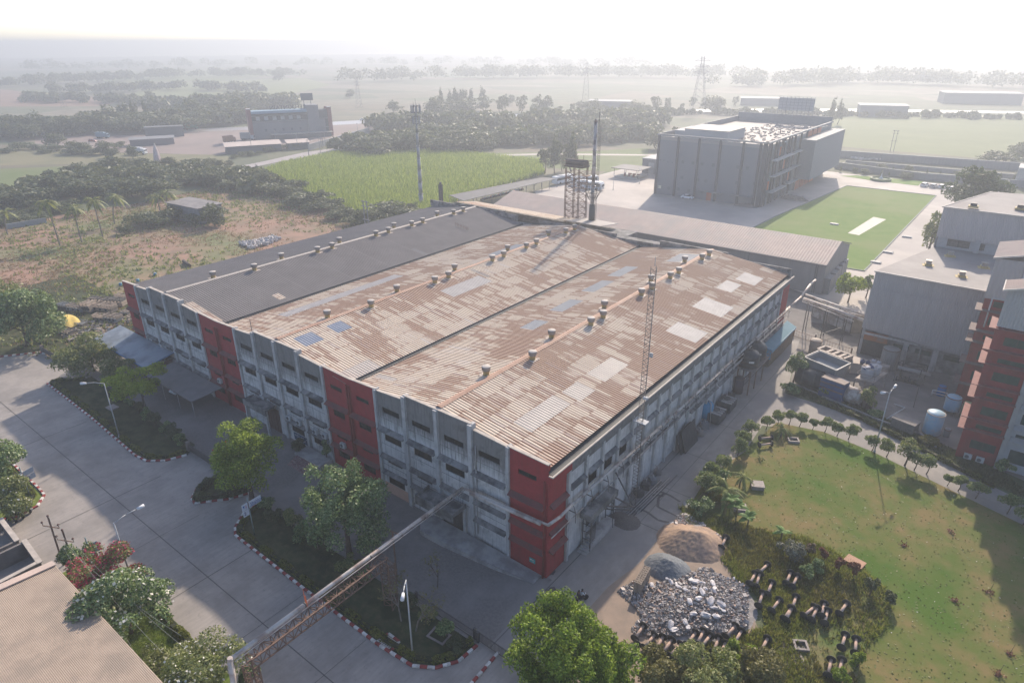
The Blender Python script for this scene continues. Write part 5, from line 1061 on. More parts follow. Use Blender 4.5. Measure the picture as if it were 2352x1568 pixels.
b_ = C(286,1400,3.0); tree('large white flowering tree overhanging the lower left roof', (b_.x,b_.y), 6.8, 4.8, L_DARK, 15000, .15, 21, nb=44, low=.04, rb=.25, flowers=(F_WHITE, 620, .15), cat='flowering tree')
b_ = C(462,1552,3.0); tree('white flowering tree at the bottom edge beside the pipe bridge leg', (b_.x,b_.y), 6.2, 3.8, L_OLIVE, 11000, .12, 22, nb=24, low=.05, rb=.34, flowers=(F_WHITE, 300, .12), cat='flowering tree')
b_ = C(352,1508,1.5); tree('pale green bush between the two white flowering trees', (b_.x,b_.y), 3.2, 1.7, L_OLIVE, 3000, .11, 23, nb=10, low=.03, flowers=(F_WHITE, 40, .08), cat='bush', name='bush')
b_ = C(190,1280,2.0); tree('green shrub at the foot of the two electric poles', (b_.x,b_.y), 4.4, 1.9, L_DARK, 4000, .14, 24, nb=10, low=.05, cat='bush', name='bush', flowers=(F_PALE, 60, .12))
b_ = C(572,1556,1.0); tree('low dark bush right of the pipe bridge leg at the bottom edge', (b_.x,b_.y), 2.0, 1.1, L_DARK, 1800, .12, 25, nb=7, low=.03, cat='bush', name='bush')
b_ = C(1292,1505,6.6); tree('big bright green tree rising from the bottom edge', (b_.x,b_.y), 11.9, 4.9, L_BRIGHT, 31000, .14, 26, nb=60, low=.06, rb=.22, shell=.3)
b_ = C(1400,1540,4); tree('lower bright green tree leaning against the right of the big one', (b_.x,b_.y), 8.5, 3.0, L_BRIGHT, 8000, .16, 27, nb=16, low=.06)
for i, (px, py, z, h, r, mm, lab) in enumerate(((1520,1572,3.0,6.2,2.6,L_DRY,'dusty olive tree covering the spools at the bottom edge'), (1620,1552,3.0,6.0,3.0,L_OLIVE,'feathery olive tree at the bottom beside the round slab'), (1740,1560,3.0,5.6,2.7,L_DRY,'feathery straw green tree left of the spools'), (1690,1515,2.0,4.0,1.8,L_LIGHT,'small light green tree among the spool rows'))):
    b_ = C(px, py, z); tree(lab, (b_.x,b_.y), h, r, mm, 6500, .14, 28+i, nb=16, low=.05, rb=.36)
b_ = C(2240,448,9); tree('tall leafy tree above the sheds at the right edge', (b_.x,b_.y), 17, 9.0, leafmat('leaf_mid', [(.03,.06,.02), (.06,.10,.03), (.11,.15,.05)], .3), 9000, .42, 40, nb=26, low=.2, rb=.34)
b_ = C(2140,545,6); tree('thin leafy tree left of the taller shed', (b_.x,b_.y), 13, 2.2, L_OLIVE, 1500, .34, 41, nb=12, low=.1, rb=.4)
b_ = g('F', 770, 1370, 0); tree('young green tree growing between the long shed and the pipes', (b_.x,b_.y), 6.5, 3.2, L_LIGHT, 2600, .26, 42, nb=14, low=.2); b_ = g('F', 930, 1330); tree('small dark tree squeezed against the process shed', (b_.x,b_.y), 5.5, 1.6, L_DARK, 1400, .22, 43, nb=8)
b_ = g('X', 110, 720); tree('narrow dark shrub tree at the corner of the side lane', (b_.x,b_.y), 5.6, 1.5, L_DARK, 3600, .15, 44, nb=12, low=.12)
b_ = g('G', 1280, 1490); tree('loose pale green young tree in the shrub row by the lawn path', (b_.x,b_.y), 4.2, 1.5, L_OLIVE, 1200, .15, 45, nb=10, low=.35)
for i, (r, a, c_, h, w_, mm, lab) in enumerate((('X',650,930,2.6,1.3,L_LIGHT,'feathery light green shrub before the blue shed'), ('X',1240,1120,3.8,1.6,L_OLIVE,'spindly pale shrub beside the white drum tank'), ('X',60,900,2.2,1.6,L_DARK,'dark bush at the tip of the planting strip'), ('G',1500,1290,1.0,1.3,L_DRY,'yellowish bush below the pale blue tank'), ('G',2180,1540,1.8,1.4,L_DARK,'dark round bush at the foot of the office block'), ('X',1360,1230,1.0,1.2,L_DARK,'low bush inside the plant yard kerb'), ('E',1830,1290-150,1.4,1.0,L_SHRUB,'dusky bush by the grey block'))):
    if i == 6: continue
    b_ = g(r, a, c_); tree(lab, (b_.x,b_.y), h, w_, mm, 1600, .16, 50+i, nb=8, low=.04, cat='bush', name='bush')
# bare tree with few leaves
rg = np.random.default_rng(77); b_ = G(940,1440); t = empty('bare_tree', b_, 'nearly bare tree with thin pale branches and sparse yellow leaves by the railing', 'tree')
mb = MB(); tips = []; rr = random.Random(8)
def grow(p, d, L, r, k):
    e = p+d*L; mb.tube(p, e, r, r*.7, 5, False)
    if k == 0: tips.append(e); return
    for _ in range(3 if k > 1 else 2): nd = (d+Vector((rr.uniform(-.9,.9), rr.uniform(-.9,.9), rr.uniform(-.25,.5)))).normalized(); grow(e, nd, L*rr.uniform(.62,.85), r*.62, k-1)
for dx in (-1.1, .9): grow(Vector((dx,0,.1)), Vector((dx*.25,.1,1)).normalized(), 1.6, .09, 4)
mb.local('trunk', BARKP, t)
T = np.array([tuple(v) for v in tips]); P = np.repeat(T, 4, 0)+rg.normal(size=(len(T)*4,3))*.16; cr = link(bpy.data.objects.new('crown', npmesh('crown', leaves(P, np.zeros_like(P)+[0,0,1.], .13, rg, .35), 4, L_DRY))); cr.parent = t
b_ = G(1005,1350); t = empty('bare_tree', b_, 'thin sapling with yellow leaf tufts standing in the paved yard edge', 'tree'); mb = MB(); tips = []; grow(Vector((0,0,0)), Vector((.1,0,1)), 1.5, .06, 3); mb.local('trunk', BARK, t); T = np.array([tuple(v) for v in tips]); P = np.repeat(T, 5, 0)+rg.normal(size=(len(T)*5,3))*.2; cr = link(bpy.data.objects.new('crown', npmesh('crown', leaves(P, np.zeros_like(P)+[0,0,1.], .14, rg, .35), 4, L_DRY))); cr.parent = t
# hedges and shrub rows on the verges
def hedge(label, pts, w_, h, n, mat, s=.1, seed=1, cat='hedge', group=None):
    rg = np.random.default_rng(seed); t = empty('hedge', (pts[0][0], pts[0][1], .1), label, cat, group)
    A = np.array([(p[0], p[1]) for p in pts]); seg = np.linalg.norm(np.diff(A, axis=0), axis=1); cum = np.r_[0, np.cumsum(seg)]; u = rg.random(n)*cum[-1]; i = np.clip(np.searchsorted(cum, u)-1, 0, len(seg)-1); f = ((u-cum[i])/seg[i])[:,None]
    Q_ = A[i]*(1-f)+A[i+1]*f; dirv = (A[i+1]-A[i])/seg[i][:,None]; nr = np.stack([-dirv[:,1], dirv[:,0]], 1); a = rg.random(n)*math.pi; rad = 1-np.abs(rg.normal(size=n))*.15
    bump_ = .8+.25*np.sin(u*1.7+seed)+.12*np.sin(u*5.1); off_ = np.cos(a)*w_/2*rad*bump_; z = np.sin(a)*h*rad*bump_
    P = np.stack([Q_[:,0]+nr[:,0]*off_-pts[0][0], Q_[:,1]+nr[:,1]*off_-pts[0][1], np.clip(z, .03, None)], 1); D = np.stack([nr[:,0]*np.cos(a), nr[:,1]*np.cos(a), np.sin(a)], 1)
    cr = link(bpy.data.objects.new('foliage', npmesh('foliage', leaves(P, D, s, rg, .55), 4, mat))); cr.parent = t
    mb = MB()
    for k in range(len(pts)-1): mb.bar((pts[k][0]-pts[0][0], pts[k][1]-pts[0][1], h*.3), (pts[k+1][0]-pts[0][0], pts[k+1][1]-pts[0][1], h*.3), w_*.5, h*.6)
    mb.local('stems', M('hedge_core', (.03,.035,.015)), t); return t
def inset(pts, d):
    out = []
    for i, p in enumerate(pts):
        a = Vector(pts[max(0,i-1)]); c = Vector(pts[min(len(pts)-1,i+1)]); dr = (c-a).normalized(); out.append((p[0]-dr.y*d, p[1]+dr.x*d))
    return out
hedge('low yellowish hedge inside the kerb of the left verge', inset(V1, .7), .9, .55, 9000, leafmat('leaf_hedge_dim', [(.072,.094,.022), (.131,.145,.029), (.189,.189,.043)], .2), seed=1)
hedge('low yellowish hedge inside the kerb of the right verge', inset(V3, .7), .9, .55, 9000, MATS['leaf_hedge_dim'], seed=2)
hedge('dark thorny hedge in the small verge under the light green tree', inset(V2, .6), 1.3, 1.0, 5000, L_SHRUB, seed=3)
hedge('bright yellow hedge beside the lower left lawn', [(-29.2,-27.3), (-24,-27.4), (-18.5,-27.5)], 1.0, .75, 6500, L_HEDGE, seed=4)
hedge('curved yellow hedge around the left edge island', inset([(-80,-27.4), (-62,-27.3), (-58.6,-27.6), (-57,-29), (-56.8,-31)], -.3), .9, .6, 4500, L_HEDGE, seed=5)
hedge('clipped hedge line along the plant yard kerb', [(12,56.6), (18.8,55.0), (28,50.9), (36,47.2)], .8, .7, 6000, leafmat('leaf_clip', [(.05,.07,.02), (.10,.12,.03), (.14,.15,.05)], .2), .12, seed=6)
for i, (x, y, r) in enumerate(((-72,-9.9,1.0), (-69.5,-10.0,1.2), (-66.5,-9.9,1.3), (-63.5,-10.2,1.5), (-60.5,-10.0,1.2), (-58,-10.4,1.6), (-55.6,-10.6,1.3), (-75,-9.8,1.1))):
    tree('dusky green shrub of the left verge row, %s from its gate end' % nth([6,5,4,3,2,1,0,7][i]), (x,y), 1.1*r+.7, r*.9, L_SHRUB if i % 2 else L_DARK, 1500, .12, 90+i, nb=7, low=.02, cat='bush', name='bush', group='shrubs along the left verge')
for i, (x, y, r) in enumerate(((-33,-12,1.3), (-30.5,-11.9,1.7), (-28,-11.6,1.4), (-25.6,-12,1.5), (-22.8,-12,1.9), (-16.6,-12.2,1.6), (-14.3,-11.8,1.2), (-8.6,-11.6,.9), (-5.8,-11.7,1.0), (-3.2,-12.0,1.3), (-1.4,-12.6,.9))):
    tree('dusky green shrub of the right verge row, %s from the roadside signboard' % nth(i), (x,y), 1.15*r+.7, r*.9, (L_DARK, L_SHRUB, L_OLIVE)[i % 3], 1700, .12, 110+i, nb=8, low=.02, cat='bush', name='bush', group='shrubs along the right verge')
for i, (px, py, r) in enumerate(((925,1175-110,1.2),)): pass
b_ = g('K',1010,700); tree('potted shrub left of the reddish entrance steps', (b_.x,b_.y), 2.2, 1.1, L_SHRUB, 1500, .11, 130, nb=6, low=.05, cat='bush', name='bush'); b_ = g('K',1250,740,.75); tree('leafy plant on the entrance platform right of the steps', (b_.x,b_.y,.75), 2.6, 1.0, L_DARK, 1500, .11, 131, nb=6, low=.05, cat='bush', name='bush')
# clipped shrubs round the lawn
heads = [('O',1697,890,1.0),('O',1632,965,1.0),('O',1580,1065,1.0),('O',1440,1205,1.0),('O',1350,1290,1.15),('O',1310,1400,1.25),('G',35,1165,.8),('G',135,1130,.9),('G',240,1125,.9),('G',335,1140,.8),('G',452,1165,.55),('G',562,1192,.9),('G',672,1225,.85),('G',773,1255,.95),('G',985,1360,.9),('G',1117,1410,1.0),('G',1365,1530,1.05),('G',1475,1566,1.1)]
hp_ = [g(r,a,c_) for r,a,c_,_ in heads]+[G(2175,1115), G(2200,1127), G(2240,1145), G(2312,1180), G(2350,1205)]
sz_ = [x[3] for x in heads]+[.6,.8,.9,1.0,1.1]
for i, (p, s) in enumerate(zip(hp_, sz_)):
    lab = 'clipped round shrub edging the lawn, %s from the palm end' % nth([5,4,3,2,1,0][i]) if i < 6 else 'clipped round shrub along the upper lawn path, %s from the lane corner' % nth(i-6)
    tree(lab, (p.x,p.y), 2.2*s+.4, 1.15*s, L_TOP, 2200, .11, 140+i, nb=9, low=.38 if i > 5 else .15, rb=.5, cat='shrub', name='clipped_shrub', group='clipped shrubs around the lawn', shell=.1)
b_ = g('P',380,300); tree('rounded dark bush under the young palm at the lane edge', (b_.x,b_.y-1), 3.2, 1.9, L_DARK, 3500, .13, 170, nb=10, low=.03, cat='bush', name='bush'); b_ = g('P',370,470); tree('mustard yellow bush at the foot of the young palm', (b_.x,b_.y), 1.6, 1.1, leafmat('leaf_mustard', [(.14,.13,.01), (.24,.20,.02), (.3,.26,.04)], .3), 1800, .11, 171, nb=7, low=.03, cat='bush', name='bush'); b_ = g('P',230,570); tree('dark weedy bush beside the rubble heap at the lane edge', (b_.x,b_.y), 1.8, 1.8, L_DARK, 2500, .12, 172, nb=9, low=.03, cat='bush', name='bush')
b_ = g('P',1040,960); tree('pale grey green bush in the weeds below the lone banana plant', (b_.x,b_.y), 2.2, 1.6, leafmat('leaf_grey', [(.08,.09,.06), (.16,.17,.13), (.26,.26,.22)], .2), 2600, .11, 173, nb=9, low=.03, cat='bush', name='bush')
for i, (a, c_, h, w_, mm, lab) in enumerate(((1335,1010,1.9,.55,L_RED,'dead reddish shrub standing upright at the lawn edge'), (1470,1095,1.9,.55,L_RED,'dead reddish shrub right of the upright one'), (1600,1150,2.1,.7,L_RED,'dead reddish shrub beside the sunken brick pit'), (1195,960,2.0,.7,leafmat('leaf_dead_brown', [(.10,.07,.045),(.16,.11,.07),(.2,.16,.1)],.2),'dead brownish shrub left of the reddish ones'), (1750,1310,2.2,.9,L_SHRUB,'dark climber covered stump at the weed patch corner'), (1925,1390,2.0,.7,L_SHRUB,'brownish topped stump shrub rightmost by the lawn'), (1280,1090,1.6,.9,L_DARK,'green bush between the dead shrubs and the weeds'), (1190,1160,1.8,.9,L_DARK,'clump of dark green weeds beside the spools'), (2000,1290,.6,.6,L_SHRUB,''))):
    if not lab: continue
    b_ = g('P', a, c_); tree(lab, (b_.x,b_.y), h, w_, mm, 1300, .09, 180+i, nb=7, low=.25 if i < 4 else .03, cat='shrub', name='shrub')
b_ = g('Q', 850, 1420); tree('small green bush at the right edge of the spool field', (b_.x,b_.y), 1.7, .9, L_LIGHT, 1500, .1, 195, nb=7, low=.05, cat='bush', name='bush'); b_ = g('Q', 700, 1560); tree('bright leafy bush at the bottom edge of the spool field', (b_.x,b_.y), 1.5, 1.0, L_BRIGHT, 1600, .1, 196, nb=7, low=.05, cat='bush', name='bush')
for i, (a, c_) in enumerate(((2035,760),(2220,1310),(2120,1490),(1730,835),(1690,215),(1275,335))):
    b_ = g('Q', a, c_); t = empty('sapling', b_, 'tiny sapling with dug earth on the lawn, %s from the right' % nth([1,0,2,3,4,5][i]), 'sapling', 'tiny saplings on the lawn'); mb = MB(); mb.tube((0,0,0), (.1,0,1.4 if i < 3 else .3), .025, .012, 5); mb.local('stem', BARK, t); rgx = np.random.default_rng(i)
    P = rgx.normal(size=(60,3))*[.22,.22,.12]+[0,0,.12]; o_ = link(bpy.data.objects.new('mulch', npmesh('mulch', leaves(P, P*0+[0,0,1.], .12, rgx), 4, L_RED))); o_.parent = t
# palms
PF = leafmat('palm_frond', [(.08,.11,.03), (.15,.19,.05), (.24,.26,.09), (.33,.31,.15)], .4)
def palm(label, base, h, L=3.6, nf=18, seed=1, lean=(0,0), r=.17, group=None, lw=.55, name='palm_tree'):
    rg = np.random.default_rng(seed); t = empty(name, base, label, 'palm', group); top = Vector((lean[0], lean[1], h)); mb = MB(); pr = Vector((0,0,0))
    for i in range(1, 7): u = i/6; p = Vector((lean[0]*u*u, lean[1]*u*u, h*u)); mb.tube(pr, p, r*(1.25-.5*(i-1)/6), r*(1.25-.5*u), 8, False); pr = p
    mb.local('trunk', BARKP, t); V = []
    for k in range(nf):
        a = 2*math.pi*k/nf+rg.random()*.5; el_ = rg.uniform(-.5,1.1); d = np.array([math.cos(a), math.sin(a), 0]); side = np.array([-math.sin(a), math.cos(a), 0]); ns = 13; prev = None; l_ = L*rg.uniform(.8,1.1)
        for i in range(ns+1):
            u = i/ns; p = d*l_*u*math.cos(el_*(1-u*.5))+np.array([0,0,1])*(l_*(math.sin(el_)*u-.75*u*u)); w_ = lw*l_/3.6*math.sin(math.pi*min(1,.12+.86*u))**.7
            for s in (-1, 1):
                if prev is not None: V += [prev, p, p+side*s*w_-np.array([0,0,w_*.55])+d*.25*w_, prev+side*s*w_*.5-np.array([0,0,w_*.25])+d*.2*w_]
            prev = p
    V = np.array(V)+np.array(tuple(top)); fo = link(bpy.data.objects.new('fronds', npmesh('fronds', V, 4, PF))); fo.parent = t; return t
for i, (bp, tp) in enumerate((((70,425),(40,200)), ((540,525),(400,100)), ((735,495),(650,150)), ((925,450),(830,90)), ((1030,330),(1030,60)), ((1450,260),(1400,60)), ((1515,250),(1490,20)))):
    b_ = g('H', *bp); ty = q('H', *tp)[1]+6; h = ZT(b_.x, b_.y, ty); top = G(q('H', *tp)[0], ty, h); lean = (top.x-b_.x, top.y-b_.y)
    if abs(lean[0])+abs(lean[1]) > 9: lean = (lean[0]*.6, lean[1]*.6)
    palm('coconut palm in the wasteland row, %s from the left' % nth(i), b_, h, 3.8, 20, 200+i, lean, group='coconut palms in the wasteland')
b_ = g('P', 445, 490); palm('young broad palm standing at the lane side of the lawn', b_, 2.2, 3.0, 13, 210, (.2,0), .13, name='young_palm'); b_ = g('P', 590, 330); palm('small palm right of the young broad palm on the lawn', b_, 1.5, 1.9, 10, 211, (.2,.1), .09, name='young_palm'); b_ = g('O', 1970, 890); palm('small bright palm among the clipped shrubs by the spools', b_, 1.5, 1.7, 11, 212, (0,0), .1, name='young_palm'); b_ = g('O', 1780, 1105); palm('tiny palm seedling on the lawn', b_, .4, .8, 7, 213, (0,0), .04, name='young_palm')
BL_ = leafmat('banana_leaf', [(.06,.12,.03), (.12,.22,.05), (.20,.30,.10)], .4)
def banana(label, base, h, seed, n=7, L=1.5):
    rg = np.random.default_rng(seed); t = empty('banana_plant', base, label, 'banana plant'); mb = MB(); mb.tube((0,0,0), (0,0,h), .11, .07, 8); mb.local('stem', M('banana_stem', (.16,.18,.08), (.16,.11,.07), 3), t); V = []
    for k in range(n):
        a = 2*math.pi*k/n+rg.random(); d = np.array([math.cos(a), math.sin(a), 0]); side = np.array([-math.sin(a), math.cos(a), 0]); e0 = rg.uniform(.3,1.3); pp = []
        for i in range(7): u = i/6; p = d*L*u*math.cos(e0*.8)+np.array([0,0,1.])*(L*(math.sin(e0)*u-.55*u*u)); pp.append((p, .24*L*math.sin(math.pi*min(1,.15+.84*u))))
        for (p, w0), (q_, w1) in zip(pp, pp[1:]): V += [p, q_, q_+side*w1-[0,0,w1*.3], p+side*w0-[0,0,w0*.3], q_, p, p-side*w0-[0,0,w0*.3], q_-side*w1-[0,0,w1*.3]]
    o_ = link(bpy.data.objects.new('leaf', npmesh('leaf', np.array(V)+[0,0,h], 4, BL_))); o_.parent = t
banana('banana plant with a bright upright leaf near the palm bushes', g('P',660,700), 1.5, 1); banana('lone slender banana plant at the weed edge of the lawn', g('P',960,815), 1.3, 2, 5, 1.3); banana('banana plant with hanging dry leaves below the palm', g('P',560,600), 1.6, 3, 8); banana('tall narrow banana plant right beside the young palm trunk', g('P',500,560), 2.0, 4, 6)
# grass tufts, crop, weeds (ground cover)
def poly_pts(poly, n, rg):
    A = np.array([(p[0], p[1]) for p in poly]); lo, hi = A.min(0), A.max(0); out = []
    tot = 0
    while tot < n:
        Q_ = rg.random((n*2, 2))*(hi-lo)+lo; c = np.zeros(len(Q_), bool); j = len(A)-1
        for i in range(len(A)):
            cond = ((A[i,1] > Q_[:,1]) != (A[j,1] > Q_[:,1])) & (Q_[:,0] < (A[j,0]-A[i,0])*(Q_[:,1]-A[i,1])/(A[j,1]-A[i,1]+1e-12)+A[i,0]); c ^= cond; j = i
        out.append(Q_[c]); tot += c.sum()
    return np.concatenate(out)[:n]
def tufts(name, label, poly, n, h, w_, mat, seed, blades=4, spread=.25, clump=0, cat='grass'):
    rg = np.random.default_rng(seed); Q_ = poly_pts(poly, n, rg)
    if clump:
        k = np.sin(Q_[:,0]*clump+seed)+np.sin(Q_[:,1]*clump*1.3)+np.sin((Q_[:,0]+Q_[:,1])*clump*.6)+rg.normal(size=n)*.7; Q_ = Q_[k > .1]
    n = len(Q_); Q_ = np.repeat(Q_, blades, 0)+rg.normal(size=(n*blades,2))*spread; n = len(Q_); a = rg.random(n)*2*math.pi; hh_ = h*(.4+1.0*rg.random(n)); ww = w_*(.6+.8*rg.random(n)); tl = rg.normal(size=(n,2))*h*.35
    B0 = np.stack([Q_[:,0]-np.cos(a)*ww, Q_[:,1]-np.sin(a)*ww, np.full(n,.03)], 1); B1 = np.stack([Q_[:,0]+np.cos(a)*ww, Q_[:,1]+np.sin(a)*ww, np.full(n,.03)], 1); T_ = np.stack([Q_[:,0]+tl[:,0], Q_[:,1]+tl[:,1], hh_], 1)
    o_ = link(bpy.data.objects.new(name, npmesh(name, np.stack([B0,B1,T_], 1).reshape(-1,3), 3, mat))); return tag(o_, label, cat, kind='stuff')
L_CROP = leafmat('crop_blade', [(.11,.16,.03), (.19,.26,.055), (.29,.36,.09), (.40,.44,.17)], .45)
tufts('crop_rows', 'dense light green sugarcane like crop filling the field', CROP, 26000, 1.9, .22, L_CROP, 1, 4, .5, cat='crop')
L_WASTE = leafmat('waste_grass', [(.16,.13,.065), (.22,.15,.09), (.29,.19,.125), (.34,.22,.155)], .3)
WP = [(-96,-9.5), (-130,-18), (-230,-30), tuple(G(0,560)[:2]), tuple(G(0,515)[:2]), tuple(G(350,462)[:2]), tuple(G(560,412)[:2]), tuple(G(860,505)[:2]), (-92,95)]
tufts('wild_grass', 'dry brown and green grass clumps over the wasteland', WP, 15000, .32, .16, L_WASTE, 2, 4, .5, .12); tufts('scrub_grass', 'green scrub clumps in the wasteland', WP, 5000, .6, .25, L_OLIVE, 3, 5, .5, .07)
L_WEED = leafmat('weed_blade', [(.09,.13,.03), (.17,.21,.05), (.26,.28,.09), (.36,.33,.17)], .4)
tufts('weeds', 'rank weeds and grass among the spools', WEEDP, 12000, .42, .06, L_WEED, 4, 6, .16, .5); tufts('weeds', 'straw coloured dry weeds among the spools', WEEDP, 6000, .4, .06, L_DRY, 14, 6, .2, .35); tufts('weeds', 'weeds along the lane edge below the palm', [(6.9,19), (7.3,26), (10.5,24), (12,17.5), (9,15.5)], 2600, .45, .05, L_WEED, 5, 6, .16, .6)
tufts('verge_weeds', 'sparse grass of the two road verges', V1+[(-88,-9.4)], 3500, .16, .03, L_SHRUB, 6, 4, .12); tufts('verge_weeds', 'sparse grass of the verge beside the road', V3, 3000, .16, .03, L_SHRUB, 7, 4, .12); tufts('strip_grass', 'grass of the planting strip by the plant yard', [(7.5,57.2), (18.9,56.2), (28.7,52), (36,48.3), (42,46), (36,52), (18,58.8), (7.4,60.6)], 3500, .3, .05, L_SHRUB, 8, 4, .2); tufts('lawn_grass', 'short bright grass beside the lower left hedge', [(-35,-31.5), (-36,-28), (-28,-28), (-15,-28.4), (-12,-31.5)], 4500, .2, .035, leafmat('grass_bright', [(.09,.14,.02), (.15,.22,.03), (.2,.26,.05)], .35), 9, 4, .12)
rg = np.random.default_rng(12); lp = poly_pts(LP, 9000, rg); P = np.c_[lp, np.full(len(lp), .05)]
tag(link(bpy.data.objects.new('lawn_tufts', npmesh('lawn_tufts', leaves(P, P*0+[0,0,1.], .11, rg, .6, 1.2), 4, leafmat('lawn_blade', [(.10,.15,.03), (.15,.18,.05), (.24,.20,.09)], .3)))), 'thin uneven tufts of the big lawn', 'grass', kind='stuff')
lp = poly_pts(LP, 260, rg); P = np.c_[lp, np.full(len(lp), .07)]; tag(link(bpy.data.objects.new('litter', npmesh('litter', leaves(P, P*0+[0,0,1.], .07, rg, .7, 2), 4, F_WHITE))), 'white scraps scattered on the lawn', 'litter', kind='stuff')
# ---------------------------------------------------------------- background trees
def farmesh(seed, kind):
    rg = np.random.default_rng(seed)
    if kind == 'round': bl = blobs(20, .58, .50, .50, rg, .40, lo=-1); n, s = 1500, .042
    elif kind == 'tall': bl = [(rg.normal()*.05, rg.normal()*.05, .28+.66*u, .20*(1.1-u), .13) for u in np.linspace(0,1,12)]; n, s = 1100, .035
    elif kind == 'airy': bl = blobs(18, .40, .50, .50, rg, .32, lo=-1); n, s = 1000, .036
    else: bl = blobs(16, .95, .46, .42, rg, .42, lo=-1); n, s = 1400, .055
    P, D = crownpts(bl, n, rg, .25); V = leaves(P, D, s, rg, .7); tm = trunkmesh(bl, .5, .028, rg, 4)
    me = npmesh('tree_crown', V, 4, [L_FAR, BARK]); bm_v = np.array([v for f in tm.f if len(f) == 4 for v in (tm.v[i] for i in f)]); V2 = np.concatenate([V, bm_v]); mi = np.r_[np.zeros(len(V)//4), np.ones(len(bm_v)//4)]
    bpy.data.meshes.remove(me); return npmesh('background_tree', V2, 4, [L_FAR, BARK], mi)
FM = {k: [farmesh(300+10*j+i, k) for i in range(4)] for j, k in enumerate(('round','tall','airy','bush'))}
rt = random.Random(99)
def fartrees(group, lab, line, n, hpx, kinds, jit=6, cat='tree', name='background_tree', wide=1.5):
    pts = []
    L = [math.dist(a, c) for a, c in zip(line, line[1:])]; tot = sum(L)
    for i in range(n):
        u = (i+.5+rt.uniform(-.35,.35))/n*tot; k = 0
        while k < len(L)-1 and u > L[k]: u -= L[k]; k += 1
        a, c = line[k], line[k+1]; f = u/L[k]; pts.append((a[0]+(c[0]-a[0])*f, a[1]+(c[1]-a[1])*f+rt.uniform(-jit,jit)))
    pts.sort()
    for i, (px, py) in enumerate(pts):
        p = G(px, py); hp = rt.uniform(*hpx); h = ZT(p.x, p.y, py-hp); kd = rt.choice(kinds); o_ = link(bpy.data.objects.new(name, rt.choice(FM[kd]))); o_.location = p; s = wide*rt.uniform(.8,1.2)*(.62 if kd in (TL,AR) else 1); o_.scale = (h*s, h*s, h); o_.rotation_euler = (0, 0, rt.uniform(0,6.28)); tag(o_, lab+', %s from the left' % nth(i), cat, group)
RD, TL, AR, BS = 'round', 'tall', 'airy', 'bush'
fartrees('dark trees beyond the highway on the left', 'dark dense tree beyond the highway', [(-30,318), (120,312), (300,300), (470,290), (560,283)], 28, (34,60), (RD,RD,BS), 7)
fartrees('tall casuarina like trees beyond the highway', 'tall thin topped tree above the highway trees', [(290,296), (345,290)], 4, (58,84), (TL,), 3, wide=.9)
fartrees('hazy trees behind the roadside block', 'hazy tree behind the roadside block', [(560,255), (610,250), (665,246)], 7, (28,42), (RD,BS), 5)
fartrees('hazy trees right of the roadside block', 'hazy tree in the middle distance', [(980,262), (1100,262), (1300,262), (1490,262), (1700,250)], 25, (24,50), (RD,AR,AR), 7)
fartrees('tall hazy trees above the telecom tower', 'tall hazy tree right of the telecom tower', [(985,252), (1110,240)], 7, (34,52), (TL,AR), 5)
fartrees('bushes behind the crop field', 'dusky bush tree behind the crop field', [(790,352), (880,350), (1000,348), (1100,352)], 18, (26,50), (RD,BS), 6)
fartrees('dark trees beyond the telecom tower', 'dark tree between the crop field and the far road', [(960,325), (1080,330), (1250,330), (1480,322)], 23, (26,52), (RD,AR,BS), 9)
fartrees('upper bushes left of the grey block', 'dim bush tree on the far bank', [(870,305), (1000,300), (1200,300), (1500,296)], 21, (18,35), (RD,BS), 8)
fartrees('feathery trees by the tank tower', 'tall feathery tree beside the tank tower', [(1245,395), (1330,398)], 4, (70,102), (AR,TL), 4, wide=1.0)
fartrees('trees behind the grey office block', 'dim tree near the grey office block', [(1500,350), (1560,335)], 3, (28,52), (AR,RD), 6)
fartrees('conifer like trees at the pale field', 'tall dark conifer like tree at the edge of the pale field', [(1895,290), (1925,288)], 2, (52,73), (TL,), 2, wide=.9)
fartrees('bushes at the right edge of the pale field', 'bushy tree at the right edge of the pale field', [(2290,372), (2352,360)], 5, (18,35), (BS,RD), 6)
fartrees('small trees inside the boundary walls', 'small young tree between the boundary walls', [(1915,388), (2050,398), (2200,412), (2340,418)], 17, (10,21), (AR,TL,RD), 4)
fartrees('young trees around the fountain garden', 'young tree in the fountain garden', [(1925,395), (2000,402), (2110,415)], 7, (10,18), (TL,RD), 3)
fartrees('trees behind the green field at left', 'dusky tree behind the palms', [(-10,478), (100,462), (230,450), (340,440)], 15, (28,54), (RD,BS), 12)
fartrees('thicket left of the wasteland', 'thicket tree above the coconut palms', [(160,420), (280,410), (420,418), (560,425), (640,440)], 25, (26,48), (BS,RD), 12)
fartrees('low trees behind the temple spire', 'low tree by the temple', [(230,392), (330,388), (470,385), (540,390)], 12, (16,29), (BS,RD), 6)
fartrees('bushes at the palm feet', 'dark bush at the foot of the palms', [(-10,520), (90,500), (180,492)], 8, (18,31), (BS,), 10)
fartrees('bushes in the wasteland', 'single dark bush in the wasteland', [(262,540), (352,518), (410,510), (470,516)], 5, (22,44), (BS,RD), 6)
fartrees('hedge bushes beside the crop field', 'scrubby bush between wasteland and crop', [(560,415), (640,445), (720,475), (790,505), (850,518), (905,500), (950,492)], 32, (16,37), (BS,BS,RD), 9)
fartrees('bright tree by the ruined house', 'bright green small tree beside the ruined house', [(484,520), (498,518)], 1, (46,54), (RD,), 2); fartrees('pale palm like tree above the ruin', 'light green tree crown among the palms', [(366,455), (380,455)], 1, (44,52), (RD,), 2)
fartrees('trees along the service road', 'low scrub beside the service road', [(520,362), (600,352), (700,335)], 9, (8,16), (BS,), 4)
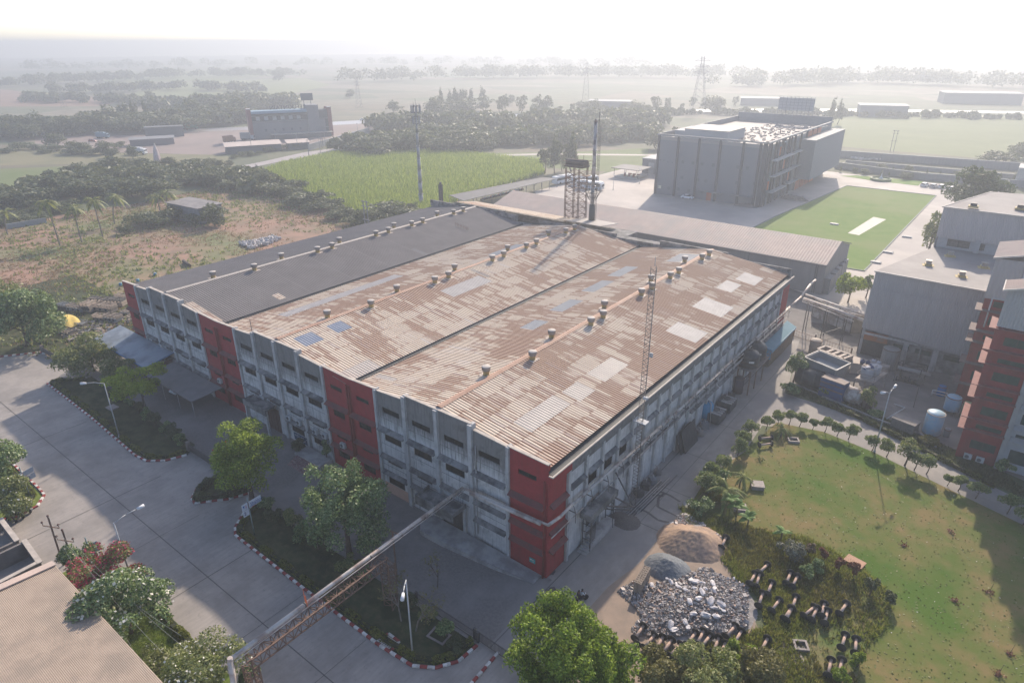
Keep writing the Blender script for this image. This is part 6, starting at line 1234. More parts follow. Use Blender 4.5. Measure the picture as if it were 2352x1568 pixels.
fartrees('lone trees in far fields', 'lone dim tree in the far fields', [(835,256), (1350,262), (1480,262), (520,205), (700,180)], 6, (18,31), (RD,), 5)
fartrees('bushes by the highway at left', 'low bush between the highway and green fields', [(0,345), (110,350), (200,352), (290,345)], 10, (10,21), (BS,), 6)
fartrees('small trees left of the dirt apron', 'small tree below the highway at left', [(100,335), (150,345), (260,362), (330,366)], 6, (20,35), (RD,), 5)
# far woods that read as one mass
def woods(label, line, n, hm, seed):
    rg = np.random.default_rng(seed); A = np.array([tuple(G(*p)[:2]) for p in line]); k = rg.integers(0, len(A)-1, n); f = rg.random((n,1)); Q_ = A[k]*(1-f)+A[k+1]*f+rg.normal(size=(n,2))*max(5, hm); h = hm*(.5+.8*rg.random(n)); bl = [(Q_[i,0], Q_[i,1], h[i]*.5, h[i]*.7, h[i]*.5) for i in range(n)]
    P, D = crownpts(bl, n*90, rg, .3); tag(link(bpy.data.objects.new('distant_woodland', npmesh('distant_woodland', leaves(P, D, 1.5, rg, .7), 4, L_FAR))), label, 'woodland', kind='stuff')
woods('faint belt of trees along the left horizon', [(-100,205), (200,190), (420,178), (700,175)], 130, 12, 1); woods('pale belt of trees across the middle haze', [(800,190), (1100,180), (1400,178), (1700,180)], 150, 16, 2); woods('very pale trees at the right horizon', [(1650,200), (2000,190), (2400,205)], 120, 16, 3); woods('hazy tree belt behind the brown field', [(100,215), (260,212), (420,205), (600,215)], 80, 9, 4); woods('faintest trees near the horizon', [(-50,165), (500,155), (1100,150), (1500,155)], 110, 18, 5)

woods('dense scrubby undergrowth beyond the highway at left', [(-60,318), (120,308), (300,296), (470,286), (555,280)], 230, 8, 6); woods('dense thicket above the coconut palms', [(-20,470), (150,430), (280,412), (420,415), (560,420), (640,440)], 260, 4, 7)
woods('continuous scrub belt behind the crop field', [(800,345), (1000,335), (1250,325), (1480,318)], 260, 6.5, 8); woods('upper scrub belt behind the telecom tower', [(880,298), (1100,292), (1500,285)], 220, 8, 9); woods('scrub belt behind the roadside block', [(420,262), (560,250), (660,244)], 120, 10, 10)
woods('grey scrub belt under the bright highway', [(1480,262), (1700,264), (2000,268), (2352,275)], 90, 4, 11); woods('misty orchard belt on the left plain', [(60,232), (300,238), (480,250)], 110, 7, 12)
# ================================================================ things
rg = np.random.default_rng(5); rr = random.Random(21)
ALU = M('lamp_pole_grey', (.42,.43,.43), (.36,.37,.37), 2, .5); LW = M('lamp_white', (.65,.66,.68))
def lamp(label, base, top, heads, r=.09):
    b_ = G(*base); h = ZT(b_.x, b_.y, top[1]); t = empty('street_lamp', b_, label, 'street lamp', 'street lamps'); mb = MB(); mb.tube((b_.x,b_.y,0), (b_.x,b_.y,h), r, r*.6, 10); mb.tube((b_.x,b_.y,0), (b_.x,b_.y,.4), r*1.8, r*1.6, 8); mb.build('pole', ALU, t)
    for hd in heads:
        e = G(*hd, h+.1); d = e-Vector((b_.x,b_.y,h)); e = Vector((b_.x,b_.y,h+.15))+d.normalized()*min(d.length, 3.0); d.normalize(); mb = MB(); mb.path([(b_.x,b_.y,h-.05), Vector((b_.x,b_.y,h)).lerp(e,.5)+Vector((0,0,.12)), e], .045, 6); mb.build('arm', ALU, t)
        mb = MB(); mb.tube(e-d*.1, e+d*.65, .13, .17, 8); mb.cbox(e+d*.3-Vector((0,0,.08)), (.6,.3,.08), math.atan2(d.y,d.x)); mb.build('lamp_head', LW, t)
lamp('tall street lamp on the left verge with its arm over the road', (275,1005), (240,880), [(197,882)]); lamp('street lamp rising out of the crimson blossoming shrub', (302,1330), (267,1200), [(317,1170)]); lamp('street lamp on the right verge near the railing', (948,1503), (934,1331), [(926,1367)]); lamp('twin headed street lamp by the lawn path', (2008,1038), (2040,903), [q('G',1100,843), q('G',1185,795)])
for (a, c_, tp, lab) in ((1472,1035,900,'thin lamp post in front of the pump canopy'), (1707,978,845,'thin lamp post right of the pump canopy')): lamp(lab, q('C',a,c_), q('C',a,tp), [q('C',a+8,tp)], .1)
# signboards
SW = M('sign_white', (.62,.65,.70), (.56,.59,.63), 3); SR = M('sign_red_edge', (.4,.03,.04)); BLU = M('sign_blue', (.03,.10,.35)); NAV = M('sign_navy', (.03,.04,.16)); BRW = M('sign_brown', (.22,.15,.14))
def text(parent, s, size, org, ex, ey, mat, name='lettering', sx=1.0):
    cu = bpy.data.curves.new('t', 'FONT'); cu.body = s; cu.size = size; cu.extrude = .006; to = bpy.data.objects.new('tmp', cu); SC.collection.objects.link(to); me = bpy.data.meshes.new_from_object(to); bpy.data.objects.remove(to)
    ez = ex.cross(ey); po = parent.location; Mx = Matrix(((ex.x*sx,ey.x,ez.x,org.x-po.x),(ex.y*sx,ey.y,ez.y,org.y-po.y),(ex.z*sx,ey.z,ez.z,org.z-po.z),(0,0,0,1))); me.transform(Mx); me.materials.append(mat); o_ = link(bpy.data.objects.new(name, me)); o_.parent = parent; return o_
def sign(label, base, a, b_, zb, tiles, post=(0.0,)):
    """board edge a->b in plan, tiles: (u0,u1,z0,z1,text,size,mat)"""
    t = empty('signboard', base, label, 'signboard'); a = Vector((a.x,a.y,0)); b_ = Vector((b_.x,b_.y,0)); ex = (b_-a).normalized(); L = (b_-a).length; ey = Vector((0,0,1)); ez = ex.cross(ey)
    for u in post: p = a+ex*L*u; mb = MB(); mb.tube(Vector((p.x,p.y,0))-ez*.12, Vector((p.x,p.y,zb+1.4))-ez*.12, .07, .07, 8); mb.build('post', M('post_green_grey', (.24,.30,.29)), t)
    for (u0,u1,z0,z1,s,size,mt,bm_) in tiles:
        P = lambda u, z, d: a+ex*L*u+Vector((0,0,z))+ez*d
        mb = MB(); mb.hexa([P(u0,z0,-.05),P(u1,z0,-.05),P(u1,z0,.0),P(u0,z0,.0),P(u0,z1,-.05),P(u1,z1,-.05),P(u1,z1,0),P(u0,z1,0)]); mb.build('panel', bm_, t)
        if s: text(t, s, size, P(u0,z0,.01)+ex*L*(u1-u0)*.1+ey*(z1-z0)*.28, ex, ey, mt)
        if s == 'Shahlon': mb = MB(); mb.hexa([P(u0+.04,z0+.09,.004),P(u1-.04,z0+.09,.004),P(u1-.04,z0+.09,.01),P(u0+.04,z0+.09,.01),P(u0+.04,z0+.16,.004),P(u1-.04,z0+.16,.004),P(u1-.04,z0+.16,.01),P(u0+.04,z0+.16,.01)]); mb.build('underline', BLU, t)
b_ = g('K',600,1380); a, c_ = g('K',500,1235,3.9), g('K',668,1135,3.9); L_ = math.dist(a[:2], c_[:2])
sign('white roadside signboard with blue lettering and a figure two panel on a grey post', b_, a, c_, 3.9, [(.36,1.0,3.95,4.75,'Shahlon',.5,BLU,SW), (0,.3,3.95,4.75,'',.5,BLU,SW), (0,.3,3.1,3.88,'2',.62,NAV,SW), (.31,.35,3.9,4.8,'',1,BLU,BRW)], (.36,))
t = [o for o in bpy.data.objects if o.name == 'signboard'][0]; ex = (Vector(c_)-Vector(a)); ex.z = 0; Lx = ex.length; ex.normalize(); p = Vector((a.x,a.y,4.15)); ez = ex.cross(Vector((0,0,1)))
mb = MB(); mb.poly([p+ex*Lx*.04+Vector((0,0,.42))+ez*.012, p+ex*Lx*.09+ez*.012, p+ex*Lx*.14+Vector((0,0,.42))+ez*.012]); mb.build('emblem', BLU, t); mb = MB(); mb.poly([p+ex*Lx*.16+ez*.012, p+ex*Lx*.24+ez*.012, p+ex*Lx*.22+Vector((0,0,.42))+ez*.012, p+ex*Lx*.18+Vector((0,0,.42))+ez*.012]); mb.build('emblem', M('emblem_pink', (.55,.35,.42)), t)
SB = M('sign_slate', (.30,.35,.42)); b_ = G(40,1135); a, c_ = G(38,1103,3.0), G(78,1080,3.0)
sign('blue grey road signboard among flowers at the left edge', b_, a, c_, 3.0, [(0,.36,2.9,3.6,'A',.5,NAV,SB), (.42,1,2.9,3.6,'',.5,NAV,SB), (.42,1,2.1,2.82,'02',.55,NAV,SB)], (.39,))
b_ = G(210,1300); a, c_ = G(186,1268,2.6), G(224,1248,2.6); sign('blue grey signboard half hidden behind the shrub by the electric poles', b_, a, c_, 2.6, [(0,.45,2.3,2.9,'',.4,NAV,SB), (.5,1,2.4,3.0,'A',.5,NAV,SB), (.5,1,1.7,2.32,'6',.5,NAV,SB)], (.48,))
# electric poles with insulators and their wires
INS = M('insulator_brown', (.12,.06,.05)); wp = []
for i, (bs, tp, lab) in enumerate(((q('J',570,510), q('J',430,75), 'taller rusty electric pole with three insulators beside the tin roof'), (q('J',680,560), q('J',560,200), 'shorter rusty electric pole with insulators beside the tin roof'))):
    b_ = G(*bs); h = ZT(b_.x, b_.y, tp[1]); top = G(*tp, h); t = empty('insulator_pole', b_, lab, 'electric pole'); mb = MB(); T_ = Vector((top.x, top.y, h)); mb.bar((b_.x,b_.y,0), T_, .17, .14); mb.build('post', RUSTS, t)
    mb = MB(); m2 = MB(); ax = Vector((.9,.45,0)).normalized(); zc = h-1.3; cpt = Vector((b_.x,b_.y,0)).lerp(T_, zc/h)
    for s in (-1, 1): e = cpt+ax*s*1.0; mb.bar(cpt, e, .08); mb.bar(e, e+Vector((0,0,.35)), .05); m2.lathe(e+Vector((0,0,.3)), [(.05,0), (.12,.08), (.1,.2), (.03,.26)], 10); wp.append(e+Vector((0,0,.5)))
    m2.lathe(T_, [(.05,0), (.12,.08), (.1,.2), (.03,.26)], 10); mb.build('cross_arm', RUSTS, t); m2.build('insulator', INS, t); wp.append(T_+Vector((0,0,.2)))
WIRE = M('wire_grey', (.30,.31,.28))
for i, p in enumerate(wp[:5]):
    e = p+Vector((26,1.5-1.2*i,-.3*i)); mb = MB(); pts = [p.lerp(e, k/10)+Vector((0,0,-1.2*4*(k/10)*(1-k/10))) for k in range(11)]; mb.path(pts, .012, 4); tag(mb.build('overhead_wire', WIRE, off=tuple(p)), 'thin overhead wire from the electric poles, %s counted from the road side' % nth([3,1,4,0,2][i]), 'wire', 'overhead wires from the two poles')
# cable spools (yarn beams): two black flanges on a rusty barrel
FLG = M('flange_black', (.035,.036,.038), (.07,.068,.065), 2, .55); BRL = M('barrel_rust', (.42,.29,.23), (.32,.22,.17), 2, .75, c3=(.46,.36,.30), scale3=1)
def spool_proto():
    t = empty('spool', (0,0,0), 's', 'spool')
    for s in (-1, 1):
        mb = MB(); mb.tube((0,s*.92,0), (0,s*.97,0), .43, .43, 22, sm=False); mb.tube((0,s*.89,0), (0,s*.925,0), .18, .18, 12); mb.tube((0,s*.965,0), (0,s*.99,0), .12, .12, 10); f = mb.local('flange', FLG, t); mb = MB(); mb.tube((0,s*.94,0),(0,s*.95,0),.44,.44,22,sm=False); mb.local('rim', M('rim_worn', (.16,.15,.14)), f)
    mb = MB(); mb.tube((0,-.90,0), (0,.90,0), .14, .14, 12); mb.local('barrel', BRL, t); return t
# (region, flange A, flange B) in the survey; single entries give the far flange only
sp = [('N',(1355,1215),None),('N',(1410,1050),None),('N',(1510,1135),None),('N',(1585,1150),None),('N',(1665,1175),None),('N',(1745,1215),None),('N',(1790,1260),None),('N',(1950,1095),None),('N',(2010,1135),None),('N',(2085,1160),None),('N',(2145,1205),None),('N',(2235,1050),None),('N',(2290,1095),None),('N',(2225,1230),None),('N',(2300,1280),None),('N',(1870,1290),None),('N',(1960,1330),None),('N',(1880,1110),None),
      ('P',(845,1030),(765,1110)),('P',(735,1110),(680,1210)),('P',(775,1110),(735,1240)),('P',(1110,1140),(1065,1230)),('P',(1050,1105),None),('P',(800,1290),None),('P',(885,1195),None),('P',(1060,1420),None),('P',(950,1350),None),('P',(1100,1320),None),('P',(470,790),None),
      ('Q',(765,845),(690,950)),('Q',(590,910),(560,1035)),('Q',(450,900),(395,945)),('Q',(490,905),(450,985)),('Q',(560,850),None),('Q',(750,1130),(712,1250)),('Q',(845,1175),(835,1290)),('Q',(622,1350),(590,1500)),('Q',(715,1370),(690,1480)),('Q',(50,1165),None),('Q',(40,1400),None),('Q',(105,1430),None),('Q',(160,1475),None),('Q',(265,890),None)]
pr = spool_proto(); fst = True; occ = []
RAD = .45
for i, (r, A, B) in enumerate(sp):
    a = g(r, *A, z=RAD)
    if B: b_ = g(r, *B, z=RAD); mid = (a+b_)/2; an = math.atan2(b_.y-a.y, b_.x-a.x)-math.pi/2; an = max(-.5, min(.5, (an+math.pi/2)%math.pi-math.pi/2))
    else: an = rr.uniform(-.12,.12); mid = a+Vector((math.sin(an), -math.cos(an), 0))*.95
    o = pr if fst else copy_tree(pr); fst = False; o.location = (mid.x, mid.y, RAD+.04); o.rotation_euler = (rr.uniform(-.05,.05), 0, an); o['group'] = 'spools lying at the edge of the lawn'
    where = 'packed row below the rubble' if r == 'N' else ('scattered among the upper weeds' if r == 'P' else 'near the round slab and lower lawn edge')
    k = sum(1 for s in sp[:i] if s[0] == r); o['label'] = 'black flanged rusty spool, %s of the %s' % (nth(k), {'N':'packed row below the rubble','P':'ones scattered in the upper weeds','Q':'ones between the round slab and the lawn'}[r])
for i, (a, c_) in enumerate((((1775,915),(1895,900)), ((1765,975),(1900,955)))):
    o = copy_tree(pr); A, B = g('O',*a,z=.45), g('O',*c_,z=.45); mid = (A+B)/2; o.location = (mid.x,mid.y,.5); o.rotation_euler = (0,0,math.atan2(B.y-A.y,B.x-A.x)-math.pi/2); o['label'] = ['upper','lower'][i]+' of the two spools lying side by side under the clipped shrubs'; o['group'] = 'spools lying at the edge of the lawn'
# mounds
def mound(name, label, cat, ctr, rx, ry, h, mat, seed, ridge=0, rough=.05, n=40, sharp=1.2, rz=0):
    rg = np.random.default_rng(seed); mb = MB(); V = []
    def H(u, v): d = math.hypot(max(0, abs(u)-ridge)/(1-ridge) if ridge else u, v); return max(0, 1-d)**sharp
    for j in range(n+1):
        for i in range(n+1): u, v = -1+2*i/n, -1+2*j/n; z = H(u, v); nz = .5*math.sin(u*7+seed)*math.sin(v*6)+rg.normal(); x, y = u*rx, v*ry; V.append((x*math.cos(rz)-y*math.sin(rz), x*math.sin(rz)+y*math.cos(rz), max(-.02, z*h+(nz*rough if z > .02 else -.02))))
    mb.v = V; mb.f = [(j*(n+1)+i, j*(n+1)+i+1, (j+1)*(n+1)+i+1, (j+1)*(n+1)+i) for j in range(n) for i in range(n)]; mb.m = [0]*len(mb.f); mb.sm = list(range(len(mb.f)))
    o_ = mb.local(name, mat); o_.location = ctr; return tag(o_, label, cat)
b_ = g('N',1840,330); SAND = M('sand', (.38,.26,.18), (.31,.22,.155), 1.5, .95, c3=(.26,.19,.15), scale3=.7, bump=.06)
mound('sand_heap', 'tan sand heap with a sharp ridge beside the rubble', 'heap', (b_.x-.2,b_.y+.5,.03), 3.9, 3.2, 1.55, SAND, 3, .25, .035, 46, .9, .5)
b_ = g('N',1620,540); mound('gravel_heap', 'dark blue grey crushed stone heap beside the block stack', 'heap', (b_.x,b_.y+.1,.03), 2.5, 2.1, 1.15, M('blue_gravel', (.12,.135,.15), (.18,.19,.20), 9, .95, bump=.06), 4, .15, .03, 40, .8)
b_ = g('N',1240,110); mound('gravel_heap', 'low brown gravel heap at the end of the side dock', 'heap', (b_.x,b_.y,.03), 1.9, 1.5, .45, M('brown_gravel', (.17,.145,.13), (.10,.09,.08), 9, .95, bump=.05), 5, .1, .03, 30, .8)
RUB = M('rubble_grey', (.30,.28,.27), (.19,.18,.175), 3, .95, bump=.08)
RP = [g('N',*p) for p in [(1165,740),(1330,650),(1560,680),(1800,600),(1960,530),(2080,600),(2350,700),(2352,1060),(2230,1130),(1600,1160),(1330,1140),(1300,1090),(1400,960),(1250,810)]]; cx = sum(p.x for p in RP)/len(RP); cy = sum(p.y for p in RP)/len(RP)
rgp = np.random.default_rng(31); Q_ = poly_pts([(p.x,p.y) for p in RP], 7500, rgp); mb = MB(); HQ = lambda x, y: .9*math.exp(-((x-15)**2/9+(y-7)**2/10))+.5*math.exp(-((x-12.5)**2/5+(y-3.5)**2/6))
for (x, y) in Q_:
    s = rgp.gamma(2.0,.038)+.02; mb.cm = int(rgp.random()*4.99) % 4; mb.cbox((x,y,.05+HQ(x,y)+rgp.random()*.12), (s*rgp.uniform(.6,1.7), s*rgp.uniform(.6,1.5), s*rgp.uniform(.4,1)), rgp.random()*3, (rgp.normal()*.5, rgp.normal()*.5))
CK = [M('chunk_grey', (.33,.31,.30)), M('chunk_pale', (.50,.45,.42)), M('chunk_brown', (.31,.22,.18)), M('chunk_dark', (.20,.195,.20))]
tag(mb.build('rubble', CK), 'grey construction rubble spread over the ground', 'rubble', kind='stuff')
mb = MB(); nn = 44; xs0, xs1 = min(p.x for p in RP)-.3, max(p.x for p in RP)+.3; ys0, ys1 = min(p.y for p in RP)-.3, max(p.y for p in RP)+.3
mb.v = [(xs0+(xs1-xs0)*i/nn, ys0+(ys1-ys0)*j/nn, HQ(xs0+(xs1-xs0)*i/nn, ys0+(ys1-ys0)*j/nn)-.08) for j in range(nn+1) for i in range(nn+1)]; mb.f = [(j*(nn+1)+i, j*(nn+1)+i+1, (j+1)*(nn+1)+i+1, (j+1)*(nn+1)+i) for j in range(nn) for i in range(nn)]; mb.m = [0]*len(mb.f); tag(mb.build('rubble_base', RUB), 'fine grey dust and grit under the rubble', 'rubble', kind='stuff')
for nm, poly, n_, lab in (('rubble', [g('Y',*p) for p in [(1000,600),(1140,560),(1350,700),(1700,960),(1660,1020),(1350,820),(950,780)]], 700, 'dark rubble strip between the sand heap and the weeds'),):
    Q_ = poly_pts([(p.x,p.y) for p in poly], n_, rgp); mb = MB()
    for (x, y) in Q_: s = rgp.gamma(2.2,.06)+.03; mb.cm = int(rgp.random()*4.99) % 4; mb.cbox((x,y,.1+rgp.random()*.25), (s*1.3,s,s*.8), rgp.random()*3, (rgp.normal()*.5, rgp.normal()*.5))
    tag(mb.build(nm, CK), lab, 'rubble', kind='stuff')
# cement block stack
t = empty('block_stack', g('N',1400,700), 'standing stack of hollow cement blocks against the stone heap', 'block stack', rz=.12); mb = MB()
for lay in range(4):
    for r_ in range(9):
        for c_ in range(2): x, y, z = -.55+c_*.42+rr.uniform(-.02,.02), -1.3+r_*.31, .12+lay*.36; mb.box(x, x+.38, y, y+.07, z, z+.33); mb.box(x, x+.38, y+.2, y+.27, z, z+.33); mb.box(x, x+.07, y+.071, y+.199, z+.02, z+.31); mb.box(x+.3, x+.37, y+.071, y+.199, z+.02, z+.31)
mb.local('blocks', M('cement_block', (.36,.30,.24), (.27,.22,.18), 5, .95), t)
# white sacks
SK = M('sack_white', (.62,.60,.60), (.50,.47,.47), 2.5, .8, c3=(.44,.38,.36), scale3=1.3)
sk = [(1650,680,1),(1830,680,1.1),(1870,700,1.3),(1720,740,1),(1780,780,.9),(1930,715,.9),(2020,720,1.2),(1860,770,.8),(1955,780,.7),(2040,780,1.0),(1920,820,1.3),(2035,810,.8),(1815,900,1.1),(1890,880,1.2),(2005,905,1.4),(2100,920,1.3),(1850,1000,1.0),(2030,960,1.1),(1960,1010,1.3),(2050,1020,1.2),(1650,1080,1.3),(1680,1120,1.2),(1780,1060,1.0),(1800,1100,.9),(1480,700,.9),(1620,640,.8),(1700,700,.7),(2110,970,.9),(2220,640,.5)]
for i, (a, c_, s) in enumerate(sk):
    p = g('N', a, c_); z = .1+max(0, HQ(p.x, p.y)); mb = MB(); n_ = 14; m_ = 9; L_, W_, H_ = .36*s, .22*s, .13*s; rgx = np.random.default_rng(400+i); ph = rgx.random(6)*6
    for j in range(m_+1):
        for k in range(n_): th = math.pi*j/m_; f = 2*math.pi*k/n_; w_ = math.sin(th)**.5; wob = 1+.18*math.sin(3*f+ph[0]+th*2)+.10*math.sin(7*f+ph[1]); mb.v.append((math.cos(th)*L_*(1+.1*math.sin(f*2+ph[2])), math.cos(f)*w_*W_*wob, H_+math.sin(f)*w_*H_*wob))
    for j in range(m_):
        for k in range(n_): mb.f.append((j*n_+k, j*n_+(k+1)%n_, (j+1)*n_+(k+1)%n_, (j+1)*n_+k)); mb.m.append(0)
    o_ = mb.local('sack', SK); o_.location = (p.x,p.y,z); o_.rotation_euler = (rgx.normal()*.25, rgx.normal()*.25, rgx.random()*3.1); tag(o_, 'crumpled white sack on the rubble heap, %s counted away from the block stack' % nth(sorted(range(len(sk)), key=lambda k: sk[k][0]+sk[k][1]*.5).index(i)), 'sack', 'white sacks on the rubble')
# people (continuous skinned bodies)
SKIN = M('skin', (.20,.11,.075)); 
def person(label, loc, joints, edges, radii, shirt, trousers, hair=M('hair_black', (.02,.018,.016)), rz=0, parent_name='person'):
    me = bpy.data.meshes.new('person'); me.from_pydata(joints, edges, []); o_ = link(bpy.data.objects.new('person', me)); md = o_.modifiers.new('Skin', 'SKIN'); sv = me.skin_vertices[0].data
    for i, r in enumerate(radii): sv[i].radius = (r, r); sv[i].use_root = (i == 0)
    o_.modifiers.new('Sub', 'SUBSURF').levels = 1; bpy.context.view_layer.update(); ev = o_.evaluated_get(bpy.context.evaluated_depsgraph_get()); nm = bpy.data.meshes.new_from_object(ev); bpy.data.objects.remove(o_)
    nm.materials.clear()
    for mt in (SKIN, shirt, trousers): nm.materials.append(mt)
    hip = joints[0][2]; hd = joints[4]
    for p_ in nm.polygons:
        c = p_.center; d = min(range(len(joints)), key=lambda k: (Vector(joints[k])-c).length); p_.material_index = 2 if d in LEGS else (1 if d in TORSO else 0); p_.use_smooth = True
    b_ = link(bpy.data.objects.new('person', nm)); b_.location = loc; b_.rotation_euler = (0,0,rz); tag(b_, label, 'person')
    mb = MB(); h = Vector(joints[4]); mb.lathe(h+Vector((-.015,0,-.02)), [(.085,0), (.108,.05), (.1,.1), (.05,.14)], 12); hr = mb.local('hair', hair, b_); return b_
# 0 pelvis 1 belly 2 chest 3 neck 4 head 5 headtop | 6 shL 7 elL 8 wrL 9 haL | 10..13 R | 14 hipL 15 knL 16 anL 17 toL | 18..21 R
ED = [(0,1),(1,2),(2,3),(3,4),(4,5),(2,6),(6,7),(7,8),(8,9),(2,10),(10,11),(11,12),(12,13),(0,14),(14,15),(15,16),(16,17),(0,18),(18,19),(19,20),(20,21)]; RA = [.14,.13,.15,.055,.09,.06,.065,.048,.032,.035,.065,.048,.032,.035,.095,.062,.042,.038,.095,.062,.042,.038]
LEGS = {0,14,15,16,17,18,19,20,21}; TORSO = {1,2,6,7,10,11}
JR = [(0,0,.82),(.04,0,1.0),(.10,0,1.22),(.14,0,1.38),(.17,0,1.50),(.18,0,1.6),(.10,.19,1.28),(.22,.27,1.05),(.42,.24,1.0),(.50,.22,1.0),(.10,-.19,1.28),(.22,-.27,1.05),(.42,-.24,1.0),(.50,-.22,1.0),(.04,.13,.78),(.36,.19,.70),(.28,.19,.36),(.40,.19,.30),(.04,-.13,.78),(.36,-.19,.70),(.28,-.19,.36),(.40,-.19,.30)]
JS = [(0,0,.92),(0,0,1.08),(0,0,1.30),(0,0,1.46),(.02,0,1.58),(.02,0,1.68),(0,.2,1.38),(.02,.26,1.1),(.1,.24,.86),(.12,.24,.78),(0,-.2,1.38),(.02,-.26,1.1),(.08,-.26,.85),(.1,-.26,.77),(0,.1,.86),(.03,.12,.48),(0,.13,.09),(.14,.13,.04),(0,-.1,.86),(.03,-.12,.48),(-.02,-.13,.09),(.12,-.13,.04)]
SH1 = M('shirt_pale', (.60,.66,.70)); SH2 = M('shirt_blackish', (.03,.03,.035)); TR1 = M('trousers_dark', (.04,.045,.06)); SH3 = M('shirt_red_brown', (.28,.10,.08))
def motorbike(label, loc, rz, col):
    t = empty('motorcycle', loc, label, 'motorcycle', rz=rz)
    for x in (-.62, .62): mb = MB(); mb.tube((x,-.05,.3), (x,.05,.3), .3, .3, 18); mb.tube((x,-.055,.3), (x,.055,.3), .2, .2, 12); mb.local('wheel', M('tyre', (.02,.02,.02)), t)
    mb = MB(); mb.prof([(-.35,.75),(-.1,.7),(.1,.74),(.38,.9),(.42,.8),(.25,.6),(-.3,.55)], -.13, .13); mb.local('tank', col, t); mb = MB(); mb.prof([(-.75,.82),(-.1,.76),(-.1,.7),(-.7,.74)], -.12, .12); mb.local('seat', STEELD, t); mb = MB(); mb.cbox((.05,0,.42), (.42,.24,.28)); mb.bar((.62,0,.3), (.38,0,1.0), .07); mb.bar((-.62,0,.3), (-.1,0,.5), .09); mb.local('engine', M('engine_grey', (.12,.12,.12)), t)
    mb = MB(); mb.bar((.34,-.36,1.02), (.34,.36,1.02), .035); mb.local('handlebar', STEELD, t); mb = MB(); mb.lathe((.5,0,.86), [(.07,0),(.09,.06),(.03,.12)], 10); mb.local('headlight', LW, t); return t
p = g('N',845,835); a0 = R_(65); motorbike('black motorcycle ridden past the red corner of the factory', (p.x,p.y,.02), a0, M('bike_black', (.03,.03,.035)))
off_ = lambda d, s: (p.x+math.cos(a0)*d-math.sin(a0)*s, p.y+math.sin(a0)*d+math.cos(a0)*s, .02)
person('person in a pale blue shirt riding the black motorcycle in front', off_(-.02,0), JR, ED, RA, SH1, TR1, rz=a0); person('person in black sitting behind the rider on the motorcycle', off_(-.42,.0), JR, ED, RA, SH2, TR1, rz=a0)
for i, (a, c_) in enumerate(((1215,520),(1245,560),(1290,535),(1335,635))):
    pp = G(*q('E',a,c_), 19.4); person('person working on the roof of the grey office block, %s from the left' % nth(i), (pp.x,pp.y,19.4), JS, ED, RA, (SH3,SH2,SH3,SH1)[i], TR1, rz=rr.uniform(0,6))
for i, (x, y, c) in enumerate(((-56.2,-29.5,M('bike_blue', (.05,.12,.4))), (-55.7,-30.4,M('bike_black', (.03,.03,.035))), (-55.5,-31.2,M('bike_maroon', (.12,.03,.03))))): motorbike('parked %s motorcycle by the kerb at the left edge' % ('blue','black','maroon')[i], (x,y,.03), R_(20), c)
# cars
TY = M('tyre', (.02,.02,.02)); CG = M('car_glass', (.03,.04,.05), None, 1, .1); RIM = M('wheel_rim', (.4,.4,.4))
def car(label, loc, rz, paint, kind='sedan', group=None):
    t = empty('parked_car', loc, label, 'car', group, rz); L = 2.2 if kind == 'sedan' else 1.95
    mb = MB(); mb.prof([(-L,.32),(-L,.78),(-L+.25,.95),(-.95 if kind == 'sedan' else -L+.1,1.0),(.95,.98),(L-.15,.82),(L,.6),(L,.3)], -.86, .86, -.80, .80); mb.local('body', paint, t)
    rr0 = -1.35 if kind == 'sedan' else -L+.1; mb = MB(); mb.prof([(rr0,.97),(rr0+.45,1.40),(.25,1.44),(1.05,.97)], -.78, .78, -.60, .60); mb.local('windows', CG, t); mb = MB(); mb.prof([(rr0+.42,1.385),(rr0+.5,1.45),(.22,1.49),(.33,1.41)], -.63, .63); mb.local('roof', paint, t)
    for x in (-L*.62, L*.63):
        for s in (-1, 1): mb = MB(); mb.tube((x,s*.70,.32), (x,s*.88,.32), .32, .32, 14); w_ = mb.local('wheel', TY, t); mb = MB(); mb.tube((x,s*.86,.32), (x,s*.89,.32), .19, .19, 10); mb.local('rim', RIM, w_)
    for s in (-1, 1): mb = MB(); mb.box(L-.12, L+.01, s*.68-.14, s*.68+.14, .62, .74); mb.local('headlight', LW, t); mb = MB(); mb.box(-L-.01, -L+.1, s*.68-.13, s*.68+.13, .72, .84); mb.local('tail_light', M('tail_red', (.4,.02,.02)), t)
    return t
WHT = M('paint_white', (.66,.68,.70), (.64,.66,.68), 1, .3, spec=.4); RDC = M('paint_red_car', (.35,.07,.05), None, 1, .3); SIL = M('paint_silver', (.45,.46,.48), None, 1, .3); DKC = M('paint_dark_car', (.08,.08,.09), None, 1, .3)
p = g('I',1590,515); car('white car parked under the front edge of the flat car canopy', (p.x-.4,p.y+1.3,.03), R_(95), WHT, 'hatch'); car('dark car deeper under the flat car canopy', (p.x-3.4,p.y+1.8,.03), R_(92), DKC, 'hatch')
p = g('E',458,1112); car('white sedan parked before the grey office block', (p.x,p.y,.02), R_(4), WHT)
for i, (a, c_, m_) in enumerate(((1455,335,WHT),(1535,345,SIL),(1610,350,WHT),(1690,368,WHT),(1790,382,WHT))): p = g('F',a,c_); car('%s car in the row by the fountain garden, %s from the left' % ('silver' if m_ is SIL else 'white', nth(i)), (p.x,p.y+1,.02), R_(72), m_, 'hatch', 'cars parked by the fountain garden')
